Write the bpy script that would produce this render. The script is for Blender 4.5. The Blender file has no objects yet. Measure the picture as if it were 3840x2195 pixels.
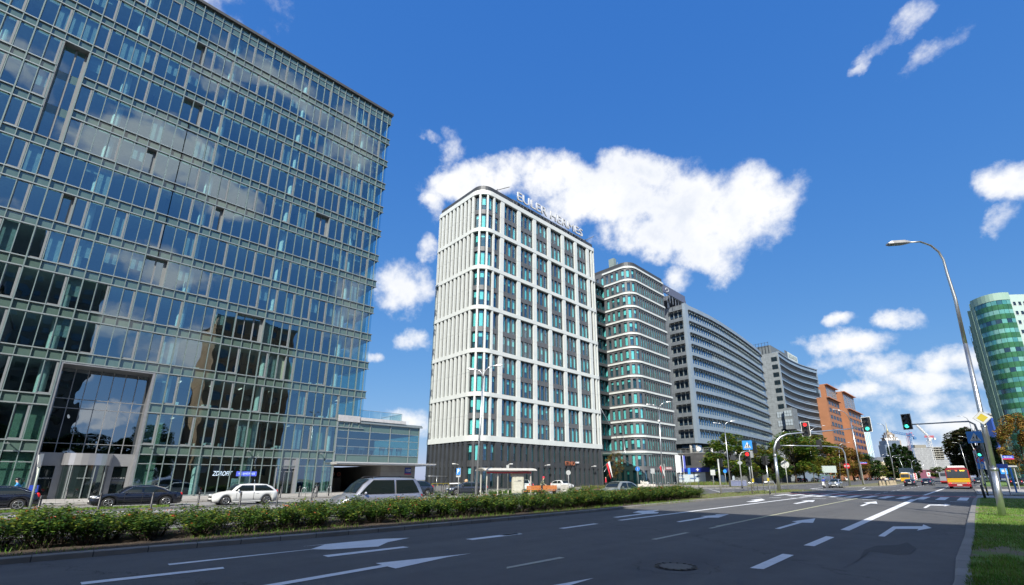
import bpy, math, random
from mathutils import Vector, Matrix
R = math.radians
scene = bpy.context.scene
col = scene.collection

# ---------------------------------------------------------------- camera
W, H = 3840., 2195.
F, U0, V0, HC = 1716., 2000., 1326., 1.7
PITCH, YAW, ROLL = math.atan(471. / 1716.), math.atan(1750. / 1780.), 0.005
fw = Vector((-math.sin(YAW) * math.cos(PITCH), math.cos(YAW) * math.cos(PITCH), math.sin(PITCH)))
_r0 = Vector((math.cos(YAW), math.sin(YAW), 0.)); _u0 = _r0.cross(fw)
rt = _r0 * math.cos(ROLL) - _u0 * math.sin(ROLL); up = _u0 * math.cos(ROLL) + _r0 * math.sin(ROLL)
CAM = Vector((0, 0, HC))
cd = bpy.data.cameras.new('camera'); cam = bpy.data.objects.new('camera', cd); col.objects.link(cam)
cam.matrix_world = Matrix(((rt.x, up.x, -fw.x, 0), (rt.y, up.y, -fw.y, 0), (rt.z, up.z, -fw.z, HC), (0, 0, 0, 1)))
cd.sensor_width = 36.; cd.lens = F / W * 36.; cd.shift_x = (W / 2 - U0) / W; cd.shift_y = (V0 - H / 2) / W
cd.clip_start = 0.1; cd.clip_end = 9000.
scene.camera = cam

# survey helpers: a sight line from the camera station, cut with the ground or with a facade plane
def ray(x, y): return fw + rt * ((x - U0) / F) - up * ((y - V0) / F)
def G(x, y, z=0.):
    d = ray(x, y); return CAM + d * ((z - HC) / d.z)
def GX(x, y, X):
    d = ray(x, y); return CAM + d * (X / d.x)
def GY(x, y, Y):
    d = ray(x, y); return CAM + d * (Y / d.y)
def proj(p):
    d = Vector(p) - CAM; z = d.dot(fw)
    if z < .1: return None
    return (U0 + F * d.dot(rt) / z, V0 - F * d.dot(up) / z)
_VP = proj((0, 0, 1e7))
fh = Vector((fw.x, fw.y, 0)).normalized()
def AT(x, y, depth):
    fx = _VP[0] + (x - _VP[0]) * (1797. - _VP[1]) / (y - _VP[1])
    d = ray(fx, 1797.); q = CAM + d * (depth / d.dot(fh)); q.z = 0; return q
def HT(x, y, P):
    n = Vector((P[0], P[1], 0)); d = ray(x, y); t = (n.dot(n)) / (d.dot(n)); return (CAM + d * t).z

# ---------------------------------------------------------------- sun, exposure
SUN_EL, SX, SY = R(38.), .6, -.8
sun_dir = Vector((SX * math.cos(SUN_EL), SY * math.cos(SUN_EL), math.sin(SUN_EL)))
sl = bpy.data.lights.new('sun', 'SUN'); sl.energy = 5.0; sl.angle = R(.5); sl.color = (1., .95, .86)
so = bpy.data.objects.new('sun', sl); col.objects.link(so)
so.rotation_euler = sun_dir.to_track_quat('Z', 'Y').to_euler(); so.location = (40, -60, 90)
vs = scene.view_settings
vs.view_transform = 'Standard'; vs.look = 'None'; vs.exposure = .55; vs.gamma = 1.; vs.use_curve_mapping = False
scene.cycles.max_bounces = 7; scene.cycles.transparent_max_bounces = 14; scene.cycles.diffuse_bounces = 2
scene.cycles.glossy_bounces = 3; scene.cycles.transmission_bounces = 2
scene.cycles.use_adaptive_sampling = True; scene.cycles.adaptive_threshold = .02; scene.cycles.time_limit = 1080.
scene.cycles.use_denoising = True; scene.cycles.denoiser = 'OPENIMAGEDENOISE'
scene.cycles.caustics_reflective = False; scene.cycles.caustics_refractive = False

# ---------------------------------------------------------------- node helper
class NT:
    def __init__(s, tree): s.t = tree; s.l = tree.links
    def n(s, kind, **kw):
        n = s.t.nodes.new(kind)
        for k, v in kw.items():
            if k == 'inp':
                for a, b in v.items():
                    if hasattr(b, 'is_output'): s.l.new(b, n.inputs[a])
                    else: n.inputs[a].default_value = b
            else: setattr(n, k, v)
        return n
    def m(s, op, a, b=None, c=None, clamp=False):
        n = s.t.nodes.new('ShaderNodeMath'); n.operation = op; n.use_clamp = clamp
        for i, v in enumerate((a, b, c)):
            if v is None: continue
            if hasattr(v, 'is_output'): s.l.new(v, n.inputs[i])
            else: n.inputs[i].default_value = v
        return n.outputs[0]
    def mix(s, f, a, b, blend='MIX'):
        n = s.t.nodes.new('ShaderNodeMix'); n.data_type = 'RGBA'; n.blend_type = blend
        for i, v in ((0, f), (6, a), (7, b)):
            if hasattr(v, 'is_output'): s.l.new(v, n.inputs[i])
            elif i == 0: n.inputs[i].default_value = v
            else: n.inputs[i].default_value = (*v, 1)
        return n.outputs[2]
    def ramp(s, f, stops):
        n = s.t.nodes.new('ShaderNodeValToRGB'); s.l.new(f, n.inputs[0]); e = n.color_ramp.elements
        while len(e) < len(stops): e.new(.5)
        for el, (p, c) in zip(e, stops): el.position = p; el.color = (*c, 1) if len(c) == 3 else c
        return n.outputs[0]

# ---------------------------------------------------------------- sky with clouds (all at infinity)
world = bpy.data.worlds.new('World'); scene.world = world; world.use_nodes = True
wt = world.node_tree; wt.nodes.clear(); N = NT(wt)
sky = N.n('ShaderNodeTexSky', sky_type='NISHITA', sun_disc=False, sun_elevation=SUN_EL,
          sun_rotation=math.atan2(SX, SY), air_density=1.0, dust_density=.35, ozone_density=3.2, altitude=100.)
tc = N.n('ShaderNodeTexCoord'); D = tc.outputs['Generated']
nz = N.n('ShaderNodeTexNoise', inp={'Vector': D, 'Scale': 5.5, 'Detail': 9., 'Roughness': .62})
nz2 = N.n('ShaderNodeTexNoise', inp={'Vector': D, 'Scale': 19., 'Detail': 8., 'Roughness': .6})
off = N.n('ShaderNodeVectorMath', operation='MULTIPLY_ADD', inp={0: nz.outputs['Color'], 1: (.11, .11, .11), 2: (-.055, -.055, -.055)})
DW = N.n('ShaderNodeVectorMath', operation='ADD', inp={0: D, 1: off.outputs[0]}).outputs[0]
def blob_dir(x, y, mirror=False):
    d = ray(x, y).normalized()
    if mirror: d = Vector((-d.x, d.y, d.z))
    return d
# clouds: (x, y) sight line, half width, half height, tilt in degrees, strength; listed as seen from the camera station
CL = [(1715, 690, 125, 80, -22, 1.05), (1840, 650, 190, 75, -8, 1.), (2080, 660, 190, 80, 8, 1.), (1632, 800, 48, 85, 0, .9), (1605, 955, 48, 52, 0, .8),
      (2420, 640, 160, 85, 15, 1.), (2300, 740, 260, 110, 0, 1.1), (2560, 760, 280, 150, 18, 1.25), (2770, 790, 200, 170, 10, 1.15), (2450, 880, 260, 110, 10, 1.1),
      (2640, 950, 150, 90, 20, .9), (2550, 1060, 50, 50, 0, .55), (1690, 560, 75, 55, -70, .55), (1590, 520, 60, 20, 0, .45), (1800, 598, 30, 14, 0, .45),
      (1500, 1080, 115, 95, 10, .95), (1535, 1270, 70, 38, 0, .6), (1400, 1340, 45, 26, 0, .6), (1520, 1590, 190, 55, 0, .8),
      (3415, 75, 85, 50, -55, .55), (3300, 180, 100, 24, -50, .3), (3235, 270, 46, 16, -45, .3), (3520, 155, 70, 14, -30, .08),
      (3800, 700, 110, 90, -35, .85), (3770, 840, 70, 40, -10, .5),
      (3360, 1180, 85, 45, -8, .8), (3165, 1205, 55, 28, -15, .6), (3160, 1290, 160, 48, -14, .9), (3200, 1350, 170, 40, -8, .7), (3260, 1375, 100, 60, -30, .9),
      (3300, 1420, 130, 42, -10, .7), (3560, 1360, 150, 70, 5, .9), (3500, 1440, 230, 55, 0, .8), (3250, 1470, 160, 40, -5, .8), (3450, 1510, 300, 45, 0, .6), (3600, 1590, 260, 60, 0, .8), (3250, 1590, 120, 60, 0, .4), (3480, 1680, 260, 50, 0, .5)]
# the half of the sky behind the camera, seen mirrored in the glass front
CM = [(560, 560, 260, 110, 30, 1.), (420, 520, 150, 60, 35, .8), (820, 740, 200, 70, 20, .8), (300, 480, 120, 50, 30, .6), (1050, 330, 260, 60, 30, .7), (1330, 560, 90, 130, 0, .8),
      (420, 1190, 160, 70, 10, .9), (600, 1010, 200, 60, 10, .7), (330, 1520, 220, 45, 0, .8), (1310, 1180, 80, 160, 0, .6), (700, 1310, 200, 90, 0, .6), (150, 250, 80, 140, -20, .5), (260, 1400, 160, 60, 0, .5), (60, 900, 60, 100, 0, .4),
      (2300, 900, 300, 140, 0, 1.), (1900, 1300, 300, 80, 0, .9), (2900, 1300, 260, 80, 0, .9), (2000, 600, 200, 100, 0, .7), (800, 300, 160, 50, 30, .5)]
best = None
for az, el, rad, st in ((150, 40, 22, 1.), (200, 25, 20, 1.), (110, 62, 16, .9), (250, 50, 18, .9), (40, 72, 11, .8)):  # clouds out of view, added overhead and behind to whiten the ambient light
    c = Vector((math.sin(R(az)) * math.cos(R(el)), math.cos(R(az)) * math.cos(R(el)), math.sin(R(el))))
    dd = N.n('ShaderNodeVectorMath', operation='DOT_PRODUCT', inp={0: DW, 1: c}).outputs['Value']
    v = N.m('MULTIPLY', N.m('SUBTRACT', dd, math.cos(R(rad))), st / (1 - math.cos(R(rad)))); best = v if best is None else N.m('SMOOTH_MAX', best, v, .18)
for i, (x, y, a, b, ang, st) in enumerate(CL + CM):
    mir = i >= len(CL)
    c = blob_dir(x, y, mir)
    ex = (blob_dir(x + 5, y, mir) - c) / 5.; ey = (blob_dir(x, y + 5, mir) - c) / 5.
    ca, sa = math.cos(R(ang)), math.sin(R(ang))
    t1 = (ex * ca + ey * sa) * a * 1.12; t2 = (ey * ca - ex * sa) * b * 1.15
    t1 = t1 / t1.dot(t1); t2 = t2 / t2.dot(t2)
    d1 = N.n('ShaderNodeVectorMath', operation='DOT_PRODUCT', inp={0: DW, 1: t1}).outputs['Value']
    d2 = N.n('ShaderNodeVectorMath', operation='DOT_PRODUCT', inp={0: DW, 1: t2}).outputs['Value']
    d1 = N.m('SUBTRACT', d1, t1.dot(c)); d2 = N.m('SUBTRACT', d2, t2.dot(c))
    rr = N.m('MULTIPLY_ADD', d1, d1, N.m('MULTIPLY', d2, d2))
    v = N.m('MULTIPLY_ADD', rr, -st, st)
    # reject the antipode
    dd = N.n('ShaderNodeVectorMath', operation='DOT_PRODUCT', inp={0: D, 1: c}).outputs['Value']
    v = N.m('MULTIPLY_ADD', N.m('LESS_THAN', dd, .35), -9., v)
    best = v if best is None else N.m('SMOOTH_MAX', best, v, .18)
best = N.m('MAXIMUM', best, -1.2)
fb = N.m('MULTIPLY_ADD', nz2.outputs['Fac'], 2.3, N.m('MULTIPLY_ADD', nz.outputs['Fac'], 1.6, -2.0))
dens = N.m('ADD', N.m('MULTIPLY', best, 1.15), fb)
alpha = N.n('ShaderNodeMapRange', interpolation_type='SMOOTHSTEP', inp={'Value': dens, 'From Min': -.15, 'From Max': 1.05}).outputs[0]
thick = N.n('ShaderNodeMapRange', interpolation_type='SMOOTHSTEP', inp={'Value': dens, 'From Min': .5, 'From Max': 1.9}).outputs[0]
nz3 = N.n('ShaderNodeTexNoise', inp={'Vector': N.n('ShaderNodeVectorMath', operation='ADD', inp={0: D, 1: (.03, -.035, .06)}).outputs[0], 'Scale': 7., 'Detail': 6., 'Roughness': .55})
shade = N.n('ShaderNodeMapRange', inp={'Value': nz3.outputs['Fac'], 'From Min': .38, 'From Max': .60}).outputs[0]
ccol = N.mix(N.m('MULTIPLY', shade, N.m('MULTIPLY_ADD', thick, .75, .1)), (1., 1., 1.0), (.66, .72, .84))
sp = N.n('ShaderNodeSeparateColor', inp={0: sky.outputs[0]})
def chan(i, a, g): return N.m('MULTIPLY', N.m('POWER', N.m('MULTIPLY', sp.outputs[i], .13), g), a / .13)
cmb = N.n('ShaderNodeCombineColor', inp={0: chan(0, .50, .95), 1: chan(1, .56, .56), 2: chan(2, .80, .24)})
bg1 = N.n('ShaderNodeBackground', inp={'Color': cmb.outputs[0], 'Strength': .089})
bg2 = N.n('ShaderNodeBackground', inp={'Color': ccol, 'Strength': .74})
mx = N.n('ShaderNodeMixShader', inp={0: N.m('MULTIPLY', alpha, .97), 1: bg1.outputs[0], 2: bg2.outputs[0]})
wo = N.n('ShaderNodeOutputWorld', inp={0: mx.outputs[0]})
world.cycles.sampling_method = 'MANUAL'; world.cycles.sample_map_resolution = 256

# ---------------------------------------------------------------- materials
MATS = {}
def principled(name):
    m = bpy.data.materials.new(name); m.use_nodes = True; t = m.node_tree
    b = t.nodes['Principled BSDF']; return m, NT(t), b
def mat(name, c, rough=.6, metal=0., var=.12, vscale=3., bump=0., bscale=40., spec=.5, coat=0., c2=None, vs_stretch=None, emit=None):
    """plain procedural paint / stone / metal with noise variation"""
    if name in MATS: return MATS[name]
    m, n, b = principled(name)
    tcn = n.n('ShaderNodeTexCoord'); vec = tcn.outputs['Object']
    if vs_stretch: vec = n.n('ShaderNodeMapping', inp={'Vector': vec, 'Scale': vs_stretch}).outputs[0]
    no = n.n('ShaderNodeTexNoise', inp={'Vector': vec, 'Scale': vscale, 'Detail': 6., 'Roughness': .6})
    hi = c2 if c2 else tuple(min(1, x * (1 + var)) for x in c); lo = c if c2 else tuple(x * (1 - var) for x in c)
    cc = n.ramp(no.outputs['Fac'], [(.32, lo), (.68, hi)])
    n.l.new(cc, b.inputs['Base Color'])
    b.inputs['Roughness'].default_value = rough; b.inputs['Metallic'].default_value = metal
    b.inputs['Specular IOR Level'].default_value = spec; b.inputs['Coat Weight'].default_value = coat
    b.inputs['Coat Roughness'].default_value = .04
    if bump:
        n2 = n.n('ShaderNodeTexNoise', inp={'Vector': tcn.outputs['Object'], 'Scale': bscale, 'Detail': 4.})
        bp = n.n('ShaderNodeBump', inp={'Height': n2.outputs['Fac'], 'Strength': bump, 'Distance': .02}); n.l.new(bp.outputs[0], b.inputs['Normal'])
    if emit:
        b.inputs['Emission Color'].default_value = (*emit[0], 1); b.inputs['Emission Strength'].default_value = emit[1]
    MATS[name] = m; return m
def glass(name, tint=(.5, .7, .66), refl=(.9, .95, 1.), ior=2.1, rough=.0, bump=.035, bs=.5, add=0.):
    if name in MATS: return MATS[name]
    m = bpy.data.materials.new(name); m.use_nodes = True; t = m.node_tree; t.nodes.clear(); n = NT(t)
    tcn = n.n('ShaderNodeTexCoord')
    no = n.n('ShaderNodeTexNoise', inp={'Vector': tcn.outputs['Object'], 'Scale': bs, 'Detail': 1.})
    bp = n.n('ShaderNodeBump', inp={'Height': no.outputs['Fac'], 'Strength': bump, 'Distance': 1.})
    fr = n.n('ShaderNodeFresnel', inp={'IOR': ior, 'Normal': bp.outputs[0]})
    gm = n.n('ShaderNodeNewGeometry')
    f = n.m('MULTIPLY', n.m('ADD', fr.outputs[0], add, clamp=True), n.m('SUBTRACT', 1., gm.outputs['Backfacing']))
    tr = n.n('ShaderNodeBsdfTransparent', inp={'Color': (*tint, 1)})
    gl = n.n('ShaderNodeBsdfGlossy', inp={'Color': (*refl, 1), 'Roughness': rough, 'Normal': bp.outputs[0]})
    mx = n.n('ShaderNodeMixShader', inp={0: f, 1: tr.outputs[0], 2: gl.outputs[0]})
    n.n('ShaderNodeOutputMaterial', inp={0: mx.outputs[0]}); MATS[name] = m; return m
def brick(name, c, c2, mortar, w, h, rough=.8, ms=.01, off=.5, bump=.3, rot=None, coord='Object', squash=1.):
    if name in MATS: return MATS[name]
    m, n, b = principled(name)
    tcn = n.n('ShaderNodeTexCoord'); vec = tcn.outputs[coord]
    if rot: vec = n.n('ShaderNodeMapping', inp={'Vector': vec, 'Rotation': rot}).outputs[0]
    br = n.n('ShaderNodeTexBrick', offset=off, inp={'Vector': vec, 'Color1': (*c, 1), 'Color2': (*c2, 1), 'Mortar': (*mortar, 1), 'Scale': 1., 'Mortar Size': ms, 'Brick Width': w, 'Row Height': h})
    no = n.n('ShaderNodeTexNoise', inp={'Vector': tcn.outputs['Object'], 'Scale': .8, 'Detail': 7.})
    cc = n.mix(.55, br.outputs['Color'], n.ramp(no.outputs['Fac'], [(.3, (.62, .62, .62)), (.7, (1.2, 1.2, 1.2))]), 'MULTIPLY')
    n.l.new(cc, b.inputs['Base Color']); b.inputs['Roughness'].default_value = rough
    bp = n.n('ShaderNodeBump', inp={'Height': n.m('SUBTRACT', 1., br.outputs['Fac']), 'Strength': bump, 'Distance': .02}); n.l.new(bp.outputs[0], b.inputs['Normal'])
    MATS[name] = m; return m

def asphalt_mat(name, base, warm=0.):
    m, n, b = principled(name)
    tcn = n.n('ShaderNodeTexCoord'); P = tcn.outputs['Object']
    big = n.n('ShaderNodeTexNoise', inp={'Vector': n.n('ShaderNodeMapping', inp={'Vector': P, 'Scale': (1., .12, 1.)}).outputs[0], 'Scale': .55, 'Detail': 5., 'Roughness': .6})
    mid = n.n('ShaderNodeTexNoise', inp={'Vector': P, 'Scale': 1.3, 'Detail': 8., 'Roughness': .7})
    fine = n.n('ShaderNodeTexNoise', inp={'Vector': P, 'Scale': 70., 'Detail': 3., 'Roughness': .8})
    c = n.ramp(fine.outputs['Fac'], [(.3, tuple(x * .55 for x in base)), (.62, tuple(x * 1.2 for x in base)), (.8, tuple(x * 2.6 for x in base))])
    c = n.mix(.8, c, n.ramp(big.outputs['Fac'], [(.3, (.78, .78, .8)), (.7, (1.22 + warm, 1.2, 1.16))]), 'MULTIPLY')
    c = n.mix(.6, c, n.ramp(mid.outputs['Fac'], [(.35, (.82, .82, .82)), (.7, (1.15, 1.15, 1.15))]), 'MULTIPLY')
    # hairline cracks with a shape of their own
    vo = n.n('ShaderNodeTexVoronoi', feature='DISTANCE_TO_EDGE', inp={'Vector': n.n('ShaderNodeVectorMath', operation='ADD', inp={0: n.n('ShaderNodeMapping', inp={'Vector': P, 'Scale': (.05, .09, 1.)}).outputs[0], 1: n.n('ShaderNodeVectorMath', operation='SCALE', inp={0: mid.outputs['Color'], 'Scale': .1}).outputs[0]}).outputs[0], 'Scale': 1.})
    ck = n.m('LESS_THAN', vo.outputs['Distance'], .0012)
    c = n.mix(n.m('MULTIPLY', ck, .6), c, (.015, .015, .016))
    n.l.new(c, b.inputs['Base Color']); b.inputs['Roughness'].default_value = .86; b.inputs['Specular IOR Level'].default_value = .35
    bp = n.n('ShaderNodeBump', inp={'Height': fine.outputs['Fac'], 'Strength': .5, 'Distance': .01}); n.l.new(bp.outputs[0], b.inputs['Normal'])
    MATS[name] = m; return m
def worn_paint(name, c, under, amount=.5):
    m, n, b = principled(name)
    P = n.n('ShaderNodeTexCoord').outputs['Object']
    a = n.n('ShaderNodeTexNoise', inp={'Vector': P, 'Scale': 45., 'Detail': 4., 'Roughness': .8})
    a2 = n.n('ShaderNodeTexNoise', inp={'Vector': P, 'Scale': 2.5, 'Detail': 6., 'Roughness': .7})
    f = n.m('MULTIPLY_ADD', a2.outputs['Fac'], .8, n.m('MULTIPLY', a.outputs['Fac'], .7))
    cc = n.ramp(f, [(amount, under), (amount + .08, tuple(x * .8 for x in c)), (min(1, amount + .4), c)])
    n.l.new(cc, b.inputs['Base Color']); b.inputs['Roughness'].default_value = .7; MATS[name] = m; return m
def grass_mat(name, c1, c2, soil, amt=.35, sc=.5):
    m, n, b = principled(name)
    P = n.n('ShaderNodeTexCoord').outputs['Object']
    a = n.n('ShaderNodeTexNoise', inp={'Vector': P, 'Scale': sc, 'Detail': 9., 'Roughness': .7})
    f = n.n('ShaderNodeTexNoise', inp={'Vector': P, 'Scale': 22., 'Detail': 5., 'Roughness': .8})
    g = n.ramp(f.outputs['Fac'], [(.35, c1), (.65, c2)])
    cc = n.mix(n.ramp(a.outputs['Fac'], [(amt, (1, 1, 1)), (amt + .1, (0, 0, 0))]), g, soil)
    n.l.new(cc, b.inputs['Base Color']); b.inputs['Roughness'].default_value = .95
    bp = n.n('ShaderNodeBump', inp={'Height': f.outputs['Fac'], 'Strength': .8, 'Distance': .04}); n.l.new(bp.outputs[0], b.inputs['Normal'])
    MATS[name] = m; return m
def leaf_mat(name, c1, c2, c3, sc=.6):
    m, n, b = principled(name)
    P = n.n('ShaderNodeTexCoord').outputs['Object']
    a = n.n('ShaderNodeTexNoise', inp={'Vector': P, 'Scale': sc, 'Detail': 4., 'Roughness': .6})
    f = n.n('ShaderNodeTexWhiteNoise', noise_dimensions='3D'); s = n.n('ShaderNodeVectorMath', operation='SNAP', inp={0: P, 1: (.12, .12, .12)}); n.l.new(s.outputs[0], f.inputs[0])
    v = n.m('MULTIPLY_ADD', f.outputs['Value'], .5, n.m('MULTIPLY_ADD', a.outputs['Fac'], 1.3, -.4))
    cc = n.ramp(v, [(.2, c1), (.5, c2), (.85, c3)])
    n.l.new(cc, b.inputs['Base Color']); b.inputs['Roughness'].default_value = .5; b.inputs['Specular IOR Level'].default_value = .3
    tl = n.n('ShaderNodeBsdfTranslucent', inp={'Color': cc}); mxs = n.n('ShaderNodeMixShader', inp={0: .3, 1: b.outputs[0], 2: tl.outputs[0]})
    n.l.new(mxs.outputs[0], m.node_tree.nodes['Material Output'].inputs[0]); MATS[name] = m; return m

asphalt = asphalt_mat('asphalt', (.108, .109, .110)); asphalt2 = asphalt_mat('asphalt_light', (.17, .168, .16)); asphalt3 = asphalt_mat('asphalt_patch', (.066, .067, .070))
paint = worn_paint('road_paint', (.74, .75, .76), (.20, .20, .20), .44); paint_old = worn_paint('old_paint', (.42, .42, .36), (.09, .09, .09), .56)
paint_y = worn_paint('yellowish_paint', (.5, .5, .33), (.12, .12, .11), .5); paint_r = worn_paint('red_paint', (.36, .05, .055), (.12, .03, .035), .35)
kerb_m = brick('kerb_stone', (.20, .19, .175), (.24, .23, .21), (.07, .07, .065), 1.0, 50., ms=.012, off=0., rot=(0, 0, R(90)))
slab_m = brick('paving', (.36, .34, .31), (.42, .40, .37), (.22, .21, .19), .5, .5, ms=.012, off=0.)
slab_g = brick('paving_grey', (.27, .265, .255), (.31, .30, .29), (.16, .155, .15), .4, .2, ms=.012)
concrete = mat('concrete', (.36, .35, .32), .9, var=.2, vscale=1.5, bump=.3)
concrete_d = mat('concrete_dark', (.17, .17, .16), .9, var=.2, vscale=1.5, bump=.3)
grass_g = grass_mat('lawn', (.09, .17, .025), (.17, .29, .045), (.20, .165, .11), .40, .55)
grass_d = grass_mat('verge', (.09, .125, .03), (.17, .19, .055), (.16, .13, .09), .46, .5)
soil_m = mat('soil', (.055, .04, .028), .95, var=.45, vscale=6., bump=.9, bscale=14.)
galv = mat('galvanised', (.52, .54, .55), .33, .9, var=.14, vscale=2.2)
galv_old = mat('painted_pole', (.40, .41, .40), .5, .3, var=.2, vscale=2.)
alu = mat('aluminium', (.34, .38, .37), .42, .55, var=.08)
dark_metal = mat('dark_metal', (.045, .048, .05), .5, .3)
black = mat('black_plastic', (.016, .016, .017), .45)
bollard_m = mat('bollard_black', (.02, .02, .022), .4)
white_p = mat('white_paint', (.78, .79, .78), .45, var=.05)
bark = mat('bark', (.055, .042, .032), .95, var=.4, vscale=9., bump=.9, bscale=20., vs_stretch=(1, 1, .25))
rubber = mat('tyre_rubber', (.018, .018, .018), .8)
rim_m = mat('alloy', (.55, .56, .57), .28, .85)
chrome = mat('chrome', (.7, .7, .7), .12, 1.)
car_glass = mat('car_glass', (.010, .016, .017), .04, 0., var=.0, spec=.6)
red_lens = mat('red_lens', (.45, .01, .01), .2, emit=((.8, .01, .01), .15)); clear_lens = mat('clear_lens', (.7, .72, .74), .12, .3, spec=1., coat=1.)
skin = mat('skin', (.55, .33, .24), .55); plate_m = mat('number_plate', (.75, .75, .72), .4)

# ---------------------------------------------------------------- mesh builder
class MB:
    def __init__(s): s.v = []; s.f = []; s.mi = []; s.sm = []
    def add(s, vs, fs, m=0, smooth=False):
        b = len(s.v); s.v += [tuple(v) for v in vs]
        for f in fs: s.f.append(tuple(b + i for i in f)); s.mi.append(m); s.sm.append(smooth)
    def quad(s, *p, m=0): s.add(p, [tuple(range(len(p)))], m)
    def box(s, x0, x1, y0, y1, z0, z1, m=0):
        s.add([(x0, y0, z0), (x1, y0, z0), (x1, y1, z0), (x0, y1, z0), (x0, y0, z1), (x1, y0, z1), (x1, y1, z1), (x0, y1, z1)],
              [(0, 3, 2, 1), (4, 5, 6, 7), (0, 1, 5, 4), (1, 2, 6, 5), (2, 3, 7, 6), (3, 0, 4, 7)], m)
    def cbox(s, c, sx, sy, sz, m=0): s.box(c[0] - sx / 2, c[0] + sx / 2, c[1] - sy / 2, c[1] + sy / 2, c[2] - sz / 2, c[2] + sz / 2, m)
    def beam(s, a, b, w, h=None, m=0, upv=(0, 0, 1)):
        a = Vector(a); b = Vector(b); h = h or w; d = (b - a).normalized(); u = Vector(upv)
        if abs(d.dot(u)) > .98: u = Vector((1, 0, 0))
        x = d.cross(u).normalized() * (w / 2); y = x.cross(d).normalized() * (h / 2)
        vs = [a - x - y, a + x - y, a + x + y, a - x + y, b - x - y, b + x - y, b + x + y, b - x + y]
        s.add(vs, [(0, 1, 2, 3)[::-1], (4, 5, 6, 7), (0, 1, 5, 4), (1, 2, 6, 5), (2, 3, 7, 6), (3, 0, 4, 7)], m)
    def tube(s, pts, r, n=8, m=0, cap=True, smooth=True):
        pts = [Vector(p) for p in pts]; rs = r if isinstance(r, (list, tuple)) else [r] * len(pts)
        b = len(s.v); prev = None
        for i, p in enumerate(pts):
            d = (pts[min(i + 1, len(pts) - 1)] - pts[max(i - 1, 0)]).normalized()
            if prev is None:
                u = Vector((0, 0, 1)) if abs(d.z) < .9 else Vector((1, 0, 0)); x = d.cross(u).normalized()
            else: x = (prev - d * prev.dot(d)).normalized()
            prev = x; y = d.cross(x)
            for k in range(n):
                a = 2 * math.pi * k / n; s.v.append(tuple(p + (x * math.cos(a) + y * math.sin(a)) * rs[i]))
        for i in range(len(pts) - 1):
            for k in range(n):
                s.f.append((b + i * n + k, b + i * n + (k + 1) % n, b + (i + 1) * n + (k + 1) % n, b + (i + 1) * n + k)); s.mi.append(m); s.sm.append(smooth)
        if cap:
            s.f.append(tuple(b + k for k in range(n))[::-1]); s.mi.append(m); s.sm.append(False)
            e = b + (len(pts) - 1) * n; s.f.append(tuple(e + k for k in range(n))); s.mi.append(m); s.sm.append(False)
    def disc(s, c, nrm, r, t=.02, n=24, m=0, r2=None):
        nrm = Vector(nrm).normalized(); s.tube([Vector(c) - nrm * t / 2, Vector(c) + nrm * t / 2], [r, r2 or r], n, m, smooth=False)
    def prism(s, poly, z0, z1, m=0, mtop=None):
        n = len(poly); vs = [(p[0], p[1], z0) for p in poly] + [(p[0], p[1], z1) for p in poly]
        ar = sum(poly[i][0] * poly[(i + 1) % n][1] - poly[(i + 1) % n][0] * poly[i][1] for i in range(n))
        o = (lambda f: f) if ar > 0 else (lambda f: f[::-1])
        s.add(vs, [o((i, (i + 1) % n, n + (i + 1) % n, n + i)) for i in range(n)], m)
        s.add(vs[n:], [o(tuple(range(n)))], m if mtop is None else mtop); s.add(vs[:n], [o(tuple(range(n)))[::-1]], m)
    def extr(s, poly, a, b, m=0):
        """polygon of (u, w) extruded between frames a and b: functions (u, w) -> point"""
        n = len(poly); s.add([a(*p) for p in poly] + [b(*p) for p in poly], [(i, (i + 1) % n, n + (i + 1) % n, n + i) for i in range(n)] + [tuple(range(n))[::-1], tuple(range(n, 2 * n))], m)
    def sphere(s, c, r, sc=(1, 1, 1), n=10, m=0):
        vs = []; fs = []; rows = n // 2 + 1
        for i in range(rows + 1):
            t = math.pi * i / rows
            for k in range(n):
                a = 2 * math.pi * k / n; vs.append((c[0] + r * sc[0] * math.sin(t) * math.cos(a), c[1] + r * sc[1] * math.sin(t) * math.sin(a), c[2] + r * sc[2] * math.cos(t)))
        for i in range(rows):
            for k in range(n): fs.append((i * n + k, (i + 1) * n + k, (i + 1) * n + (k + 1) % n, i * n + (k + 1) % n))
        s.add(vs, fs, m, True)
    def mesh(s, name, mats, off=None):
        me = bpy.data.meshes.new(name)
        vs = s.v if off is None else [(v[0] - off[0], v[1] - off[1], v[2] - off[2]) for v in s.v]
        me.from_pydata(vs, [], s.f)
        if not isinstance(mats, (list, tuple)): mats = [mats]
        for m in mats: me.materials.append(m)
        me.polygons.foreach_set('material_index', s.mi); me.polygons.foreach_set('use_smooth', s.sm); me.update(); return me
    def build(s, name, mats, parent=None, world=False):
        off = parent.location if (world and parent is not None) else None
        o = bpy.data.objects.new(name, s.mesh(name, mats, off)); col.objects.link(o)
        if parent is not None: o.parent = parent
        return o
def thing(name, label, cat, loc=(0, 0, 0), rotz=0., group=None):
    o = bpy.data.objects.new(name, None); col.objects.link(o); o.empty_display_size = .3
    o.location = loc; o.rotation_euler = (0, 0, rotz); tag(o, label, cat, group); return o
def tag(o, label, cat, group=None):
    o['label'] = label; o['category'] = cat
    if group: o['group'] = group
    return o
def struct(name, mb, mats, kind='structure'):
    o = mb.build(name, mats); o['kind'] = kind; return o
def dup(root, loc, rotz=None, label=None, group=None, sc=None):
    r = root.copy(); col.objects.link(r); r.location = loc
    if rotz is not None: r.rotation_euler = (0, 0, rotz)
    if label: r['label'] = label
    if group: r['group'] = group
    if sc: r.scale = sc if isinstance(sc, (tuple, list)) else (sc, sc, sc)
    for ch in list(root.children):
        c = ch.copy(); col.objects.link(c); c.parent = r
        for g in ch.children:
            d = g.copy(); col.objects.link(d); d.parent = c
    return r
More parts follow.
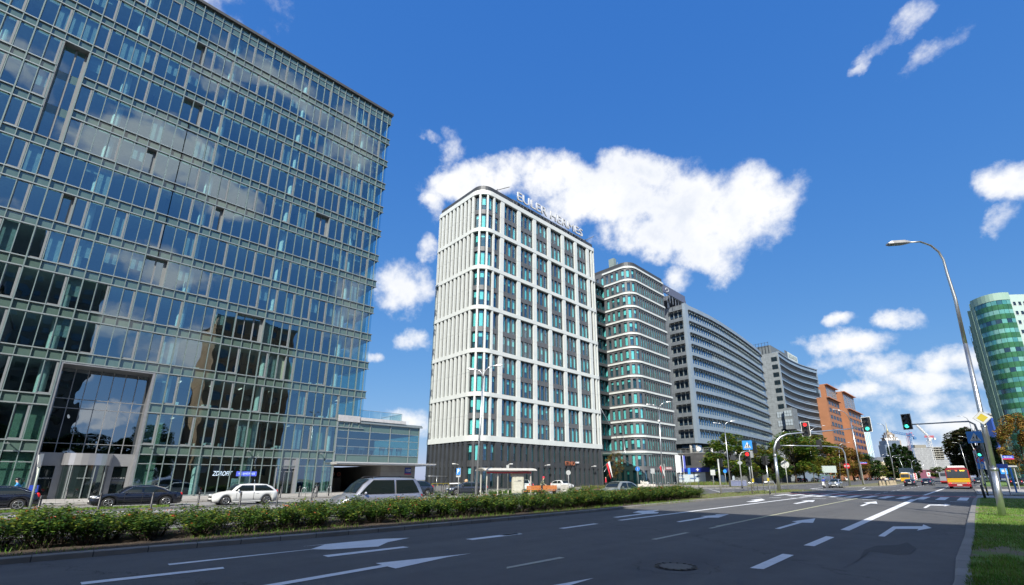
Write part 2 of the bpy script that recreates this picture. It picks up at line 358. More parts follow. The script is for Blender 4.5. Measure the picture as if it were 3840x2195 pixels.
def text_obj(s, size, name, m, parent=None, loc=(0, 0, 0), rot=(0, 0, 0), ext=.01, align='CENTER', bold=0., xs=1., shear=0.):
    cu = bpy.data.curves.new(name, 'FONT'); cu.body = s; cu.size = size; cu.extrude = ext; cu.align_x = align; cu.align_y = 'CENTER'; cu.offset = bold; cu.shear = shear; cu.resolution_u = 3
    t = bpy.data.objects.new(name + '_tmp', cu); col.objects.link(t)
    me = bpy.data.meshes.new_from_object(t.evaluated_get(bpy.context.evaluated_depsgraph_get())); me.name = name
    bpy.data.objects.remove(t); me.materials.clear(); me.materials.append(m)
    o = bpy.data.objects.new(name, me); col.objects.link(o); o.location = loc; o.rotation_euler = rot; o.scale = (xs, 1, 1)
    if parent is not None: o.parent = parent
    return o
def limit100(items, name, mats, parent, world=True, cap=100):
    """items: MBs, each one pane or window; the 100 that show largest become parts, the rest one stuff part"""
    def area(mb):
        ps = [proj(v) for v in mb.v]
        if any(p is None for p in ps): return 0
        xs = [min(max(p[0], 0), W) for p in ps]; ys = [min(max(p[1], 0), H) for p in ps]; return (max(xs) - min(xs)) * (max(ys) - min(ys))
    items = sorted(items, key=area, reverse=True)
    for mb in items[:cap]: mb.build(name, mats, parent, world)
    if len(items) > cap:
        r = MB()
        for mb in items[cap:]:
            b = len(r.v); r.v += mb.v; r.f += [tuple(b + i for i in f) for f in mb.f]; r.mi += mb.mi; r.sm += mb.sm
        o = r.build(name, mats, parent, world); o['kind'] = 'stuff'
# a facade path: plan polyline walked with the building on the right-hand side's inside; offset d is outward
class Path:
    def __init__(s, pts, flip=False):
        s.p = [Vector((p[0], p[1])) for p in pts]; s.s = [0.]
        for a, b in zip(s.p, s.p[1:]): s.s.append(s.s[-1] + (b - a).length)
        s.L = s.s[-1]; s.sg = -1 if flip else 1
        s.n = []
        for i in range(len(s.p)):
            a = s.p[max(i - 1, 0)]; b = s.p[min(i + 1, len(s.p) - 1)]; d = (b - a).normalized(); s.n.append(Vector((d.y, -d.x)) * s.sg)
    def at(s, t, d=0.):
        t = min(max(t, 0), s.L); i = 0
        while i < len(s.s) - 2 and s.s[i + 1] < t: i += 1
        k = (t - s.s[i]) / max(1e-9, s.s[i + 1] - s.s[i]); p = s.p[i].lerp(s.p[i + 1], k); n = s.n[i].lerp(s.n[i + 1], k)
        e = s.p[i + 1] - s.p[i]; e.normalize(); en = Vector((e.y, -e.x)) * s.sg
        n = n.normalized() if min(n.length, 1) > .2 else en
        q = p + n * d; return q
    def seg(s, a, b):
        return [a] + [t for t in s.s if a + .02 < t < b - .02] + [b]
    def box(s, mb, a, b, z0, z1, d0, d1, m=0):
        ts = s.seg(a, b); n = len(ts); vs = []
        for t in ts:
            i, o = s.at(t, d0), s.at(t, d1); vs += [(i.x, i.y, z0), (o.x, o.y, z0), (o.x, o.y, z1), (i.x, i.y, z1)]
        fs = []
        for k in range(n - 1):
            for j in range(4):
                f = (4 * k + j, 4 * k + (j + 1) % 4, 4 * k + 4 + (j + 1) % 4, 4 * k + 4 + j); fs.append(f)
        fs += [(0, 1, 2, 3), tuple(4 * (n - 1) + j for j in (3, 2, 1, 0))]
        mb.add(vs, fs, m)
    def sheet(s, mb, a, b, z0, z1, d, m=0):
        ts = s.seg(a, b); 
        for t, u in zip(ts, ts[1:]):
            p, q = s.at(t, d), s.at(u, d); mb.add([(p.x, p.y, z0), (q.x, q.y, z0), (q.x, q.y, z1), (p.x, p.y, z1)], [(0, 1, 2, 3)], m)
    def s_of_y(s, y):
        for i in range(len(s.p) - 1):
            a, b = s.p[i].y, s.p[i + 1].y
            if (a <= y <= b) or (b <= y <= a):
                if abs(b - a) > 1e-6: return s.s[i] + (y - a) / (b - a) * (s.s[i + 1] - s.s[i])
        return s.L
def arc(cx, cy, r, a0, a1, n=6): return [(cx + r * math.cos(R(a0 + (a1 - a0) * i / n)), cy + r * math.sin(R(a0 + (a1 - a0) * i / n))) for i in range(n + 1)]

# ---------------------------------------------------------------- ground, roads, islands
b = MB(); b.quad((-2500, -1500, -.05), (2500, -1500, -.05), (2500, 6000, -.05), (-2500, 6000, -.05)); struct('ground', b, grass_mat('far_ground', (.07, .085, .035), (.11, .11, .06), (.16, .15, .13), .5, .02))
b = MB(); b.quad((-75, -80, 0), (10, -80, 0), (10, 60, 0), (60, 60, 0), (60, 92, 0), (4, 92, 0), (-20, 900, 0), (-120, 900, 0), (-75, 150, 0)); struct('road', b, asphalt)
# lighter asphalt of the opposite carriageway and the parking lane
b = MB(); b.quad((-33, -60, .004), (-20.8, -60, .004), (-21.4, 52, .004), (-33, 52, .004)); struct('road_opposite', b, asphalt2)
b = MB(); b.quad((-40.6, -60, .004), (-33, -60, .004), (-33, 24, .004), (-40.6, 24, .004)); struct('cycle_path', b, slab_g)
b = MB(); b.quad((-40.6, -60, .008), (-37.2, -60, .008), (-37.2, 60, .008), (-40.6, 60, .008)); struct('service_path', b, asphalt)
b = MB(); b.quad((-47, -60, .004), (-40.6, -60, .004), (-40.6, 24, .004), (-47, 24, .004)); struct('parking_lane', b, slab_g)
b = MB(); b.quad((-53, 24, .004), (-40.6, 24, .004), (-40.6, 90, .004), (-53, 90, .004)); struct('access_road', b, asphalt2)

def offset_in(poly, d):
    n = len(poly); out = []
    ar = sum(poly[i][0] * poly[(i + 1) % n][1] - poly[(i + 1) % n][0] * poly[i][1] for i in range(n)); sg = 1 if ar > 0 else -1
    for i in range(n):
        p, a, c = Vector(poly[i][:2]), Vector(poly[i - 1][:2]), Vector(poly[(i + 1) % n][:2])
        d1, d2 = (p - a).normalized(), (c - p).normalized(); n1 = Vector((-d1.y, d1.x)) * sg; n2 = Vector((-d2.y, d2.x)) * sg
        m = n1 + n2; m = m / max(.3, m.dot(m)) * 2 * .5 * 2 / 2 if m.length < .1 else m.normalized() / max(.4, m.normalized().dot(n1))
        out.append((p.x + m.x * d, p.y + m.y * d))
    return out
def island(name, poly, top, h=.13, kw=.22, kerb=kerb_m, sag=.015):
    inner = offset_in(poly, kw); n = len(poly); k = MB()
    for i in range(n):
        j = (i + 1) % n; a, b_, c, d = poly[i], poly[j], inner[j], inner[i]
        k.add([(a[0], a[1], -.04), (b_[0], b_[1], -.04), (b_[0], b_[1], h - .02), (a[0], a[1], h - .02),
               (a[0] + (d[0] - a[0]) * .15, a[1] + (d[1] - a[1]) * .15, h), (b_[0] + (c[0] - b_[0]) * .15, b_[1] + (c[1] - b_[1]) * .15, h), (c[0], c[1], h), (d[0], d[1], h)],
              [(0, 1, 2, 3), (3, 2, 5, 4), (4, 5, 6, 7)], 0)
    struct('kerb', k, kerb)
    t = MB(); t.add([(p[0], p[1], h - sag) for p in inner], [tuple(range(n))], 0); struct(name, t, top)
med1 = [(-15.6, -70), (-15.45, 0), (-15.2, 8), (-15.3, 14), (-15.6, 20), (-16.4, 30), (-17.0, 41), (-17.1, 52), (-17.0, 58), (-17.8, 66), (-19.2, 71.6), (-20.6, 74), (-22.6, 74), (-23.2, 70), (-22.4, 55), (-21.6, 40), (-20.9, 20), (-20.6, -70)]
island('median_bed', med1, soil_m, sag=.03)
g = MB(); g.add([(p[0], p[1], .125) for p in offset_in([(-16.6, 33.5), (-17.0, 41), (-17.1, 52), (-17.0, 58), (-17.8, 66), (-19.2, 71.6), (-20.6, 74), (-22.6, 74), (-23.2, 70), (-22.4, 55), (-21.2, 33.5)], .25)], [tuple(range(11))]); struct('median_grass', g, grass_d)
med2 = [(-19.5, 97), (-18.6, 100.5), (-17.3, 106), (-15.9, 115), (-16.3, 130), (-18.2, 150), (-21, 190), (-36, 420), (-40, 420), (-31, 230), (-25.2, 150), (-22.6, 118), (-21, 103), (-20.4, 97.4)]
island('median_lawn', med2, grass_d)
verge = [(-.75, -60), (-.85, 10.6), (-.98, 13.5), (-1.05, 18.7), (-1.2, 23.6), (-1.55, 37.9), (-1.75, 47.3), (-1.8, 51.5), (14, 53.5), (14, -60)]
island('verge_kerbstone', verge, grass_g, h=.1)
island('pavement', [(-1.9, 62.5), (-3.0, 92), (9, 88), (60, 86), (60, 60.5), (8, 60.5)], slab_m, h=.1)
b = MB(); b.quad((-1.8, 51.4, .006), (14, 53.4, .006), (60, 56, .006), (60, 60.6, .006), (8, 60.6, .006), (-1.9, 62.6, .006)); struct('footpath', b, slab_g)
b = MB(); b.quad((-1.2, 51.9, .01), (.4, 52.1, .01), (.4, 52.9, .01), (-1.2, 52.7, .01)); b.quad((-1.7, 62.8, .104), (-.1, 62.8, .104), (-.1, 63.6, .104), (-1.7, 63.6, .104)); struct('tactile_paving', b, mat('tactile', (.55, .38, .10), .8))
b = MB(); b.quad((.2, 64.2, .106), (9, 62.2, .106), (9, 66.5, .106), (1.3, 67.0, .106)); struct('pavement_lawn', b, grass_g)
# far right pavements and verge beyond the side street
island('pavement', [(-3.4, 112), (-3.9, 160), (-9, 300), (-20, 600), (60, 600), (60, 112)], slab_g, h=.1)
b = MB(); b.quad((-2.4, 114, .106), (4, 114, .106), (2, 300, .106), (-7.5, 300, .106)); struct('pavement_lawn', b, grass_g)
# left side: bus platform, building pavement, forecourt
island('bus_platform', [(-40.3, 25.5), (-33.2, 25.5), (-33.2, 52), (-36, 56), (-39, 57), (-40.3, 56)], slab_m, h=.12)
island('footway', [(-46.9, -60), (-46.9, 26.2), (-48, 28.2), (-50, 29), (-90, 29), (-90, -60)], slab_m, h=.15)
b = MB(); b.add([(-49.5, -60, .154), (-49.5, 25, .154), (-53.4, 25, .33), (-53.4, -60, .33)], [(0, 1, 2, 3)][::1]); b.add([(-53.4, -60, .33), (-53.4, 34, .33), (-80, 34, .33), (-80, -60, .33)], [(0, 1, 2, 3)]); struct('footway_ramp', b, slab_m)
island('forecourt', [(-53, 40.5), (-52.2, 60), (-50.5, 76), (-45, 86), (-39, 93), (-38.5, 98), (-60, 120), (-95, 120), (-95, 40.5)], slab_g, h=.3, kw=.3)
b = MB(); b.quad((-33.8, 86, .02), (-30.9, 80.5, .02), (-37, 77, .02), (-41, 80, .02)); struct('tactile_paving', b, concrete)
island('far_verge', [(-33.4, 84.5), (-34.4, 106), (-37.6, 139), (-42.4, 185), (-53, 309), (-75, 600), (-90, 600), (-66, 309), (-52, 185), (-47, 139), (-43, 106), (-40.5, 88.5)], grass_d, h=.13)
island('far_footway', [(-44.5, 118), (-49, 150), (-54.5, 200), (-68, 309), (-95, 600), (-160, 600), (-110, 118)], slab_g, h=.14)
b = MB(); b.quad((-41.9, -20, .012), (-40.4, -20, .012), (-40.5, 3.6, .012), (-41.9, 3.6, .012)); struct('parking_verge', b, grass_d)

# painted markings (sheets a few mm above the asphalt)
def mk(pts, o, k, m, z=.009, name='road_marking'):
    b = MB(); b.add([tuple(G(o[0] + k * x, o[1] + k * y, z)) for x, y in pts], [tuple(range(len(pts)))]); return struct(name, b, m)
o5, k5 = (2700, 1750), .4474; o6, k6 = (1900, 1750), .3532; o3, k3 = (0, 1500), .5102; o4, k4 = (1200, 1500), .5102
def stripline(p, q, w, m, z=.009, dash=None):
    p = Vector(p); q = Vector(q); d = (q - p).normalized(); n = Vector((-d.y, d.x)) * w / 2; L = (q - p).length; b = MB(); t = 0.
    while t < L:
        e = min(L, t + (dash[0] if dash else L)); a, c = p + d * t, p + d * e
        b.quad((*(a - n), z), (*(c - n), z), (*(c + n), z), (*(a + n), z)); t = e + (dash[1] if dash else 1)
    struct('road_marking', b, m)
def g2(o, k, x, y): v = G(o[0] + k * x, o[1] + k * y); return (v.x, v.y)
mk([(1008, 530), (1085, 537), (1655, 275), (1600, 275)], o5, k5, paint)
mk([(700, 660), (790, 668), (960, 592), (890, 583)], o5, k5, paint)
mk([(250, 850), (365, 860), (620, 742), (525, 731)], o5, k5, paint)
mk([(1325, 583), (1380, 588), (1475, 523), (1665, 523), (1650, 537), (1775, 515), (1705, 485), (1695, 500), (1450, 502)], o5, k5, paint)
mk([(458, 520), (500, 523), (690, 470), (780, 472), (800, 434), (600, 460), (645, 466)], o5, k5, paint)
mk([(1703, 345), (1728, 348), (1765, 326), (1885, 328), (1875, 334), (1935, 322), (1880, 311), (1885, 318), (1750, 319)], o5, k5, paint)
mk([(1172, 329), (1197, 332), (1262, 309), (1320, 312), (1310, 292), (1200, 303), (1232, 306)], o5, k5, paint)
mk([(612, 310), (645, 313), (745, 294), (780, 297), (797, 281), (680, 287), (715, 291)], o5, k5, paint)
mk([(215, 296), (300, 297), (360, 284), (380, 281), (350, 270), (255, 280), (300, 283)], o5, k5, paint)
mk([(-30, 411), (0, 418), (76, 398), (-40, 402)], o5, k5, paint)
mk([(550, 655), (605, 660), (980, 608), (925, 605)], o6, k6, paint)
mk([(-90, 728), (-10, 733), (168, 711), (100, 705)], o6, k6, paint)
mk([(1125, 538), (1180, 542), (1480, 503), (1600, 498), (1618, 485), (1560, 480), (1618, 462), (1500, 467), (1400, 470), (1335, 490), (1400, 490), (1440, 497)], o6, k6, paint)
mk([(1800, 585), (1840, 590), (2140, 543), (2250, 542), (2362, 506), (2060, 527), (2110, 533)], o6, k6, paint)
mk([(1530, 772), (1590, 776), (1945, 702), (1895, 699)], o6, k6, paint_old)
mk([(0, 1068), (0, 1084), (620, 968), (560, 960), (0, 1066)][1:], o6, k6, paint_old)
mk([(2135, 655), (2180, 657), (2560, 575), (2548, 568)], o6, k6, paint_old)
mk([(640, 1270), (925, 1183), (480, 1262), (300, 1290)], o6, k6, paint)
mk([(590, 1340), (600, 1358), (1650, 1240), (1640, 1228)], o3, k3, paint)
mk([(1232, 1205), (1245, 1215), (2300, 1098), (2500, 1085), (2560, 1068), (2700, 1065), (2995, 1038), (3010, 1013), (2840, 1025), (2195, 1078), (2390, 1062), (2270, 1098)][:3] + [(2430, 1100), (2780, 1078), (2850, 1046), (3010, 1014), (2800, 1022), (2195, 1079), (2388, 1063), (2285, 1097)], o3, k3, paint)
mk([(20, 1143), (60, 1155), (655, 1083), (610, 1077)], o4, k4, paint)
mk([(1070, 1023), (1120, 1030), (1490, 986), (1440, 979)], o4, k4, paint)
mk([(-700, 1420), (-630, 1440), (495, 1224), (555, 1240), (940, 1155), (1115, 1128), (410, 1200), (455, 1213)][2:] + [(-640, 1400), (-620, 1420)], o4, k4, paint)
# long lines
p0, p1 = g2(o6, k6, 1200, 573), g2(o5, k5, 1270, 188); stripline(p0, (p1[0], p1[1]), .24, paint)
p0, p1 = g2(o5, k5, -30, 503), g2(o5, k5, 1150, 268); stripline(p0, p1, .13, paint_y)
stripline((-5.6, 59.5), (-6.5, 98), .26, paint, dash=(16, 1.0)); stripline((-9.6, 60), (-13.0, 170), .12, paint, dash=(4, 2.5))
stripline((-6.7, 100), (-9.5, 170), .14, paint, dash=(3, 5))
# zebra, stop dashes, red cycle crossing
A0, A1 = Vector((-1.9, 47.6)), Vector((-17.0, 50.8)); B0, B1 = Vector((-2.0, 54.6)), Vector((-17.2, 56.0)); nz_ = 12
for i in range(nz_):
    t0 = (i + .15) / nz_; t1 = (i + .62) / nz_; bb = MB()
    a, b_, c, d = A0.lerp(A1, t0), A0.lerp(A1, t1), B0.lerp(B1, t1), B0.lerp(B1, t0)
    bb.quad(*[(v.x, v.y, .009) for v in (a, d, c, b_)]); struct('road_marking', bb, paint)
stripline((-1.9, 45.2), (-17.0, 45.6), .32, paint, dash=(1.0, .75))
b = MB(); b.quad((-1.8, 55.6, .005), (-1.8, 57.6, .005), (-17.0, 60.0, .005), (-17.0, 57.6, .005)); struct('cycle_crossing', b, paint_r)
stripline((-2.2, 57.8), (-17.0, 60.2), .3, paint, z=.012, dash=(1.0, .9)); stripline((-2.2, 55.2), (-17.0, 57.3), .14, paint, z=.012, dash=(1.0, .9))
stripline((-21.6, 84.2), (-14.4, 68.6), .3, paint, z=.014); stripline((-21.6, 84.2), (-22.4, 95), .3, paint, z=.014); stripline((-21.5, 83.5), (-16.0, 90), .14, paint); stripline((-15.5, 88), (-17, 99), .2, paint)
stripline((-17.0, 101), (-14.3, 120), .16, paint, z=.012); stripline((-14.3, 120), (-17, 150), .16, paint, z=.012)
stripline((-1.9, 57.9), (-2.2, 62.3), .01, paint); 
for i in range(5): stripline((-1.55 , 58.0 + i * .95), (-.65, 58.0 + i * .95), .5, paint, z=.011)
stripline((-34.8, -60), (-34.8, 22), .14, paint, z=.013); stripline((-29.8, -60), (-29.8, 80), .12, paint, z=.009, dash=(4, 4)); stripline((-25.5, -60), (-25.5, 80), .12, paint, z=.009, dash=(4, 8))
stripline((-36.2, -8), (-36.5, 4), .35, paint, z=.013, dash=(2.2, 1.2)); stripline((-24.8, 58), (-33.5, 74), .3, paint, z=.013, dash=(1.2, 1.2)); stripline((-27.5, 78), (-29.5, 140), .14, paint, z=.009, dash=(4, 6)); stripline((-32, 84), (-34, 130), .14, paint)
stripline((-24.5, 76), (-34, 66), .4, paint, z=.013, dash=(1, 1))
# transverse saw cut and darker repair patch
b = MB()
cut = [g2(o5, k5, x, y) for x, y in [(750, 318), (1130, 332), (1400, 352), (1700, 388), (2066, 437)]]
for p, q in zip(cut, cut[1:]):
    b.quad((p[0], p[1] - .035, .0085), (q[0], q[1] - .035, .0085), (q[0], q[1] + .035, .0085), (p[0], p[1] + .035, .0085))
struct('road_seam', b, asphalt3)
mk([(1000, 860), (1100, 820), (1160, 790), (1210, 700), (1300, 665), (1500, 655), (1570, 634), (1650, 690), (1600, 735), (1480, 740), (1260, 712), (1200, 760), (1080, 830)], o5, k5, asphalt3, z=.004, name='oil_stain')
# manhole
mh = G(1900 + k6 * 1795, 1750 + k6 * 1065)
t = thing('manhole_cover', 'round cast iron manhole cover with a ring of slots set in the dark asphalt', 'manhole cover', (mh.x, mh.y, .004))
b = MB(); b.disc((0, 0, .004), (0, 0, 1), .31, .012, 32); b.build('lid', mat('worn_iron', (.075, .077, .08), .6, .2), t)
b = MB()
for i in range(32):
    a0, a1 = 2 * math.pi * i / 32, 2 * math.pi * (i + 1) / 32
    b.add([(math.cos(a) * r, math.sin(a) * r, .012) for a in (a0, a1) for r in (.31, .42)], [(0, 1, 3, 2)])
for i in range(16):
    a = 2 * math.pi * i / 16; b.beam((math.cos(a) * .33, math.sin(a) * .33, .014), (math.cos(a) * .40, math.sin(a) * .40, .014), .03, .012, 0)
b.build('frame', mat('cast_iron', (.03, .03, .032), .6, .4), t)
b = MB()
for i in range(40):
    a0, a1 = 2 * math.pi * i / 40, 2 * math.pi * (i + 1) / 40; w0, w1 = .78 + .07 * math.sin(i * 1.7), .78 + .07 * math.sin((i + 1) * 1.7)
    b.add([(mh.x + math.cos(a0) * w0, mh.y + math.sin(a0) * w0, .0085), (mh.x + math.cos(a1) * w1, mh.y + math.sin(a1) * w1, .0085), (mh.x + math.cos(a1) * (w1 + .02), mh.y + math.sin(a1) * (w1 + .02), .0085), (mh.x + math.cos(a0) * (w0 + .02), mh.y + math.sin(a0) * (w0 + .02), .0085)], [(0, 1, 2, 3)])
struct('road_seam', b, asphalt3)

# ================================================================ BUILDINGS
rnd = random.Random(7)
interior_d = mat('interior_dark', (.05, .055, .055), .9, var=.3, vscale=.6)
interior_m = mat('interior_wall', (.13, .14, .135), .9, var=.35, vscale=.4)
ceil_m = mat('ceiling_grey', (.42, .44, .43), .9)
col_m = mat('white_column', (.80, .82, .78), .5, var=.04)
blind_m = brick('vertical_blind', (.42, .47, .47), (.34, .40, .40), (.20, .24, .25), .12, 30., ms=.02, off=0., rot=(R(90), 0, R(90)))
lamp_m = mat('ceiling_lamp', (.9, .9, .85), .5, emit=((1., .96, .85), .9))
gl_office = glass('glass_office', (.74, .88, .88), (.74, .90, 1.), 2.7, bump=.012, bs=.45, add=.08)
gl_spandrel = mat('spandrel_glass', (.085, .135, .115), .04, var=.06, spec=1., coat=1.)
gl_fin = glass('glass_screen', (.78, .88, .9), (.8, .9, 1.), 1.5, bump=.0)
gl_side = glass('glass_side', (.5, .68, .62), (.85, .95, 1.), 1.9)

# ---- glass office: curtain wall on the plane X = -54
GXX = -54.; Y0, Y1 = -16.3, 24.5; FL = 3.7; ZB = [4.0 + FL * k for k in range(13)]; TOPZ = 53.8
office = thing('glass_office', 'tall glass office block with a square two storey entrance portal at the left edge', 'office building', (-54, 4, .33))
mods = [5.0 + .9 * k for k in range(-24, 22)]; mods = [m for m in mods if m > Y0]      # mullion lines
# body: slabs, back wall, ceilings
b = MB()
b.box(-80, -62, Y0, Y1, .33, TOPZ - .3); b.box(-80, -54.5, Y0 - .3, Y0, .33, TOPZ - .3)
b.build('core_wall', interior_m, office, True)
for k, z in enumerate(ZB + [52.6]):
    b = MB(); ya, yc = Y0, (Y1 if k else 22.2)
    if z < 11: b.box(-62, -54.62, ya, -1.3, z + .1, z + .62); b.box(-62, -54.62, 4.95, yc, z + .1, z + .62); b.box(-62, -56.2, -1.3, 4.95, z + .1, z + .62)
    else: b.box(-62, -54.62, ya, yc, z + .1, z + .62)
    b.build('floor_slab', ceil_m, office, True)
b = MB()
b.box(-62, -54.3, Y0, Y1, 51.9, 52.4); b.build('ceiling', ceil_m, office, True)
b = MB(); b.box(-81, -53.7, Y0 - .4, 25.5, 53.45, 53.8); b.build('roof', mat('roof_dark', (.06, .062, .065), .6), office, True)
# partitions
for k, z in enumerate(ZB[:-1]):
    for y in range(-15, 24, 3):
        if rnd.random() < .3: b = MB(); b.box(-62, -56.2, y, y + .12, z + .62, z + FL); b.build('partition_wall', interior_d, office, True)
for k, z in enumerate(ZB):
    cz0 = z + .62; cz1 = z + FL + .1 if z < 48 else 51.9
    for y in (-10.1, -2.1, 6.0, 13.9, 21.7):
        if k == 0 and False: continue
        b = MB(); b.tube([(-54.95, y, cz0), (-54.95, y, cz1)], .33, 12, cap=False); b.build('column', col_m, office, True)
for y in (-10.1, -2.6, 6.0, 9.6, 13.9):
    b = MB(); b.tube([(-54.95, y, .33), (-54.95, y, 4.1)], .33, 12, cap=False); b.build('column', col_m, office, True)
# ceiling lights, furniture, blinds
b = MB()
for k, z in enumerate(ZB[:-1]):
    for y in [Y0 + 2 + 2.7 * i for i in range(15)]:
        if rnd.random() < (.5 if k < 2 else 0): b.box(-58.6, -57.4, y, y + .12, z + FL + .02, z + FL + .06)
b.build('ceiling_light', lamp_m, office, True)
PORT = (-1.25, 4.9, 11.35)
SPECIAL = []      # framed recessed windows: (y0, y1, z0, z1, depth)
def fw_(px, py, nm, nf):
    p = GX(px, py, GXX); j = min(mods, key=lambda v: abs(v - p.y)); k = min(range(13), key=lambda i: abs(ZB[i] - p.z)); return (j, j + .9 * nm, ZB[k] - (FL * nf) + .85 + .0, ZB[k], .42)
for a in [(703, 378, 2, 1), (561, 561, 1, 1), (723, 157, 1, 1), (818, 780, 1, 1), (1186, 808, 2, 1), (546, 956, 2, 1), (254, 732, 1, 1), (887, 1173, 3, 1), (1040, 1335, 1, 1)]: SPECIAL.append(fw_(*a))
SPECIAL.append((-6.7, -4.9, ZB[7] + .85 - 0., ZB[10], .55))
def special_at(y, z):
    for s in SPECIAL:
        if s[0] - .05 < y < s[1] - .05 and s[2] - .1 < z < s[3]: return s
panes, spans = [], []
for yi, y in enumerate(mods):
    if y > Y1 - .3: continue
    yb = y + .9
    for k, z in enumerate(ZB):
        zt = ZB[k + 1] if k < 12 else 51.9
        if k == 0 and yb > 22.3: continue
        if PORT[0] - .05 < y < PORT[1] - .05 and z < PORT[2] - .2: continue
        s = special_at(y, (z + .85 + zt) / 2); x = GXX - (s[4] if s else 0.)
        p = MB(); p.box(x - .03, x, y, yb, z + .85, zt); panes.append(p)
        if special_at(y, z + .4) is None:
            p = MB(); p.box(GXX - .04, GXX - .01, y, yb, z, z + .85); spans.append(p)
        else:
            p = MB(); p.box(x - .04, x - .01, y, yb, z, z + .85); spans.append(p)
    for z0, z1 in ((51.9, 52.7), (52.7, 53.45)):
        p = MB(); p.box(GXX - .04, GXX - .01, y, yb, z0, z1); spans.append(p)
    if not (PORT[0] - .05 < y < PORT[1] - .05) and yb < 22.3:
        if not 16.3 < y < 18.4:
            p = MB(); p.box(GXX - .03, GXX, y, yb, .45, 3.2); panes.append(p); p = MB(); p.box(GXX - .03, GXX, y, yb, 3.2, 4.0); panes.append(p)
limit100(panes, 'window_pane', gl_office, office); limit100(spans, 'spandrel_panel', gl_spandrel, office)
# opaque greenish panels behind some ground floor glass
b = MB()
for y, w in ((-3.0, .9), (-2.1, .9), (5.0, .9), (5.9, .45), (-5.7, .9), (19.4, 1.8), (20.3, 1.8), (13.1, .5)):
    m = MB(); m.box(GXX - .5, GXX - .42, y, y + w, .4, 3.9); m.build('backing_panel', mat('green_panel', (.20, .27, .20), .5), office, True); m = MB(); m.box(GXX - .5, GXX - .42, y, y + min(w, .9), 4.9, 7.6); m.build('backing_panel', mat('green_panel', (.2, .27, .2)), office, True)
m = MB(); m.box(GXX - .4, GXX - .3, 14.9, 16.7, 12.3, 15.1); m.build('backing_panel', mat('green_panel', (.2, .27, .2)), office, True)
# ledges and mullions
b = MB()
for k, z in enumerate(ZB):
    for zz, dd, h in ((z - .05, .16 if k else .06, .10), (z + .80, .14, .09)):
        segs = [(Y0, 25.35 if k else 22.2)]
        for s in SPECIAL:
            if s[2] - .1 < zz < s[3] - .1 and s[2] > .0 and (s[3] - s[2]) > 4: segs = [q for g_ in segs for q in ((g_[0], s[0]), (s[1], g_[1]))]
        if zz < PORT[2] - .2: segs = [q for g_ in segs for q in ((g_[0], PORT[0]), (PORT[1], g_[1]))]
        for g_ in segs: b.box(GXX - .02, GXX + dd, g_[0], g_[1], zz, zz + h)
for zz in (51.87, 52.67): b.box(GXX, GXX + .06, Y0, 25.35, zz, zz + .06)
b.box(GXX, GXX + .06, Y0, PORT[0], 3.15, 3.22); b.box(GXX, GXX + .06, PORT[1], 22.2, 3.15, 3.22); b.box(GXX, GXX + .08, Y0, PORT[0], .34, .46); b.box(GXX, GXX + .08, PORT[1], 16.3, .34, .46); b.box(GXX, GXX + .08, 18.5, 22.2, .34, .46)
b.build('transom_frame', alu, office, True)
b = MB()
for i, y in enumerate(mods + [mods[-1] + .9]):
    segs = [(.4 if y < 22.3 else 7.7, 53.4)]
    if PORT[0] < y < PORT[1] - .1: segs = [(PORT[2], 53.4)]
    for s in SPECIAL:
        if s[0] + .1 < y < s[1] - .1: segs = [q for g_ in segs for q in ((g_[0], s[2]), (s[3], g_[1])) if q[1] > q[0]]
    for g_ in segs:
        thick = (i % 4 == 0); b.box(GXX, GXX + (.17 if thick else .11), y - (.042 if thick else .03), y + (.042 if thick else .03), g_[0], g_[1])
b.build('mullion_frame', mat('mullion', (.19, .25, .24), .45, .3, var=.06), office, True)
# opening casements: wide pinkish grey linings
grey_pink = mat('casement_frame', (.20, .215, .22), .5, var=.05)
cas = []
for k, z in enumerate(ZB):
    j = (k * 3) % 4
    while j < len(mods):
        y = mods[j]; zt = (ZB[k + 1] if k < 12 else 51.9) - .06; z0 = z + .90
        if y < 23.2 and not (PORT[0] - .05 < y < PORT[1] - .05 and z < PORT[2]) and not special_at(y, z + 2) and not (k == 0 and y > 21) and rnd.random() < .86:
            m = MB(); x = GXX + .02
            m.box(x, x + .05, y + .70, y + .84, z0, zt); m.box(x, x + .05, y + .05, y + .08, z0, zt); m.box(x, x + .05, y + .08, y + .70, z0, z0 + .10); m.box(x, x + .05, y + .08, y + .70, zt - .05, zt)
            cas.append(m)
        j += rnd.choice((2, 3, 3, 4))
limit100(cas, 'casement_frame', grey_pink, office)
for s in SPECIAL:
    m = MB(); x0, x1 = GXX - s[4], GXX + .1; a, c, z0, z1 = s[0] + .02, s[1] - .02, s[2], s[3]
    m.box(x0, x1, a, a + .07, z0, z1); m.box(x0, x1, c - .07, c, z0, z1); m.box(x0, x1, a + .07, c - .07, z1 - .08, z1); m.box(x0, x1, a + .07, c - .07, z0, z0 + .08)
    m.box(x0, x0 + .06, c - .3, c - .07, z0 + .08, z1 - .08); n = round((c - a) / .9)
    for q in range(1, n): m.box(x0, x0 + .07, a + .9 * q - (.1 if q == n - 1 else .03), a + .9 * q + .03, z0 + .08, z1 - .08)
    m.build('recessed_frame', grey_pink, office, True)
# blinds behind some panes
bl = []
for k, z in enumerate(ZB):
    for y in mods:
        if special_at(y, z + 2) or (PORT[0] - .05 < y < PORT[1] - .05 and z < PORT[2]) or (k == 0 and y > 21) or y > 23.5: continue
        dens = .10 + (.35 if y > 19 and k > 3 else 0) + (.3 if (k in (4, 6, 10, 11)) and y < 0 else 0)
        if rnd.random() < dens:
            m = MB(); drop = rnd.choice((1., 1., .6, .3)); zt = z + FL; m.box(GXX - .34, GXX - .30, y + .06, y + .84, zt - (FL - 1.) * drop, zt); bl.append(m)
limit100(bl, 'window_blind', blind_m, office)
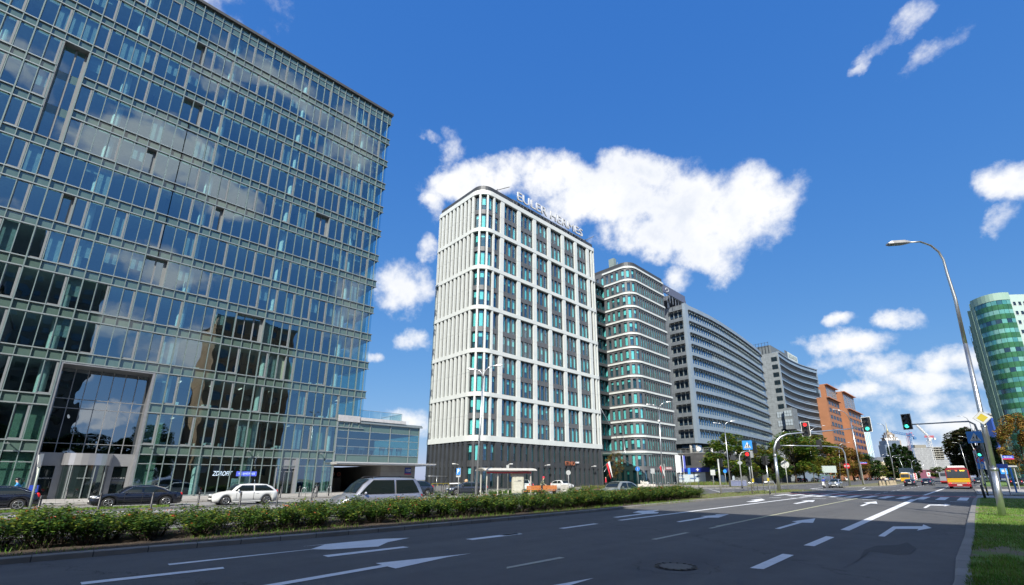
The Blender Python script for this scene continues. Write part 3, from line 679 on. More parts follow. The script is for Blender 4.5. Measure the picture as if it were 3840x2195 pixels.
# desks and boxes on the floors near the glass
b = MB()
for k, z in enumerate(ZB[:-1]):
    for i in range(9):
        y = rnd.uniform(6 if k < 2 else Y0 + 1, 21.5); b.box(-55.5, -55.2, y, y + rnd.uniform(.25, .6), z + .62, z + rnd.uniform(1.05, 1.35))
b.build('office_clutter', white_p, office, True)
# right end: thin glass screens between the ledges, ledge ends
for k in range(2, 13):
    m = MB(); m.box(GXX - .02, GXX, Y1 + .06, 25.15, ZB[k - 1] + .85, ZB[k]); m.build('glass_screen', gl_fin, office, True)
    m = MB(); m.box(-60, GXX + .02, Y1 + .02, 25.3, ZB[k], ZB[k] + .80); m.build('ledge_end', gl_spandrel, office, True)
m = MB(); m.box(-60, GXX + .02, Y1 + .02, 25.3, 51.9, 53.44); m.build('ledge_end', gl_spandrel, office, True)
m = MB(); m.box(GXX - .02, GXX, Y1 + .06, 25.15, ZB[12] + .85, 51.9); m.build('glass_screen', gl_fin, office, True)
for k in range(1, 13): m = MB(); m.box(-62, -54.1, Y1 - .03, Y1, ZB[k] + .85, ZB[k + 1] if k < 12 else 51.9); m.build('side_glazing', gl_side, office, True)
# portal
b = MB(); y0, y1, zt = PORT; xi = GXX - 1.9
b.box(xi, GXX + .12, y0 - .05, y0 + .14, .33, zt); b.box(xi, GXX + .12, y1 - .14, y1 + .05, .33, zt); b.box(xi, GXX + .12, y0 + .14, y1 - .14, zt - .14, zt)
b.build('portal_frame', mat('portal_metal', (.33, .335, .345), .35, .5), office, True)
b = MB(); b.box(GXX - 1.6, xi + .02, y0 + .14, y1 - .14, 3.98, 4.1); 
m = MB(); m.box(xi - .05, xi, y0 + .14, y1 - .14, 4.0, zt - .14); m.build('portal_glazing', glass('glass_portal', (.10, .13, .13), (.8, .9, 1.), 2.0, bump=.012, bs=.7, add=.22), office, True)
m = MB()
for i in range(1, 7): m.box(xi, xi + .08, y0 + .14 + i * .84 - .03, y0 + .14 + i * .84 + .03, 4.0, zt - .14)
for z in (4.78, 7.75, 8.55): m.box(xi, xi + .06, y0 + .14, y1 - .14, z, z + .06)
m.build('portal_mullions', mat('portal_mullion', (.30, .31, .32), .4, .4), office, True)
# entrance front inside the portal
ent = mat('entrance_panel', (.36, .365, .375), .35, .5, var=.05)
xe = GXX - 1.1
b = MB(); b.box(xi, xe, y0 + .14, y1 - .14, 2.95, 4.0); b.box(xe - .2, xe, y0 + .14, y0 + .35, .33, 2.95); b.box(xe - .2, xe, y0 + 1.25, y0 + 1.7, .33, 2.95); b.box(xe - .2, xe, y1 - 1.75, y1 - 1.3, .33, 2.95); b.box(xe - .2, xe, y1 - .35, y1 - .14, .33, 2.95)
b.build('entrance_surround', ent, office, True)
b = MB(); pts = [(xe - .2, y0 + 1.5)] + [(xe + 1.15 * math.sin(R(a)) * 1.05, 1.85 - 1.55 * math.cos(R(a))) for a in range(10, 171, 16)] + [(xe - .2, y1 - 1.5)]
b.prism(pts[::-1], 3.0, 3.96); b.build('door_canopy', mat('canopy_metal', (.52, .52, .53), .28, .7, var=.03), office, True)
dark_gl = mat('door_glass', (.012, .02, .02), .03, var=0., spec=1., coat=1.)
b = MB()
pth = Path(pts); pth.sheet(b, .3, pth.L - .3, .36, 3.0, -.12); b.build('revolving_door_glass', dark_gl, office, True)
b = MB()
for t in (.3, .27, .5, .62, .8): q = pth.at(pth.L * t, -.08); b.box(q.x - .035, q.x + .035, q.y - .035, q.y + .035, .34, 3.0)
b.build('door_posts', alu, office, True)
for ya in (y0 + .35, y1 - 1.3):
    d = MB(); d.box(xe - .14, xe - .1, ya, ya + .9, .4, 2.9); o = d.build('side_door', dark_gl, office, True)
    h = MB(); h.beam((xe - .05, ya + .8, 1.2), (xe - .05, ya + .8, 1.7), .03); h.build('handle', chrome, o, False).location = (-office.location.x, -office.location.y, -office.location.z)
    text_obj('EQUATOR IV', .13, 'lettering', white_p, office, Vector((xe - .09, ya + .47, 1.95)) - office.location, (R(90), 0, R(90)), .004, xs=1.15)
text_obj('EQUATOR IV', .13, 'lettering', mat('etched', (.3, .34, .33), .5), office, Vector((xe + 1.16, 1.9, 1.95)) - office.location, (R(90), 0, R(90)), .004, xs=1.3)
# gym entrance and neon lettering
b = MB(); b.box(GXX - .5, GXX - .05, 16.35, 18.45, 2.9, 4.0); b.box(GXX - .35, GXX + .05, 18.15, 18.5, .33, 4.0); b.box(GXX - .35, GXX + .02, 16.3, 16.42, .33, 3.0); b.box(GXX - .3, GXX - .2, 16.42, 18.1, 2.55, 2.62); b.box(GXX - .3, GXX - .2, 17.18, 17.26, .33, 2.6); b.build('side_entrance', ent, office, True)
b = MB(); b.box(GXX - .28, GXX - .25, 16.42, 18.15, .35, 2.9); b.build('side_door', dark_gl, office, True)
neon = mat('neon_white', (.5, .6, .7), .4, emit=((.55, .75, .95), .45)); neon_b = mat('neon_blue', (.05, .07, .35), .4, emit=((.1, .14, .8), .5))
text_obj('ZDROFIT', .62, 'lettering', neon, office, Vector((GXX + .012, 11.55, 2.35)) - office.location, (R(90), 0, R(90)), .004, xs=.62, shear=.25)
m = MB(); m.box(GXX + .004, GXX + .012, 12.75, 14.55, 2.12, 2.58); m.build('neon_panel', neon_b, office, True)
text_obj('WIĘCEJ NIŻ FITNESS', .26, 'lettering', neon, office, Vector((GXX + .022, 13.65, 2.35)) - office.location, (R(90), 0, R(90)), .004, xs=.62, shear=.25)
b = MB(); b.box(GXX - .9, GXX - .8, 12.6, 14.4, .9, 1.9); b.build('display_board', mat('board', (.45, .5, .52), .5), office, True)
for y in (-2.9, 5.7, 13.4, 20.6):
    m = MB(); m.beam((GXX, y, 4.62), (GXX + .7, y, 4.62), .05); m.box(GXX + .45, GXX + .8, y - .14, y + .14, 4.50, 4.56); m.build('wall_light', alu, office, True)
m = MB(); m.box(GXX + .2, GXX + .32, 19.2, 19.5, 52.5, 52.62); m.build('roof_bracket', dark_metal, office, True)

# ---- gym wing
wing = thing('gym_wing', 'low glass gym wing with a thin flat canopy and a roof terrace rail', 'building', (-54, 27.7, .33))
b = MB(); b.box(-72, -54.05, 22.3, 33.1, 8.3, 8.55); b.box(-53.9, -53.7, 24.9, 33.5, 8.28, 8.45); b.box(-72, -53.9, 22.3, 33.5, 8.45, 8.62); b.build('roof', alu, wing, True)
b = MB(); b.box(-60, -53.75, 24.9, 31.0, 8.62, 9.0); b.build('terrace_kerb', mat('pale_metal', (.55, .55, .55), .5, .2), wing, True)
b = MB(); b.box(-60, -53.72, 22.2, 24.8, 8.36, 9.08); b.build('balcony_box', mat('pale_box', (.48, .475, .48), .5, .2), wing, True)
b = MB()
for y in (24.7, 26.2, 27.7, 29.2): b.box(-54.3, -54.28, y, y + 1.45, 9.05, 9.95)
for x in (-56, -57.5): b.box(x, x + 1.45, 30.62, 30.64, 9.05, 9.95)
b.build('terrace_glass', gl_fin, wing, True)
b = MB(); b.beam((-54.29, 24.7, 9.97), (-54.29, 30.65, 9.97), .04); b.beam((-54.29, 30.63, 9.97), (-60, 30.63, 9.97), .04); b.beam((-54.29, 30.63, 9), (-54.29, 30.63, 9.97), .03); b.build('terrace_rail', alu, wing, True)
for (z0, z1, mm) in ((3.75, 4.57, gl_spandrel), (4.57, 5.5, gl_office), (5.5, 6.42, gl_office), (6.42, 7.33, gl_office), (7.33, 8.28, gl_spandrel)):
    ys = [22.25, 23.6, 26.3, 29.0, 31.7, 33.15]
    for a, c in zip(ys, ys[1:]): m = MB(); m.box(-54.03, -54., a, c, z0, z1); m.build('window_pane' if mm is gl_office else 'spandrel_panel', mm, wing, True)
    m = MB(); m.box(-70, -54.03, 33.12, 33.15, z0, z1); m.build('side_glazing', gl_side if mm is gl_office else mm, wing, True)
b = MB()
for y in (23.6, 26.3, 29.0, 31.7, 33.15): b.box(-54, -53.9, y - .035, y + .035, 3.75, 8.28)
for z in (3.72, 4.55, 5.47, 6.39, 7.3, 8.22): b.box(-54, -53.93, 22.3, 33.15, z, z + .06)
b.box(-54.06, -53.86, 22.12, 22.28, .33, 8.3); b.build('mullion_frame', alu, wing, True)
b = MB(); b.box(-72, -66, 22.3, 33, 3.75, 8.3); b.box(-66, -54.1, 22.3, 33, 3.75, 3.95); b.box(-66, -54.1, 22.3, 33, 8.1, 8.28); b.build('interior_wall', interior_d, wing, True)
b = MB()
for x in (-56, -58.5, -61): 
    for y in range(23, 33, 2): b.box(x, x + .1, y, y + 1., 8.02, 8.08)
b.build('ceiling_light', lamp_m, wing, True)
for i, y in enumerate((23.1, 24.4, 25.7, 27.1, 28.4, 29.6, 30.8)):
    m = MB(); x = -55.6 - .1 * (i % 2); m.box(x - 1.6, x, y, y + .7, 3.96, 4.16); m.beam((x, y + .1, 4.1), (x + .3, y + .1, 5.4), .07); m.beam((x, y + .6, 4.1), (x + .3, y + .6, 5.4), .07); m.box(x + .15, x + .4, y, y + .7, 5.25, 5.7); m.build('treadmill', mat('machine', (.16, .165, .17), .4, .4), wing, True)
b = MB(); b.box(-60, -52.4, 21.95, 34.9, 3.42, 3.56); b.box(-54, -52.3, 21.9, 34.95, 3.56, 3.66); b.build('canopy', mat('canopy_pale', (.62, .61, .60), .4, .3, var=.05), wing, True)
b = MB(); b.box(-66, -65.8, 22.2, 29, .33, 3.42); b.box(-66, -54.4, 22.05, 22.25, .33, 3.42); b.build('passage_wall', mat('passage_dark', (.045, .045, .048), .7), wing, True)
b = MB(); b.box(-66, -54.35, 28.3, 33.1, .33, 3.42); b.build('clad_wall', brick('grey_panels', (.36, .35, .34), (.33, .325, .32), (.20, .2, .2), 2.4, 1.25, ms=.012, off=0., rot=(R(90), 0, R(90))), wing, True)
b = MB(); b.box(-62.2, -62., 23.0, 26.8, .33, 2.0); b.build('back_panel', mat('dull_panel', (.18, .165, .15), .7), wing, True)
for i in range(4):
    m = MB(); m.disc((-61.9, 24.1 + i * .75, 2.45), (1, 0, 0), .27, .04, 20); m.disc((-61.87, 24.1 + i * .75, 2.45), (1, 0, 0), .17, .04, 12, 1); m.build('round_sign', [mat('orange_sign', (.55, .2, .12), .5), mat('brown_sign', (.16, .05, .04), .5)], wing, True)
m = MB(); m.box(-54.33, -54.29, 31.6, 32.5, 2.45, 3.2, 0); m.box(-54.33, -54.285, 31.6, 32.5, 2.33, 2.45, 1); m.build('number_sign', [mat('sign_blue', (.03, .07, .35), .4), mat('sign_red', (.6, .03, .03), .4)], wing, True)
text_obj('100', .52, 'lettering', white_p, wing, Vector((-54.275, 32.05, 2.82)) - wing.location, (R(90), 0, R(90)), .004)

# ---- white pillared tower on the corner
white_clad = brick('white_cladding', (.72, .74, .70), (.68, .70, .66), (.45, .46, .44), 3.0, 3.575, rough=.45, ms=.012, off=0., bump=.1, rot=(R(90), 0, 0))
white_clad = mat('white_cladding_plain', (.58, .61, .59), .42, var=.05, vscale=.8)
dark_clad = mat('dark_cladding', (.115, .122, .13), .55, .2, var=.12, vscale=.7); dark_clad2 = mat('anthracite', (.055, .06, .066), .5, .2, var=.15, vscale=.7)
gl_t = glass('glass_teal', (.66, .95, .94), (.66, .85, 1.), 2.5, bump=.01, bs=.6, add=.05)
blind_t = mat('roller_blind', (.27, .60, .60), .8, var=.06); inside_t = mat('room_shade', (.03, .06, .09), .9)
def tall_window(path, s0, s1, z0, z1, d, blind=None, rows=1):
    """glazing set back in the wall, roller blind behind it, dark room"""
    m = MB(); path.sheet(m, s0, s1, z0, z1, d, 0)
    path.sheet(m, s0, s1, z0, z1, d - .35, 2)
    path.box(m, s0, s0 + .05, z0, z1, d - .01, d + .06, 3); path.box(m, s1 - .05, s1, z0, z1, d - .01, d + .06, 3); path.box(m, s0 + .05, s1 - .05, z0, z0 + .06, d - .01, d + .06, 3); path.box(m, s0 + .05, s1 - .05, z1 - .06, z1, d - .01, d + .06, 3)
    if blind is None: blind = rnd.choice((0, .3, .45, .6, .8, 1., 1., 1.))
    if blind > 0: path.box(m, s0 + .07, s1 - .07, z1 - (z1 - z0) * blind, z1 - .03, d - .2, d - .16, 1)
    return m
WM = [gl_t, blind_t, inside_t, dark_metal]
tower = thing('white_pillar_tower', 'tall office tower in white pillars and bands with rounded corner and dark two storey base', 'office building', (-57, 46, .3))
EP = Path([(-69.0, 60), (-69., 45.2)] + arc(-67.6, 44.8, 1.4, 180, 270, 4) + [(-62, 43.4)] + arc(-57.5, 45.9, 2.5, 270, 360, 8) + [(-55, 60)] + arc(-55.9, 75., .9, 0, 60, 3) + [(-57, 75.9), (-69, 75.9)])
sC = EP.s_of_y(45.9) if False else None
def sY(y):  # station on the right hand (street) face
    return EP.s[8 + 9 - 1] if False else [EP.s[i] for i in range(len(EP.p)) if abs(EP.p[i].x + 55) < 1e-4 and abs(EP.p[i].y - 45.9) < .01][0] + (y - 45.9)
sF0 = [EP.s[i] for i in range(len(EP.p)) if abs(EP.p[i].y - 43.4) < 1e-4][0]; xF0 = -67.6
def sX(x): return sF0 + (x - xF0)
BANDS = [(7.35, 8.2)] + [(z - .62, z + .05) for z in (14.9, 22.0, 29.4, 36.6, 43.7)] + [(50.35, 51.2)]
b = MB(); core = [(p.x, p.y) for p in Path([(EP.at(t, -.75).x, EP.at(t, -.75).y) for t in EP.s]).p]; b.prism(core, .3, 51.2); b.build('core_wall', inside_t, tower, True)
b = MB(); EP.box(b, 0, EP.L, 7.3, 50.4, -.70, -.36); 
# wall infill with openings is assembled from piers and spandrels instead of one solid sheet
b = MB()
cols = []   # window stations (s0, s1, in_bay)
for i in range(9):      # left face
    x0 = -67.6 + i * 1.15; cols.append((sX(x0 + .0), sX(x0 + .57), 0))
lefts = cols[:]
sa = sX(-57.3); sb = sY(47.75); n4 = 4; pit = (sb - sa) / n4
cc = [(sa + pit * i + .16, sa + pit * i + pit - .28, 0) for i in range(n4)]
bays = []
for i in range(6):
    y0 = 48.7 + 4.13 * i; w = 3.3
    for j in range(3): bays.append((sY(y0 + .10 + j * 1.1), sY(y0 + .10 + j * 1.1 + .86), 1))
ends = [(sY(73.55), sY(74.15), 0), (sY(74.6), sY(75.1), 0)]
allw = lefts + cc + bays + ends; allw.sort()
piers = []; prev = 0.
for s0, s1, k in allw: piers.append((prev, s0)); prev = s1
piers.append((prev, EP.L))
for s0, s1 in piers: EP.box(b, s0, s1, 8.2, 50.4, -.62, -.30)
for z0, _ in BANDS[1:]: pass
for i in range(6):
    za = BANDS[i][1]; zc = BANDS[i + 1][0]; mid = (za + zc) / 2
    EP.box(b, 0, EP.L, mid - .42, mid + .42, -.60, -.285); EP.box(b, 0, EP.L, za, za + .12, -.6, -.285); EP.box(b, 0, EP.L, zc - .1, zc, -.6, -.285)
b.build('dark_infill', dark_clad, tower, True)
wins = []
for i in range(6):
    za = BANDS[i][1] + .12; zc = BANDS[i + 1][0] - .1; mid = (BANDS[i][1] + BANDS[i + 1][0]) / 2
    for s0, s1, k in allw:
        if s0 < 15 - 14: continue
        for a, c in ((za, mid - .42), (mid + .42, zc)): wins.append(tall_window(EP, s0, s1, a, c, -.48))
limit100(wins, 'window', WM, tower)
# white pillars
pil = []
for i in range(10): x = -67.6 + i * 1.15; pil.append((sX(x - .54), sX(x - .04)))
for i in range(1, n4): pil.append((sa + pit * i - .22, sa + pit * i + .10))
for i in range(7): y = 47.85 + 4.13 * i; pil.append((sY(y), sY(y + .82)))
pil += [(sY(74.2), sY(74.55)), (sY(75.12), sY(75.5)), (0, .5), (5, 5.5), (10, 10.5)]
pms = []
for i in range(6):
    for s0, s1 in pil:
        pm = MB(); zm = (BANDS[i][1] + BANDS[i + 1][0]) / 2; EP.box(pm, s0, s1, BANDS[i][1], zm - .015, -.35, 0); EP.box(pm, s0, s1, zm + .015, BANDS[i + 1][0], -.35, 0); pms.append(pm)
limit100(pms, 'pillar', white_clad, tower)
for z0, z1 in BANDS: b = MB(); EP.box(b, 0, EP.L, z0, z1, -.62, .06); b.build('white_band', white_clad, tower, True)
b = MB(); EP.box(b, 0, EP.L, 51.2, 52.3, -.9, -.35); b.prism([(EP.at(t, -.6).x, EP.at(t, -.6).y) for t in EP.s], 51.2, 51.35); b.build('parapet', dark_clad2, tower, True)
# dark base
b = MB(); wb = []
st = []; s = 0.4
for s0, s1, k in lefts + cc: st.append((s0, s1))
y = 48.6
while y < 75: st.append((sY(y), sY(min(y + .78, 75.3)))); y += 1.377
prev = 0
for s0, s1 in st: EP.box(b, prev + .0, s0, .3, 7.35, -.62, -.02); prev = s1
EP.box(b, prev, EP.L, .3, 7.35, -.62, -.02); EP.box(b, 0, EP.L, 3.55, 4.45, -.6, -.22); EP.box(b, 0, EP.L, .3, .55, -.6, -.2); EP.box(b, 0, EP.L, 6.95, 7.35, -.6, -.2)
b.build('base_wall', dark_clad2, tower, True)
wb = []
for s0, s1 in st: wb.append(tall_window(EP, s0, s1, .55, 3.55, -.4, rnd.choice((0, 0, .3, .35, .35)))); wb.append(tall_window(EP, s0, s1, 4.45, 6.95, -.4, rnd.choice((0, .3, .5, 1., 1.))))
for m in wb: m.build('base_window', WM, tower, True)
# roof lettering and antenna arms
L0 = sY(50.5); word = 'EULER HERMES'
sg = text_obj('EULER HERMES', 2.5, 'roof_lettering', mat('sign_silver', (.55, .56, .57), .4), tower, Vector((-54.75, 61.3, 53.05)) - tower.location, (R(90), 0, R(90)), .12, xs=1.19)
b = MB()
for i in range(24): y = 51 + i * .9; b.beam((-55.3, y, 51.4), (-54.95, y, 52.2), .06); 
b.beam((-54.95, 50.6, 51.95), (-54.95, 72., 51.95), .09); b.build('sign_frame', galv, tower, True)
for y, l in ((47.2, 1.9), (73., 1.4)):
    m = MB(); m.beam((-55.6, y, 51.3), (-55.4, y, 52.7), .08); m.beam((-55.9, y - .2, 52.5), (-54.2, y + l, 53.5), .1); m.build('davit_arm', dark_metal, tower, True)
sg2 = text_obj('ETNO', 1.0, 'cafe_sign', mat('rust_letters', (.30, .10, .05), .5), tower, Vector((-54.85, 65.1, 4.35)) - tower.location, (R(90), 0, R(90)), .05, bold=.02)
text_obj('CAFE', .42, 'cafe_sign', mat('sign_white', (.8, .8, .85), .4), tower, Vector((-54.85, 67.2, 4.55)) - tower.location, (R(90), 0, R(90)), .05)
for s in (sX(-58.9), sY(50), sY(58.6), sY(71.5)):
    q = EP.at(s, 0); q2 = EP.at(s, .9); m = MB(); m.beam((q.x, q.y, 3.9), (q2.x, q2.y, 4.05), .05); m.cbox((q2.x, q2.y, 4.0), .35, .35, .14); m.build('wall_light', white_p, tower, True)
for y in [48.9 + 1.377 * i for i in range(19)]:
    m = MB(); m.sphere((-54.9, y - .35, 3.95), .06, n=6); m.build('spotlight', dark_metal, tower, True)

# ---- second tower of the complex: white bands, rounded corner, with glazed link and entrance canopy
hive = thing('white_banded_block', 'dark office block striped with white horizontal bands around a rounded corner', 'office building', (-60, 97, .3))
HP = Path([(-80, 93.6), (-66.2, 93.6), (-62, 93.6)] + arc(-60.4, 96.6, 3., 270, 360, 8) + [(-57.4, 105)] + arc(-58.6, 110.2, 1.2, 0, 70, 3) + [(-60, 111.6), (-80, 111.6)])
hz = [8.0 + 3.6 * i for i in range(14)]
def hsx(x): return x + 80.
hs0 = [HP.s[i] for i in range(len(HP.p)) if abs(HP.p[i].x + 57.4) < 1e-4][0]
b = MB(); b.prism([(HP.at(t, -.8).x, HP.at(t, -.8).y) for t in HP.s], .3, 54.9); b.build('core_wall', inside_t, hive, True)
hw = []
x = -79.
while x < -60.8: hw.append((hsx(x), hsx(x + .85))); x += 1.55
sA = hsx(-60.4)
for i in range(3): hw.append((sA + .15 + i * 1.5, sA + 1.05 + i * 1.5))
y = 96.9
while y < 110: hw.append((hs0 + y - 96.6, hs0 + y - 96.6 + .8)); y += 1.12
hw.append((HP.L - 18, HP.L - 17)); hw.sort()
b = MB(); prev = 0
for s0, s1 in hw: HP.box(b, prev, s0, .3, 54.9, -.6, -.12); prev = s1
HP.box(b, prev, HP.L, .3, 54.9, -.6, -.12)
for z in hz: HP.box(b, 0, HP.L, z - .95, z + .25, -.58, -.10)
HP.box(b, 0, HP.L, 3.5, 4.4, -.58, -.10); HP.box(b, 0, HP.L, .3, .5, -.58, -.1); b.build('dark_infill', dark_clad, hive, True)
for z in hz: b = MB(); HP.box(b, 14, HP.L, z - .54, z - .10, -.5, .12); b.build('white_band', white_clad, hive, True)
wins = []
for i, z in enumerate(hz[:-1]):
    for s0, s1 in hw:
        if s0 > 11: wins.append(tall_window(HP, s0, s1, z + .25, hz[i + 1] - .95, -.3))
for s0, s1 in hw:
    if s0 > 11: wins.append(tall_window(HP, s0, s1, .5, 3.5, -.3, rnd.choice((0, 0, .3)))); wins.append(tall_window(HP, s0, s1, 4.4, 7.05, -.3, rnd.choice((0, .4, 1, 1))))
limit100(wins, 'window', WM, hive)
b = MB(); HP.box(b, 8, HP.L, 54.82, 56.0, -.8, -.3); b.prism([(HP.at(t, -.5).x, HP.at(t, -.5).y) for t in HP.s], 54.85, 55.0); b.build('parapet', dark_clad2, hive, True)
m = MB(); m.box(-64.2, -62.6, 94.4, 95.6, 56.0, 58.6); m.tube([(-62.4, 95, 56), (-62, 95.4, 57.4)], .1, 6); m.build('roof_unit', mat('roof_unit_grey', (.20, .25, .24), .5), hive, True)
link = thing('glazed_link', 'dark glazed link with sloping floor fascias in the notch between two white banded towers', 'building', (-66, 85, .3))
LP = Path([(-66., 75.9), (-66., 93.5)])
b = MB(); b.box(-78, -67., 75.9, 93.5, .3, 51); b.build('core_wall', inside_t, link, True)
for i, z in enumerate(hz[:-1]): b = MB(); LP.box(b, 0, LP.L, z - .75, z, -1., .5); b.build('fascia', dark_clad2, link, True)
pn = []
for z in [3.9] + hz[:-2]:
    for k in range(14): m = MB(); LP.box(m, k * 1.25 + .04, k * 1.25 + 1.21, z, z + 2.85, -.2, -.15, 0); LP.box(m, k * 1.25, k * 1.25 + .04, z, z + 2.85, -.2, -.05, 1); pn.append(m)
limit100(pn, 'window_pane', [gl_t, dark_metal], link)
b = MB(); LP.box(b, 0, LP.L, .3, 3.9, -.6, -.3); b.build('entrance_glazing', dark_gl, link, True)
b = MB(); b.add([(-66, 77, 7.0), (-53.4, 77.5, 6.5), (-53.2, 90.5, 6.7), (-66, 92.5, 7.2)], [(0, 1, 2, 3)]); b.add([(-66, 77, 7.1), (-53.4, 77.5, 6.6), (-53.2, 90.5, 6.8), (-66, 92.5, 7.3)], [(0, 1, 2, 3)]); b.build('canopy_glass', glass('canopy_glass', (.35, .5, .47), (.8, .9, .9), 1.6), link, True)
b = MB(); b.beam((-53.3, 77.4, 6.55), (-53.1, 90.6, 6.75), .12, .3); b.beam((-66, 77, 7), (-53.4, 77.5, 6.55), .12, .3); b.beam((-66, 92.5, 7.2), (-53.2, 90.6, 6.75), .12, .25)
for y in (80, 84, 88): b.beam((-66, y, 7.0), (-53.3, y, 6.6), .1, .2)
b.build('canopy_frame', mat('canopy_beam', (.25, .3, .29), .4, .5), link, True)
b = MB()
for a, c in (((-55.2, 75.6, 15.5), (-55.5, 84, 6.9)), ((-62.3, 93.4, 15), (-55.5, 84, 6.9)), ((-55.2, 75.8, 3.0), (-58, 84, 6.9)), ((-58, 93.5, 3.6), (-58, 84, 6.9))): b.tube([a, c], .05, 6)
b.build('tie_rod', galv, link, True)

# ---- grey office with sun louvres, bowed street front
grey_pan = brick('grey_metal_panel', (.155, .175, .195), (.14, .16, .18), (.085, .095, .105), 2.2, .62, rough=.4, ms=.02, off=0., bump=.15, rot=(R(90), 0, 0)); pale_pan = mat('pale_metal_panel', (.24, .30, .36), .4, .15, var=.06, vscale=.5)
gl_b = glass('glass_blue', (.30, .40, .46), (.70, .86, 1.), 2.5, bump=.012, bs=.5, add=.18)
white_bl = mat('pale_blind', (.5, .53, .55), .8)
lou = thing('louvred_office', 'grey office block with a bowed front of horizontal window bands and dark sun louvres', 'office building', (-60, 126, .3))
PR = [(-58.4, 124.8), (-57.9, 132), (-57.6, 140), (-57.7, 148), (-58.1, 156), (-58.6, 165), (-59.3, 174), (-60.1, 183), (-61, 192), (-61.9, 199.3)]
LR = Path(PR + [(-80, 199.3)]); LL = Path([(-80, 124.8), (-58.4, 124.8)])
b = MB(); b.prism([(-80, 125.4)] + [(x - .7, max(y, 125.4)) for x, y in PR] + [(-80, 199)], 11.2, 52.2); b.build('core_wall', inside_t, lou, True)
zk = [51.2 - 3.6 * k for k in range(11)]
for k in range(12):
    zt = 52.8 if k == 0 else zk[k - 1] - 2.45; zb = zk[k] if k < 11 else 11.2
    b = MB(); LR.box(b, 1.6, LR.L - 18, zb, zt, -.6, 0.02); b.build('spandrel_band', pale_pan, lou, True)
b = MB(); LR.box(b, 0, 1.6, 11.2, 53.0, -.7, .1); LR.box(b, 75, 76., 11.2, 52.8, -.6, .05); LL.box(b, LL.L - .8, LL.L + 0, 11.2, 53.0, -.6, .08); b.build('corner_column', pale_pan, lou, True)
b = MB(); LL.box(b, 0, LL.L - 5.3, 11.2, 52.6, -.6, .0)
for k in range(12):
    zt = 52.6 if k == 0 else zk[k - 1] - 2.45; zb = zk[k] if k < 11 else 11.2
    LL.box(b, LL.L - 5.3, LL.L - .8, zb, zt, -.6, -.0)
b.build('side_wall', grey_pan, lou, True)
for k in range(11):
    m = MB(); LR.sheet(m, 1.6, 75, zk[k] - 2.45, zk[k], -.25, 0)
    LR.sheet(m, 1.6, 75, zk[k] - 2.45, zk[k], -.62, 2)
    t = 1.6
    while t < 75:
        LR.box(m, t, t + .16, zk[k] - 2.45, zk[k], -.3, -.12, 1); 
        if rnd.random() < .5: LR.box(m, t + .2, t + 1.1, zk[k] - 2.45 * rnd.choice((.5, 1, 1)), zk[k], -.5, -.45, 3)
        t += 1.45
    LL.sheet(m, LL.L - 5.3, LL.L - .8, zk[k] - 2.45, zk[k], -.25, 0); LL.sheet(m, LL.L - 5.3, LL.L - .8, zk[k] - 2.45, zk[k], -.55, 2)
    for i in range(4): s = LL.L - 5.3 + i * 1.4; LL.box(m, s, s + .2, zk[k] - 2.45, zk[k], -.3, -.1, 1)
    m.build('window_band', [gl_b, alu, inside_t, white_bl], lou, True)
    m = MB()
    for j in range(3): z = zk[k] - .12 - .28 * j; LR.box(m, 1.5, 74.8, z, z + .06, .25, .50); LL.box(m, LL.L - 5.2, LL.L - .9, z, z + .06, .2, .45)
    t = 1.8
    while t < 75: LR.box(m, t, t + .06, zk[k] - .72, zk[k] - .02, 0, .48); t += 2.9
    for i in range(3): s = LL.L - 5.2 + i * 2.1; LL.box(m, s, s + .07, zk[k] - .8, zk[k], 0, .45)
    m.build('sun_louvre', dark_metal, lou, True)
b = MB(); b.prism([(-80, 125)] + [(x - .3, max(y, 125.)) for x, y in PR] + [(-80, 199.2)], 52.3, 52.9); b.build('roof', dark_clad, lou, True)
b = MB(); b.box(-70, -61.2, 124.0, 132, 55.2, 56.6); b.build('roof_canopy', dark_clad, lou, True)
for x in (-63.8, -69): m = MB(); m.tube([(x, 125.2, 52.8), (x, 125.2, 55.2)], .28, 12); m.build('canopy_column', white_p, lou, True)
m = MB(); m.box(-61.3, -61.1, 117.5, 131.5, 55.4, 57.9); m.build('roof_sign', mat('sign_slate', (.10, .11, .16), .4), lou, True)
m = MB()
for i in range(8): m.beam((-61.3, 118 + i * 1.8, 52.9), (-61.3, 118 + i * 1.8, 55.6), .1)
m.beam((-61.3, 117.5, 55.4), (-61.3, 131.5, 55.4), .12); m.build('sign_frame', galv, lou, True)
m = MB(); m.tube([(-61.05, 118.9, 56.3 + .0), (-61.05, 119.3, 57.0), (-61.05, 120.2, 57.2), (-61.05, 120.9, 56.7), (-61.05, 120.3, 56.1), (-61.05, 119.4, 55.9)], .12, 6); m.build('sign_emblem', white_bl, lou, True)
b = MB(); b.prism([(-80, 126.5)] + [(x - 2.4, max(y, 126.5)) for x, y in PR] + [(-80, 198)], 7.9, 11.2); b.build('terrace_storey', inside_t, lou, True)
tb = Path([(x - 2.35, y) for x, y in PR]); m = MB(); tb.sheet(m, 1, 70, 8.1, 11.0, 0); m.box(-64, -60.4, 126.3, 126.45, 8.2, 11.1); m.build('terrace_glazing', gl_b, lou, True)
for i, y in enumerate((125.6, 134, 143, 152, 161, 170, 179, 188)):
    q = LR.at(LR.s_of_y(y), -.9); m = MB(); m.tube([(q.x, q.y, 7.9), (q.x, q.y, 11.2)], .32, 12); m.build('terrace_column', white_p if i else concrete, lou, True)
for x in (-67.5, -61): m = MB(); m.tube([(x, 125.6, 7.9), (x, 125.6, 11.2)], .35, 10); m.build('terrace_column', concrete, lou, True)
pod = thing('dark_podium', 'dark brick podium with a blue fascia and white shop windows below the louvred office', 'building', (-55, 116, .2))
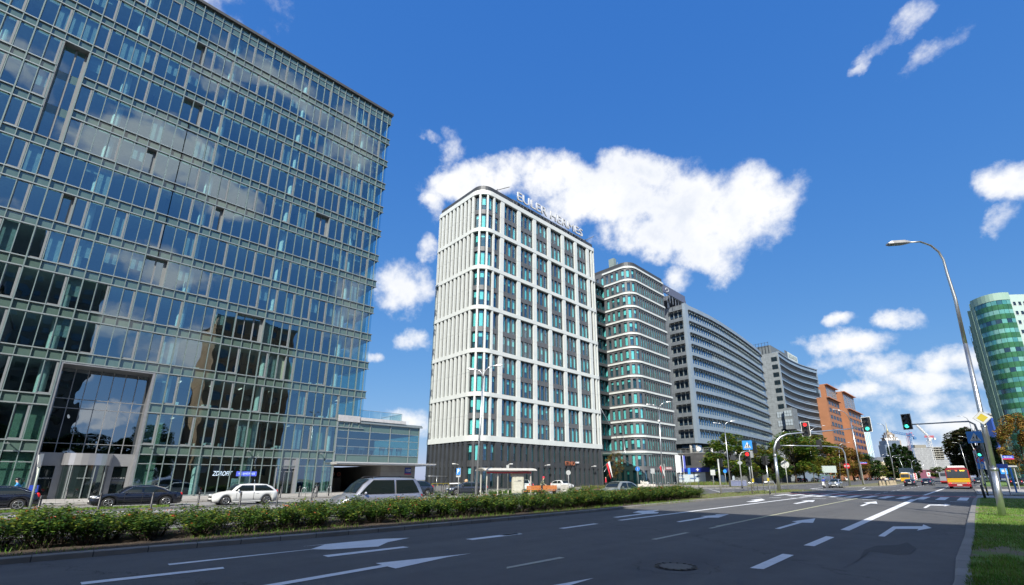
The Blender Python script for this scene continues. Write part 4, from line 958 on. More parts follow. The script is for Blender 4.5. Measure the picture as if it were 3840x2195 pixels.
pbrick = brick('dark_brick', (.060, .062, .066), (.075, .076, .08), (.035, .036, .038), 1.2, .3, rough=.7, ms=.012, bump=.2, rot=(R(90), 0, 0))
PX0, PY0 = -50.8, 114.5
b = MB(); b.prism([(-80, PY0 + 3), (-76, PY0), (PX0, PY0), (PX0 - .6, 150), (PX0 - 3.2, 190), (-56, 199), (-80, 199)], 3.9, 8.0); b.build('upper_wall', pbrick, pod, True)
b = MB(); b.prism([(-80, PY0 + 3), (-76, PY0 + .5), (PX0 - .5, PY0 + .5), (PX0 - 1., 150), (PX0 - 4, 190), (-57, 198), (-80, 198)], .15, 3.9); b.build('shop_wall', interior_m, pod, True)
blue_m = mat('fascia_blue', (.012, .03, .28), .35)
PP = Path([(-76, PY0), (PX0, PY0), (PX0 - .45, 140)])
b = MB(); PP.box(b, 3, PP.L - 6, 3.25, 4.25, 0, .35); b.build('blue_fascia', blue_m, pod, True)
text_obj('POLMED', .42, 'fascia_letters', white_p, pod, Vector((-59.6, PY0 - .38, 3.75)) - pod.location, (R(90), 0, 0), .02)
text_obj('+', 1.3, 'fascia_cross', white_p, pod, Vector((-54.2, PY0 - .38, 3.72)) - pod.location, (R(90), 0, 0), .02, bold=.05)
sw = mat('shop_film', (.50, .58, .62), .3, var=.1); 
for i, s in enumerate((8, 11.2, 14.4, 17.6, 20.8)): m = MB(); PP.box(m, s, s + 2.9, .7, 3.15, -.45, -.38); m.build('shop_window', sw, pod, True)
for i, s in enumerate((27.5, 31., 34.5, 38.)): m = MB(); PP.box(m, s, s + 2.6, .4, 3.15, -.45, -.38); m.build('shop_window', sw if i % 2 else gl_b, pod, True)
m = MB()
for s, z in ((12., 2.4), (12.5, 1.7), (16, 2.2), (16.3, 1.4), (19.5, 1.5), (20.5, 1.9)): PP.box(m, s, s + 1.6, z, z + .3, -.37, -.36)
m.build('shop_graphic', mat('graphic_blue', (.10, .16, .30), .5), pod, True)
m = MB(); PP.box(m, 14.5, 20, 4.9, 7.2, -.1, .04, 0); [PP.box(m, 14.5 + i * 1.1, 14.6 + i * 1.1, 4.9, 7.2, 0, .09, 1) for i in range(6)]; m.build('upper_window', [gl_b, dark_metal], pod, True)
m = MB(); PP.box(m, 27.5, 33, 4.6, 6.7, -.1, .04, 0); m.build('upper_window', gl_b, pod, True)
b = MB()
for z in (8.35, 8.7, 9.1): PP.box(b, 3, PP.L, z, z + .05, -.4, -.34)
t = 3
while t < PP.L: PP.box(b, t, t + .06, 8.0, 9.15, -.42, -.34); t += 1.6
PP.box(b, 3, PP.L, 7.95, 8.08, -.5, .06); b.build('terrace_rail', galv_old, pod, True)
q = PP.at(22.5, -.1); m = MB(); m.disc((q.x, q.y, 8.9), (0, -1, .1), .6, .06, 20); m.build('satellite_dish', white_p, pod, True)
text_obj('m  C', 1.3, 'wall_letters', white_p, pod, Vector((PX0 + .02, 122.3, 5.9)) - pod.location, (R(90), 0, R(90)), .03, bold=.03)

# ---- concave grey office further on
conc = thing('curved_grey_office', 'tall grey office with an inward curving street front and a pale roof sign', 'office building', (-64, 224, .3))
CR = [(-61.7, 221.6), (-62.1, 228), (-62.4, 234), (-62.6, 240), (-62.5, 246.5), (-62.0, 257), (-60.8, 266), (-59.2, 275.8)]
CP = Path(CR); CLf = Path([(-85, 221.4), (-61.7, 221.4)])
b = MB(); b.prism([(-85, 222)] + [(x - .6, max(y, 222)) for x, y in CR] + [(-85, 275.5)], .3, 56); b.build('core_wall', inside_t, conc, True)
ck = [55.1 - 3.62 * k for k in range(14)]
blue_pan = mat('blue_grey_panel', (.24, .32, .40), .4, .2, var=.06)
for k in range(15):
    zt = 57 if k == 0 else ck[k - 1] - 2.0; zb = ck[k] if k < 14 else .3
    s1 = CP.L - (4.8 if k == 3 else 0)
    m = MB(); CP.box(m, 0, s1, zb, zt, -.5, .02); m.build('spandrel_band', blue_pan, conc, True)
b = MB(); CP.box(b, 0, .9, .3, 57.3, -.5, .12); b.build('corner_column', pale_pan, conc, True); b = MB(); CP.box(b, CP.L - .9, CP.L, .3, 46.4, -.5, .08); b.build('corner_column', pale_pan, conc, True); b = MB(); CP.box(b, CP.L - .9, CP.L, 49.5, 57, -.5, .08); CP.box(b, .5, CP.L, 56.9, 57.3, -2.5, .5); b.build('corner_column', pale_pan, conc, True)
for k in range(14):
    m = MB(); s1 = CP.L - (5 if k in (2,) else .9); CP.sheet(m, .9, s1, ck[k] - 2.0, ck[k], -.2, 0); t = .9
    while t < s1 - .5:
        CP.box(m, t, t + .35, ck[k] - 2, ck[k], -.25, -.02, 1)
        if rnd.random() < .55: CP.box(m, t + .4, t + 1.2, ck[k] - 2, ck[k] - .5, -.4, -.35, 2)
        t += 1.32
    m.build('window_band', [gl_b, dark_metal, white_bl], conc, True)
    m = MB()
    for j in (-.05, -.72, -2.0, -2.6): CP.box(m, .9, s1, ck[k] + j, ck[k] + j + .08, .08, .20)
    m.build('sun_louvre', dark_metal, conc, True)
grey_stone = brick('grey_stone', (.19, .215, .225), (.21, .235, .245), (.11, .12, .13), 3., .9, rough=.6, ms=.02, off=0., rot=(R(90), 0, 0))
b = MB(); CLf.box(b, 0, CLf.L, .3, 57., -.5, -.01)
b.build('side_wall', grey_stone, conc, True)
for k in range(12):
    z = ck[k]; m = MB(); CLf.box(m, CLf.L - 3.0, CLf.L - .6, z - 2.2, z - .1, -.1, .02, 0); 
    for s in (3.0, 1.8, .6): CLf.box(m, CLf.L - s - .04, CLf.L - s + .04, z - 2.2, z - .1, .02, .06, 1)
    CLf.box(m, CLf.L - 3.0, CLf.L - .6, z - .9, z - .84, .02, .06, 1); m.build('window', [gl_b, dark_metal], conc, True)
bay = brick('bay_grey', (.16, .18, .19), (.17, .19, .20), (.09, .10, .11), 2., .8, rough=.6, ms=.02, rot=(R(90), 0, 0))
m = MB(); m.box(-62.0, -58.6, 218.6, 226.0, 21.8, 31.0); m.build('corner_bay', bay, conc, True)
for z in (24.0, 27.9):
    for xa, yb in ((-65.7, 221.36), (-61.9, 218.58)):
        m = MB(); m.box(xa, xa + 3.1, yb - .12, yb, z - .5, z + 2.0, 0)
        for i in range(4): m.box(xa + i * 1.0, xa + i * 1.0 + .07, yb - .17, yb - .12, z - .5, z + 2, 1)
        m.box(xa, xa + 3.1, yb - .17, yb - .12, z + .7, z + .77, 1); m.build('bay_window', [mat('bright_glass', (.34, .40, .44), .05, spec=1., coat=1.), dark_metal], conc, True)
m = MB(); m.box(-63.2, -62.9, 241.5, 257.5, 57.9, 61.4); o = m.build('roof_sign', mat('sign_pale', (.50, .56, .54), .5), conc, True)
m = MB(); m.box(-63.2, -62.9, 238.0, 241.5, 57.9, 61.4); m.build('sign_block', mat('sign_dark_block', (.10, .12, .14), .5), conc, True)
text_obj('EQUATOR', 2.7, 'sign_lettering', mat('letter_grey', (.20, .24, .24), .5), conc, Vector((-62.85, 249.6, 59.6)) - conc.location, (R(90), 0, R(90)), .04, xs=1.02)
m = MB(); [m.beam((-63.1, 238.5 + i * 3, 57.2), (-63.1, 238.5 + i * 3, 58), .15) for i in range(7)]; m.build('sign_frame', galv, conc, True)
b = MB(); b.box(-78, -65, 224, 245, 57, 61.5); b.build('roof_plant', mat('plant_slate', (.12, .14, .15), .6), conc, True)
b = MB()
for i in range(9): b.beam((-77 + i * 1.4, 223.6, 57), (-77 + i * 1.4, 223.6, 63.2), .12)
b.beam((-77, 223.6, 63), (-65.5, 223.6, 63), .1); b.beam((-77, 223.6, 61.5), (-65.5, 223.6, 61.5), .1); b.build('roof_screen', dark_metal, conc, True)

# ---- terracotta office group
ter = brick('terracotta_panel', (.40, .155, .055), (.36, .135, .05), (.20, .08, .035), 3., 3.8, rough=.7, ms=.02, off=0., bump=.1, rot=(R(90), 0, 0)); ter = mat('terracotta', (.31, .135, .065), .7, var=.1, vscale=.3)
terr = thing('terracotta_office', 'stepped terracotta office blocks with slatted eaves beyond the curved grey office', 'office building', (-60, 300, .3))
def slab(n, x0, x1, y0, y1, z0, z1, m=ter): b = MB(); b.box(x0, x1, y0, y1, z0, z1); return b.build(n, m, terr, True)
slab('wall', -85, -58.5, 284, 308, .3, 50.6); slab('wall', -85, -55.8, 270, 297, .3, 41.5)
slab('wall', -85, -58.8, 308, 314, .3, 47.3); slab('wall', -85, -56., 310, 341, .3, 49.6); slab('wall', -85, -54.6, 307.5, 345.5, .3, 39.4)
def eaves(x, y0, y1, z):
    m = MB(); m.box(x + .1, x + 1.3, y0, y1, z + .25, z + .35)
    y = y0
    while y < y1: m.box(x, x + 1.6, y, y + .35, z, z + .22); y += 1.5
    m.build('slatted_eaves', mat('terracotta_trim', (.42, .18, .10), .7), terr, True)
eaves(-58.5, 284, 308.5, 50.3); eaves(-55.8, 270, 297.5, 41.2); eaves(-56, 310, 341.5, 49.3); eaves(-54.6, 309, 346, 39.1)
dgrid = mat('grid_frame', (.26, .26, .28), .5)
def grid(x, y0, y1, z0, z1, ny, nz_):
    for q in range(3):
        a = y0 + (y1 - y0) * q / 3 + .5; c = y0 + (y1 - y0) * (q + 1) / 3 - .5
        m = MB(); m.box(x - .05, x + .03, a, c, z0, z1, 0)
        for i in range(ny + 1): y = a + (c - a) * i / ny; m.box(x + .03, x + .12, y - .09, y + .09, z0, z1, 1)
        for j in range(nz_ + 1): z = z0 + (z1 - z0) * j / nz_; m.box(x + .03, x + .11, a, c, z - .09, z + .09, 1)
        m.build('window_grid', [gl_b, dgrid], terr, True)
grid(-58.5, 285.5, 308, 41.9, 49.3, 4, 6); grid(-56, 312, 340.5, 40.2, 48.2, 4, 6)
tw = []
def rows(x, y0, n, pit, w, ztop, nz_, h=1.9, fl=3.65):
    for k in range(nz_):
        for i in range(n):
            y = y0 + i * pit; z = ztop - k * fl; m = MB(); m.box(x - .05, x + .02, y, y + w, z - h, z, 0)
            for q in range(4): m.box(x + .02, x + .1, y + w * q / 3 - .06, y + w * q / 3 + .06, z - h, z, 1)
            m.box(x + .02, x + .1, y, y + w, z - .1, z + .02, 1); tw.append(m)
rows(-55.8, 273, 4, 6.1, 4.2, 40.0, 10); rows(-54.6, 311.5, 4, 8.4, 6., 37.7, 9); rows(-54.6, 302.5, 1, 1, 2.2, 37.7, 0)
limit100(tw, 'window', [gl_b, dark_metal], terr)
m = MB()
for z in (5.2, 12.5, 19.8, 27.1, 34.4): m.box(-55.82, -55.72, 270, 297, z - .08, z + .08); m.box(-54.62, -54.52, 307.5, 345.5, z - .08, z + .08)
m.build('floor_joint', mat('joint_brown', (.14, .06, .03), .8), terr, True)
m = MB()
for i in range(6): m.beam((-60, 330 + i * 2, 49.6), (-60, 330 + i * 2, 53.5), .08)
for z in (51, 52.3, 53.4): m.beam((-60, 330, z), (-60, 340, z), .08)
m.build('roof_rail', galv, terr, True)

# ---- far skyline
def box_thing(name, label, cat, c, sx, sy, h, rz, m, z0=0.):
    t = thing(name, label, cat, (c[0], c[1], 0), rz); b = MB(); b.box(-sx / 2, sx / 2, -sy / 2, sy / 2, z0, h); b.build('wall', m, t); return t
vr = math.atan2(1, 0)
def stripes(name, c1, c2, w, rot=None, rough=.3):
    m, n, bb = principled(name); P = n.n('ShaderNodeTexCoord').outputs['Object']
    sx_ = n.n('ShaderNodeSeparateXYZ', inp={0: P}); v = n.m('FRACT', n.m('DIVIDE', n.m('ADD', sx_.outputs[0], sx_.outputs[1]), w)); zf = n.m('FRACT', n.m('DIVIDE', sx_.outputs[2], 3.6))
    wn = n.n('ShaderNodeTexNoise', inp={'Vector': n.n('ShaderNodeMapping', inp={'Vector': P, 'Scale': (.35, .35, .03)}).outputs[0], 'Scale': 1., 'Detail': 3.})
    f = n.m('GREATER_THAN', n.m('ADD', v, n.m('MULTIPLY', wn.outputs['Fac'], .5)), .72)
    cc = n.mix(f, c1, c2); cc = n.mix(n.m('MULTIPLY', n.m('GREATER_THAN', zf, .8), .25), cc, (.2, .25, .28)); n.l.new(cc, bb.inputs['Base Color']); bb.inputs['Roughness'].default_value = rough; return m
P1 = AT(3250, 1719, 1500)
t = thing('glass_skyscraper', 'distant pale glass skyscraper with vertical stripes and a serrated edge', 'skyscraper', (P1.x, P1.y, 0), R(45))
b = MB(); hh = 155; b.add([(-14, -14, 0), (14, -14, 0), (14, 14, 0), (-14, 14, 0), (-13, -13, hh), (15, -13, hh + 8), (13, 13, hh + 8), (-12, 12, hh)], [(0, 1, 5, 4), (1, 2, 6, 5), (2, 3, 7, 6), (3, 0, 4, 7), (4, 5, 6, 7)]); b.build('wall', stripes('striped_glass', (.62, .74, .78), (.22, .34, .42), 5.), t)
b = MB()
for i in range(44): b.box(14, 17.5, -14 + (i % 2) * .01, -11, i * 3.5, i * 3.5 + 1.3)
b.build('fin_edge', mat('pale_fin', (.6, .7, .75), .5), t)
P2 = AT(3341, 1680, 2000)
pk = thing('spired_tower', 'distant tiered stone tower topped with a tall needle spire', 'tower', (P2.x, P2.y, 0), R(42)); pz = HT(3341, 1652, P2); ps = HT(3333, 1583, P2); pc = HT(3338, 1622, P2)
stone = mat('sand_stone', (.30, .25, .20), .8, var=.2, vscale=.1); b = MB()
hh = pc - pz; b.box(-27, 27, -27, 27, 0, pz - 2, 0); b.box(-19, 19, -19, 19, pz - 2, pz + hh * .30, 0); b.box(-22, 22, -22, 22, pz + hh * .30, pz + hh * .36, 0); b.box(-15, 15, -15, 15, pz + hh * .36, pz + hh * .68, 0); b.box(-17, 17, -17, 17, pz + hh * .68, pz + hh * .74, 0); b.box(-11, 11, -11, 11, pz + hh * .74, pc, 0); b.build('shaft', stone, pk)
b = MB()
for i in range(-2, 3):
    for s in (-1, 1): b.box(i * 6 - 1.6, i * 6 + 1.6, s * 19.2 - .2, s * 19.2 + .2, pz + 2, pz + hh * .26); b.box(s * 19.2 - .2, s * 19.2 + .2, i * 6 - 1.6, i * 6 + 1.6, pz + 2, pz + hh * .26); b.box(s * 15.2 - .2, s * 15.2 + .2, i * 5 - 1.4, i * 5 + 1.4, pz + hh * .4, pz + hh * .64); b.box(i * 5 - 1.4, i * 5 + 1.4, s * 15.2 - .2, s * 15.2 + .2, pz + hh * .4, pz + hh * .64)
b.build('window', interior_d, pk)
m = MB(); m.disc((0, -15.5, pz + hh * .53), (0, -1, 0), 5.5, .6, 20); m.disc((-15.5, 0, pz + hh * .53), (-1, 0, 0), 5.5, .6, 20); m.build('clock_face', white_p, pk)
b = MB(); b.tube([(0, 0, pc), (0, 0, pc + (ps - pc) * .25), (0, 0, pc + (ps - pc) * .3), (0, 0, ps)], [5, 3.2, 1.9, .4], 8); b.build('spire', mat('old_bronze', (.40, .36, .22), .5, .4), pk)
P3 = AT(3348, 1720, 900); zt = HT(3350, 1653, P3)
t = thing('slate_highrise', 'blue grey high-rise with pale roof letters rising behind the poplars', 'high-rise', (P3.x, P3.y, 0), R(42)); b = MB(); b.box(-12, 13, -9, 9, 0, zt); b.box(-16, -12, -9, 9, 0, zt - 8); b.build('wall', stripes('slate_bands', (.13, .17, .23), (.10, .13, .18), 3.), t)
text_obj('WARTA', 7., 'roof_lettering', white_p, t, (-2, -10, zt + 2.2), (R(90), 0, 0), .3, bold=.1)
con_m = mat('raw_concrete', (.42, .41, .36), .9, var=.15, vscale=.2); net = mat('scaffold_net', (.33, .35, .36), .9, var=.25, vscale=.15)
P4 = AT(3484, 1740, 700); P4b = AT(3538, 1745, 700); zt = HT(3484, 1673, P4)
cs = thing('tower_under_construction', 'half built concrete high-rise wrapped in grey netting with open floors on top', 'building site', (P4.x, P4.y, 0), R(42))
b = MB(); b.box(-27, 2, -9, 12, 4, zt - 3); b.box(2, 24, -7, 12, 0, zt - 20); b.build('netting', brick('net_rows', (.34, .355, .36), (.27, .28, .29), (.16, .17, .17), 1.5, 2.9, rough=.9, ms=.12, off=0., rot=(R(90), 0, 0)), cs)
for i in range(6): b = MB(); z = zt - 19 + i * 3.3; b.box(1.5, 23.5, -8, 13, z, z + .7); b.build('open_floor', con_m, cs)
b = MB()
for i in range(7):
    for x in (3, 8, 13, 18, 22.5): 
        if i < 5: z = zt - 18.4 + i * 3.3; b.box(x, x + .6, -7, -6.4, z, z + 2.7)
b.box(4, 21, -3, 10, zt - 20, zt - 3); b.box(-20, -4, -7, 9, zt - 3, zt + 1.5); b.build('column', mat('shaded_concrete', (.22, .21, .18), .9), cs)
b = MB(); b.box(-26, 10, -13, -9.5, 0, 6); b.box(-27, 0, -10, -9.2, 6, 12); b.build('site_hoarding', mat('maroon_panel', (.16, .05, .08), .7), cs)
def crane(label, foot, D, top, jib0, jib1, c, c2, w=1.6, luff=None):
    P = AT(*foot, D); zt = HT(*top, P); t = thing('tower_crane', label, 'crane', (P.x, P.y, 0), R(42)); b = MB()
    for sx_ in (-1, 1):
        for sy_ in (-1, 1): b.beam((sx_ * w / 2, sy_ * w / 2, 0), (sx_ * w / 2, sy_ * w / 2, zt), w * .16)
    z = 0; 
    while z < zt: b.beam((-w / 2, -w / 2, z), (w / 2, -w / 2, z + w * 1.4), w * .10); b.beam((w / 2, -w / 2, z + w * 1.4), (-w / 2, -w / 2, z + w * 2.8), w * .10); z += w * 2.8
    b.build('mast', c, t)
    def loc(px, py):
        q = HT(px, py, P); fx = _VP[0] + (px - _VP[0]) * (1797. - _VP[1]) / (py - _VP[1]); d = ray(fx, 1797.); s = CAM + d * (D / d.dot(fh)); v = Vector((s.x - P.x, s.y - P.y)); l = v.x * math.cos(R(42)) + v.y * math.sin(R(42)); return (l, 0, q)
    a, e = loc(*jib0), loc(*jib1); b = MB(); up_ = Vector((0, 0, w * 1.2))
    for off_ in (Vector((0, -w * .4, 0)), Vector((0, w * .4, 0))): b.beam(Vector(a) + off_, Vector(e) + off_, w * .2)
    b.beam(Vector(a) + up_, Vector(e) + up_, w * .2); n = 14
    for i in range(n): p, q = Vector(a).lerp(Vector(e), i / n), Vector(a).lerp(Vector(e), (i + 1) / n); b.beam(p, q + up_, w * .12); b.beam(p + up_, p, w * .12)
    b.build('jib', c2, t); b = MB(); b.cbox((w, 0, zt), w * .9, w * .9, 2.); b.build('cab', c2, t)
    b = MB(); b.cbox((Vector(e) - Vector((0, 0, w))), w * 1.3, w * .9, w * 1.3); b.build('counterweight', c, t); return t
cb, cr, cw = mat('crane_blue', (.06, .16, .34), .5), mat('crane_red', (.5, .08, .08), .5), mat('crane_white', (.6, .6, .58), .5)
crane('blue tower crane with a long level jib behind the poplars', (3428, 1722), 600, (3408, 1628), (3346, 1626), (3428, 1637), cb, cb, 2.2)
crane('pale pink tower crane partly hidden behind the blue crane', (3416, 1700), 640, (3402, 1636), (3400, 1634), (3420, 1628), mat('crane_pink', (.5, .36, .40), .5), cr, 2.0)
crane('white tower crane with a red top and raised jib above the construction site', (3508, 1752), 640, (3481, 1645), (3438, 1598), (3483, 1641), cw, cw, 2.6)
crane('white and red tower crane with a short level jib over the building site', (3500, 1745), 800, (3478, 1650), (3468, 1641), (3502, 1640), cw, cr, 2.4)
P5 = AT(3735, 1650, 500); zt = HT(3706, 1553, P5)
t = thing('blue_glass_highrise', 'slim dark blue glass high-rise with a pale cap seen beside the green tower', 'high-rise', (P5.x, P5.y, 0), R(45)); b = MB(); b.box(-4.5, 6, -5, 8, 0, zt - 5, 0); b.box(-4.5, 6, -5, 8, zt - 5, zt - 3.2, 1); b.box(-4.5, 5.6, -4.6, 8, zt - 3.2, zt - 1.6, 2); b.box(-4.5, 6, -5, 8, zt - 1.6, zt, 1); b.build('wall', [mat('cobalt_glass', (.02, .06, .28), .15, spec=1.), concrete, dark_metal], t)
P6 = AT(3330, 1760, 380); t = thing('cream_house', 'cream rendered block with a grey pitched roof end behind the roadside trees', 'house', (P6.x, P6.y, 0), R(40))
zt = HT(3315, 1722, P6); b = MB(); b.box(-10, 8, 0, 14, 0, zt - 2); b.build('wall', mat('cream_render', (.62, .52, .36), .8), t); b = MB(); b.extr([(-10.4, zt - 2), (8.4, zt - 2), (2, zt + 1.5), (-6, zt + 1.5)], lambda u, w: (u, -.3, w), lambda u, w: (u, 14.2, w)); b.build('roof', mat('grey_roof', (.12, .13, .15), .7), t)
b = MB(); [b.box(i * 3.4 - 9, i * 3.4 - 7.8, -.05, .02, z, z + 1.5) for i in range(5) for z in (3, 6.2, 9.4)]; b.build('window', dark_gl, t)
for i, (px, D, w, h, c) in enumerate(((3250, 520, 40, 9, (.25, .25, .24)), (3560, 800, 60, 12, (.3, .32, .34)), (3590, 560, 30, 7, (.28, .2, .16)))):
    P = AT(px, 1780, D); t = thing('low_building', ['low grey block beyond the far trees', 'pale low block under the construction cranes', 'brownish low block right of the cranes'][i], 'building', (P.x, P.y, 0), R(42)); b = MB(); b.box(-w / 2, w / 2, 0, 14, 0, h); b.build('wall', mat('low_wall_%s' % 'abc'[i], c, .8, var=.2, vscale=.1), t); b = MB(); b.box(-w / 2, w / 2, -.3, 14.3, h, h + .5); b.build('roof', dark_clad, t)

# ---- green bowed apartment tower on the right
grn = thing('green_tower', 'green apartment tower with a bowed front of bright panes and a pale parapet', 'apartment tower', (8, 191, 0))
def bow(y0, bulge, x0=3.6, x1=12.0, y1=None, n=10):
    y1 = y0 if y1 is None else y1; return [(x0 + (x1 - x0) * i / n, y0 + (y1 - y0) * i / n - bulge * (1 - (2 * i / n - 1) ** 2)) for i in range(n + 1)]
GB = Path(bow(192.4, 2.9, y1=190.6)); pale_g = mat('pale_green_render', (.24, .37, .30), .6, var=.05, vscale=.2); grn_a = mat('green_glass_dark', (.03, .13, .065), .12, spec=1., var=.25, vscale=.5); grn_pan = brick('green_spandrel', (.038, .14, .06), (.028, .11, .06), (.02, .06, .04), 1.2, 2.9, rough=.15, ms=.02, off=0.)
b = MB(); b.prism([(p[0], p[1] + .25) for p in bow(192.4, 2.9, y1=190.6)] + [(12, 214), (3.6, 214)], .1, 54); b.build('core_wall', inside_t, grn, True)
gw = []; NB = 8; lit = [(.05, .20, .20), (.10, .30, .27), (.14, .32, .28), (.025, .10, .13), (.01, .03, .05)]
lm = [mat('pane_teal_%d' % i, c, .06, spec=1., coat=.6, var=.2, vscale=.4) for i, c in enumerate(lit)]
gp = []
for k in range(18):
    zt = 52.6 - 2.92 * k; zb = zt - 1.35
    if zb < 1: break
    for i in range(NB):
        s0, s1 = .9 + (GB.L - .9) * i / NB, .9 + (GB.L - .9) * (i + 1) / NB; w = rnd.choices(range(5), (3, 4, 3, 2, 1))[0]
        m = MB(); GB.box(m, s0 + .04, s1 - .04, zb, zt, -.2, .0, w); gw.append(m)
        m = MB(); GB.box(m, s0 + .03, s1 - .03, zt - 2.92, zb, -.1, .06, 0); gp.append(m)
limit100(gw, 'window', lm, grn); limit100(gp, 'green_panel', grn_pan, grn)
b = MB(); GB.box(b, -.0, GB.L, 52.6, 54.9, -.3, .12); b.build('parapet', pale_g, grn, True)
b = MB(); GB.box(b, 0, .9, 1, 52.6, -.6, .12); b.box(3.2, 3.8, 192.6, 214, .1, 54.2); b.build('corner_strip', pale_g, grn, True)
b = MB()
for i in range(0, 3): b.box(2.4 - i * .3, 3.3, 194.5 + i * 4.5, 197.5 + i * 4.5, .1, 52.5 - i * 4)
b.build('balcony_stack', pale_g, grn, True)
for i in range(3):
    b = MB()
    for k in range(16): b.box(2.3 - i * .3, 2.41 - i * .3, 194.7 + i * 4.5, 197.3 + i * 4.5, 2 + 3 * k, 3.8 + 3 * k)
    b.build('balcony_glazing', grn_a, grn, True)
pal = thing('pale_slab_block', 'pale mint apartment slab with small square windows joined behind the green tower', 'apartment block', (20, 195, 0))
b = MB(); b.prism([(12.0, 191.0), (15.5, 194), (44, 198), (44, 214), (12, 214)], .1, 54.3); b.build('wall', mat('mint_render', (.34, .45, .42), .7, var=.05, vscale=.3), pal, True)
PS = Path([(12.0, 191.0), (15.5, 194), (44, 198)]); sw_ = []
for k in range(17):
    for s in (.5, 2.0, 3.4, 6, 8.5, 11, 14, 17): m = MB(); z = 52 - 2.92 * k; PS.box(m, s, s + .85, z - 1.2, z, -.1, .02, 0); PS.box(m, s - .05, s + .9, z - 1.27, z - 1.2, 0, .1, 1); PS.box(m, s - .05, s, z - 1.2, z, 0, .06, 1); PS.box(m, s + .85, s + .9, z - 1.2, z, 0, .06, 1); sw_.append(m)
limit100(sw_, 'window', [dark_gl, white_p], pal)

# ---- blocks across the street behind the camera (they throw the foreground shade and show in the glass front)
def back_block(name, label, x0, x1, y0, y1, h, m, wm, n=0):
    t = thing(name, label, 'building', ((x0 + x1) / 2, (y0 + y1) / 2, 0)); b = MB(); b.box(x0, x1, y0, y1, 0, h); b.build('wall', m, t, True)
    b = MB(); z = 3.
    while z < h - 2:
        y = y0 + 1
        while y < y1 - 2: b.box(x0 - .05, x0 + .02, y, y + 1.5, z, z + 1.6); y += 3.
        z += 3.2
    o = b.build('window', wm, t, True); o['kind'] = 'stuff'; b = MB(); b.box(x0 - .3, x1 + .3, y0 - .3, y1 + .3, h, h + .5); b.build('roof', dark_clad, t, True); return t
brown = mat('brown_render', (.30, .19, .10), .8, var=.3, vscale=.15)
back_block('brown_block', 'brown rendered block on the near side of the street', 12, 30, 20, 36.3, 37.7, brown, dark_gl)
back_block('grey_block', 'grey block on the near side of the street behind the camera', 10.9, 45, -90, -12.8, 35, mat('dim_render', (.20, .20, .17), .8, var=.3, vscale=.2), dark_gl)
t = back_block('tall_block', 'tall dark block further back across the street', 60, 90, -70, .8, 54.6, mat('dim_render2', (.10, .11, .09), .8, var=.4, vscale=.2), dark_gl)
b = MB(); b.box(63, 88, -60, -14, 55.1, 68); b.build('roof_storey', mat('dim_render2', (.1, .1, .1)), t, True)

# ================================================================ VEGETATION
leaf_g = leaf_mat('leaves_green', (0.032, 0.079, 0.014), (0.079, 0.175, 0.026), (0.193, 0.298, 0.038), .5)
leaf_y = leaf_mat('leaves_turning', (0.061, 0.088, 0.014), (0.175, 0.193, 0.026), (0.420, 0.298, 0.052), .4)
leaf_b = leaf_mat('leaves_brown', (0.088, 0.049, 0.018), (0.245, 0.131, 0.035), (0.420, 0.245, 0.052), .4)
leaf_d = leaf_mat('leaves_dark', (0.018, 0.045, 0.016), (0.044, 0.096, 0.032), (0.088, 0.158, 0.044), .4)
leaf_r = leaf_mat('leaves_copper', (0.025, 0.021, 0.018), (0.052, 0.049, 0.025), (0.105, 0.088, 0.035), .4)
leaf_rose = leaf_mat('rose_leaves', (0.016, 0.049, 0.011), (0.043, 0.108, 0.016), (0.141, 0.217, 0.032), 1.3)
leaf_rose2 = leaf_mat('rose_leaves_yellow', (0.055, 0.098, 0.013), (0.141, 0.195, 0.022), (0.310, 0.310, 0.043), 1.3)
petal = mat('rose_petal', (.50, .06, .03), .6, c2=(.6, .2, .05))
def leaf(mb, c, s, rg, m=0, el=.55):
    a = rg.uniform(0, 6.283); t = rg.uniform(-.9, .9); u = Vector((math.cos(a), math.sin(a), math.sin(t) * .6)).normalized()
    v = Vector((-math.sin(a), math.cos(a), rg.uniform(-.6, .6))).normalized(); c = Vector(c)
    mb.add([c - u * s, c - v * s * el, c + u * s, c + v * s * el], [(0, 1, 2, 3)], m)
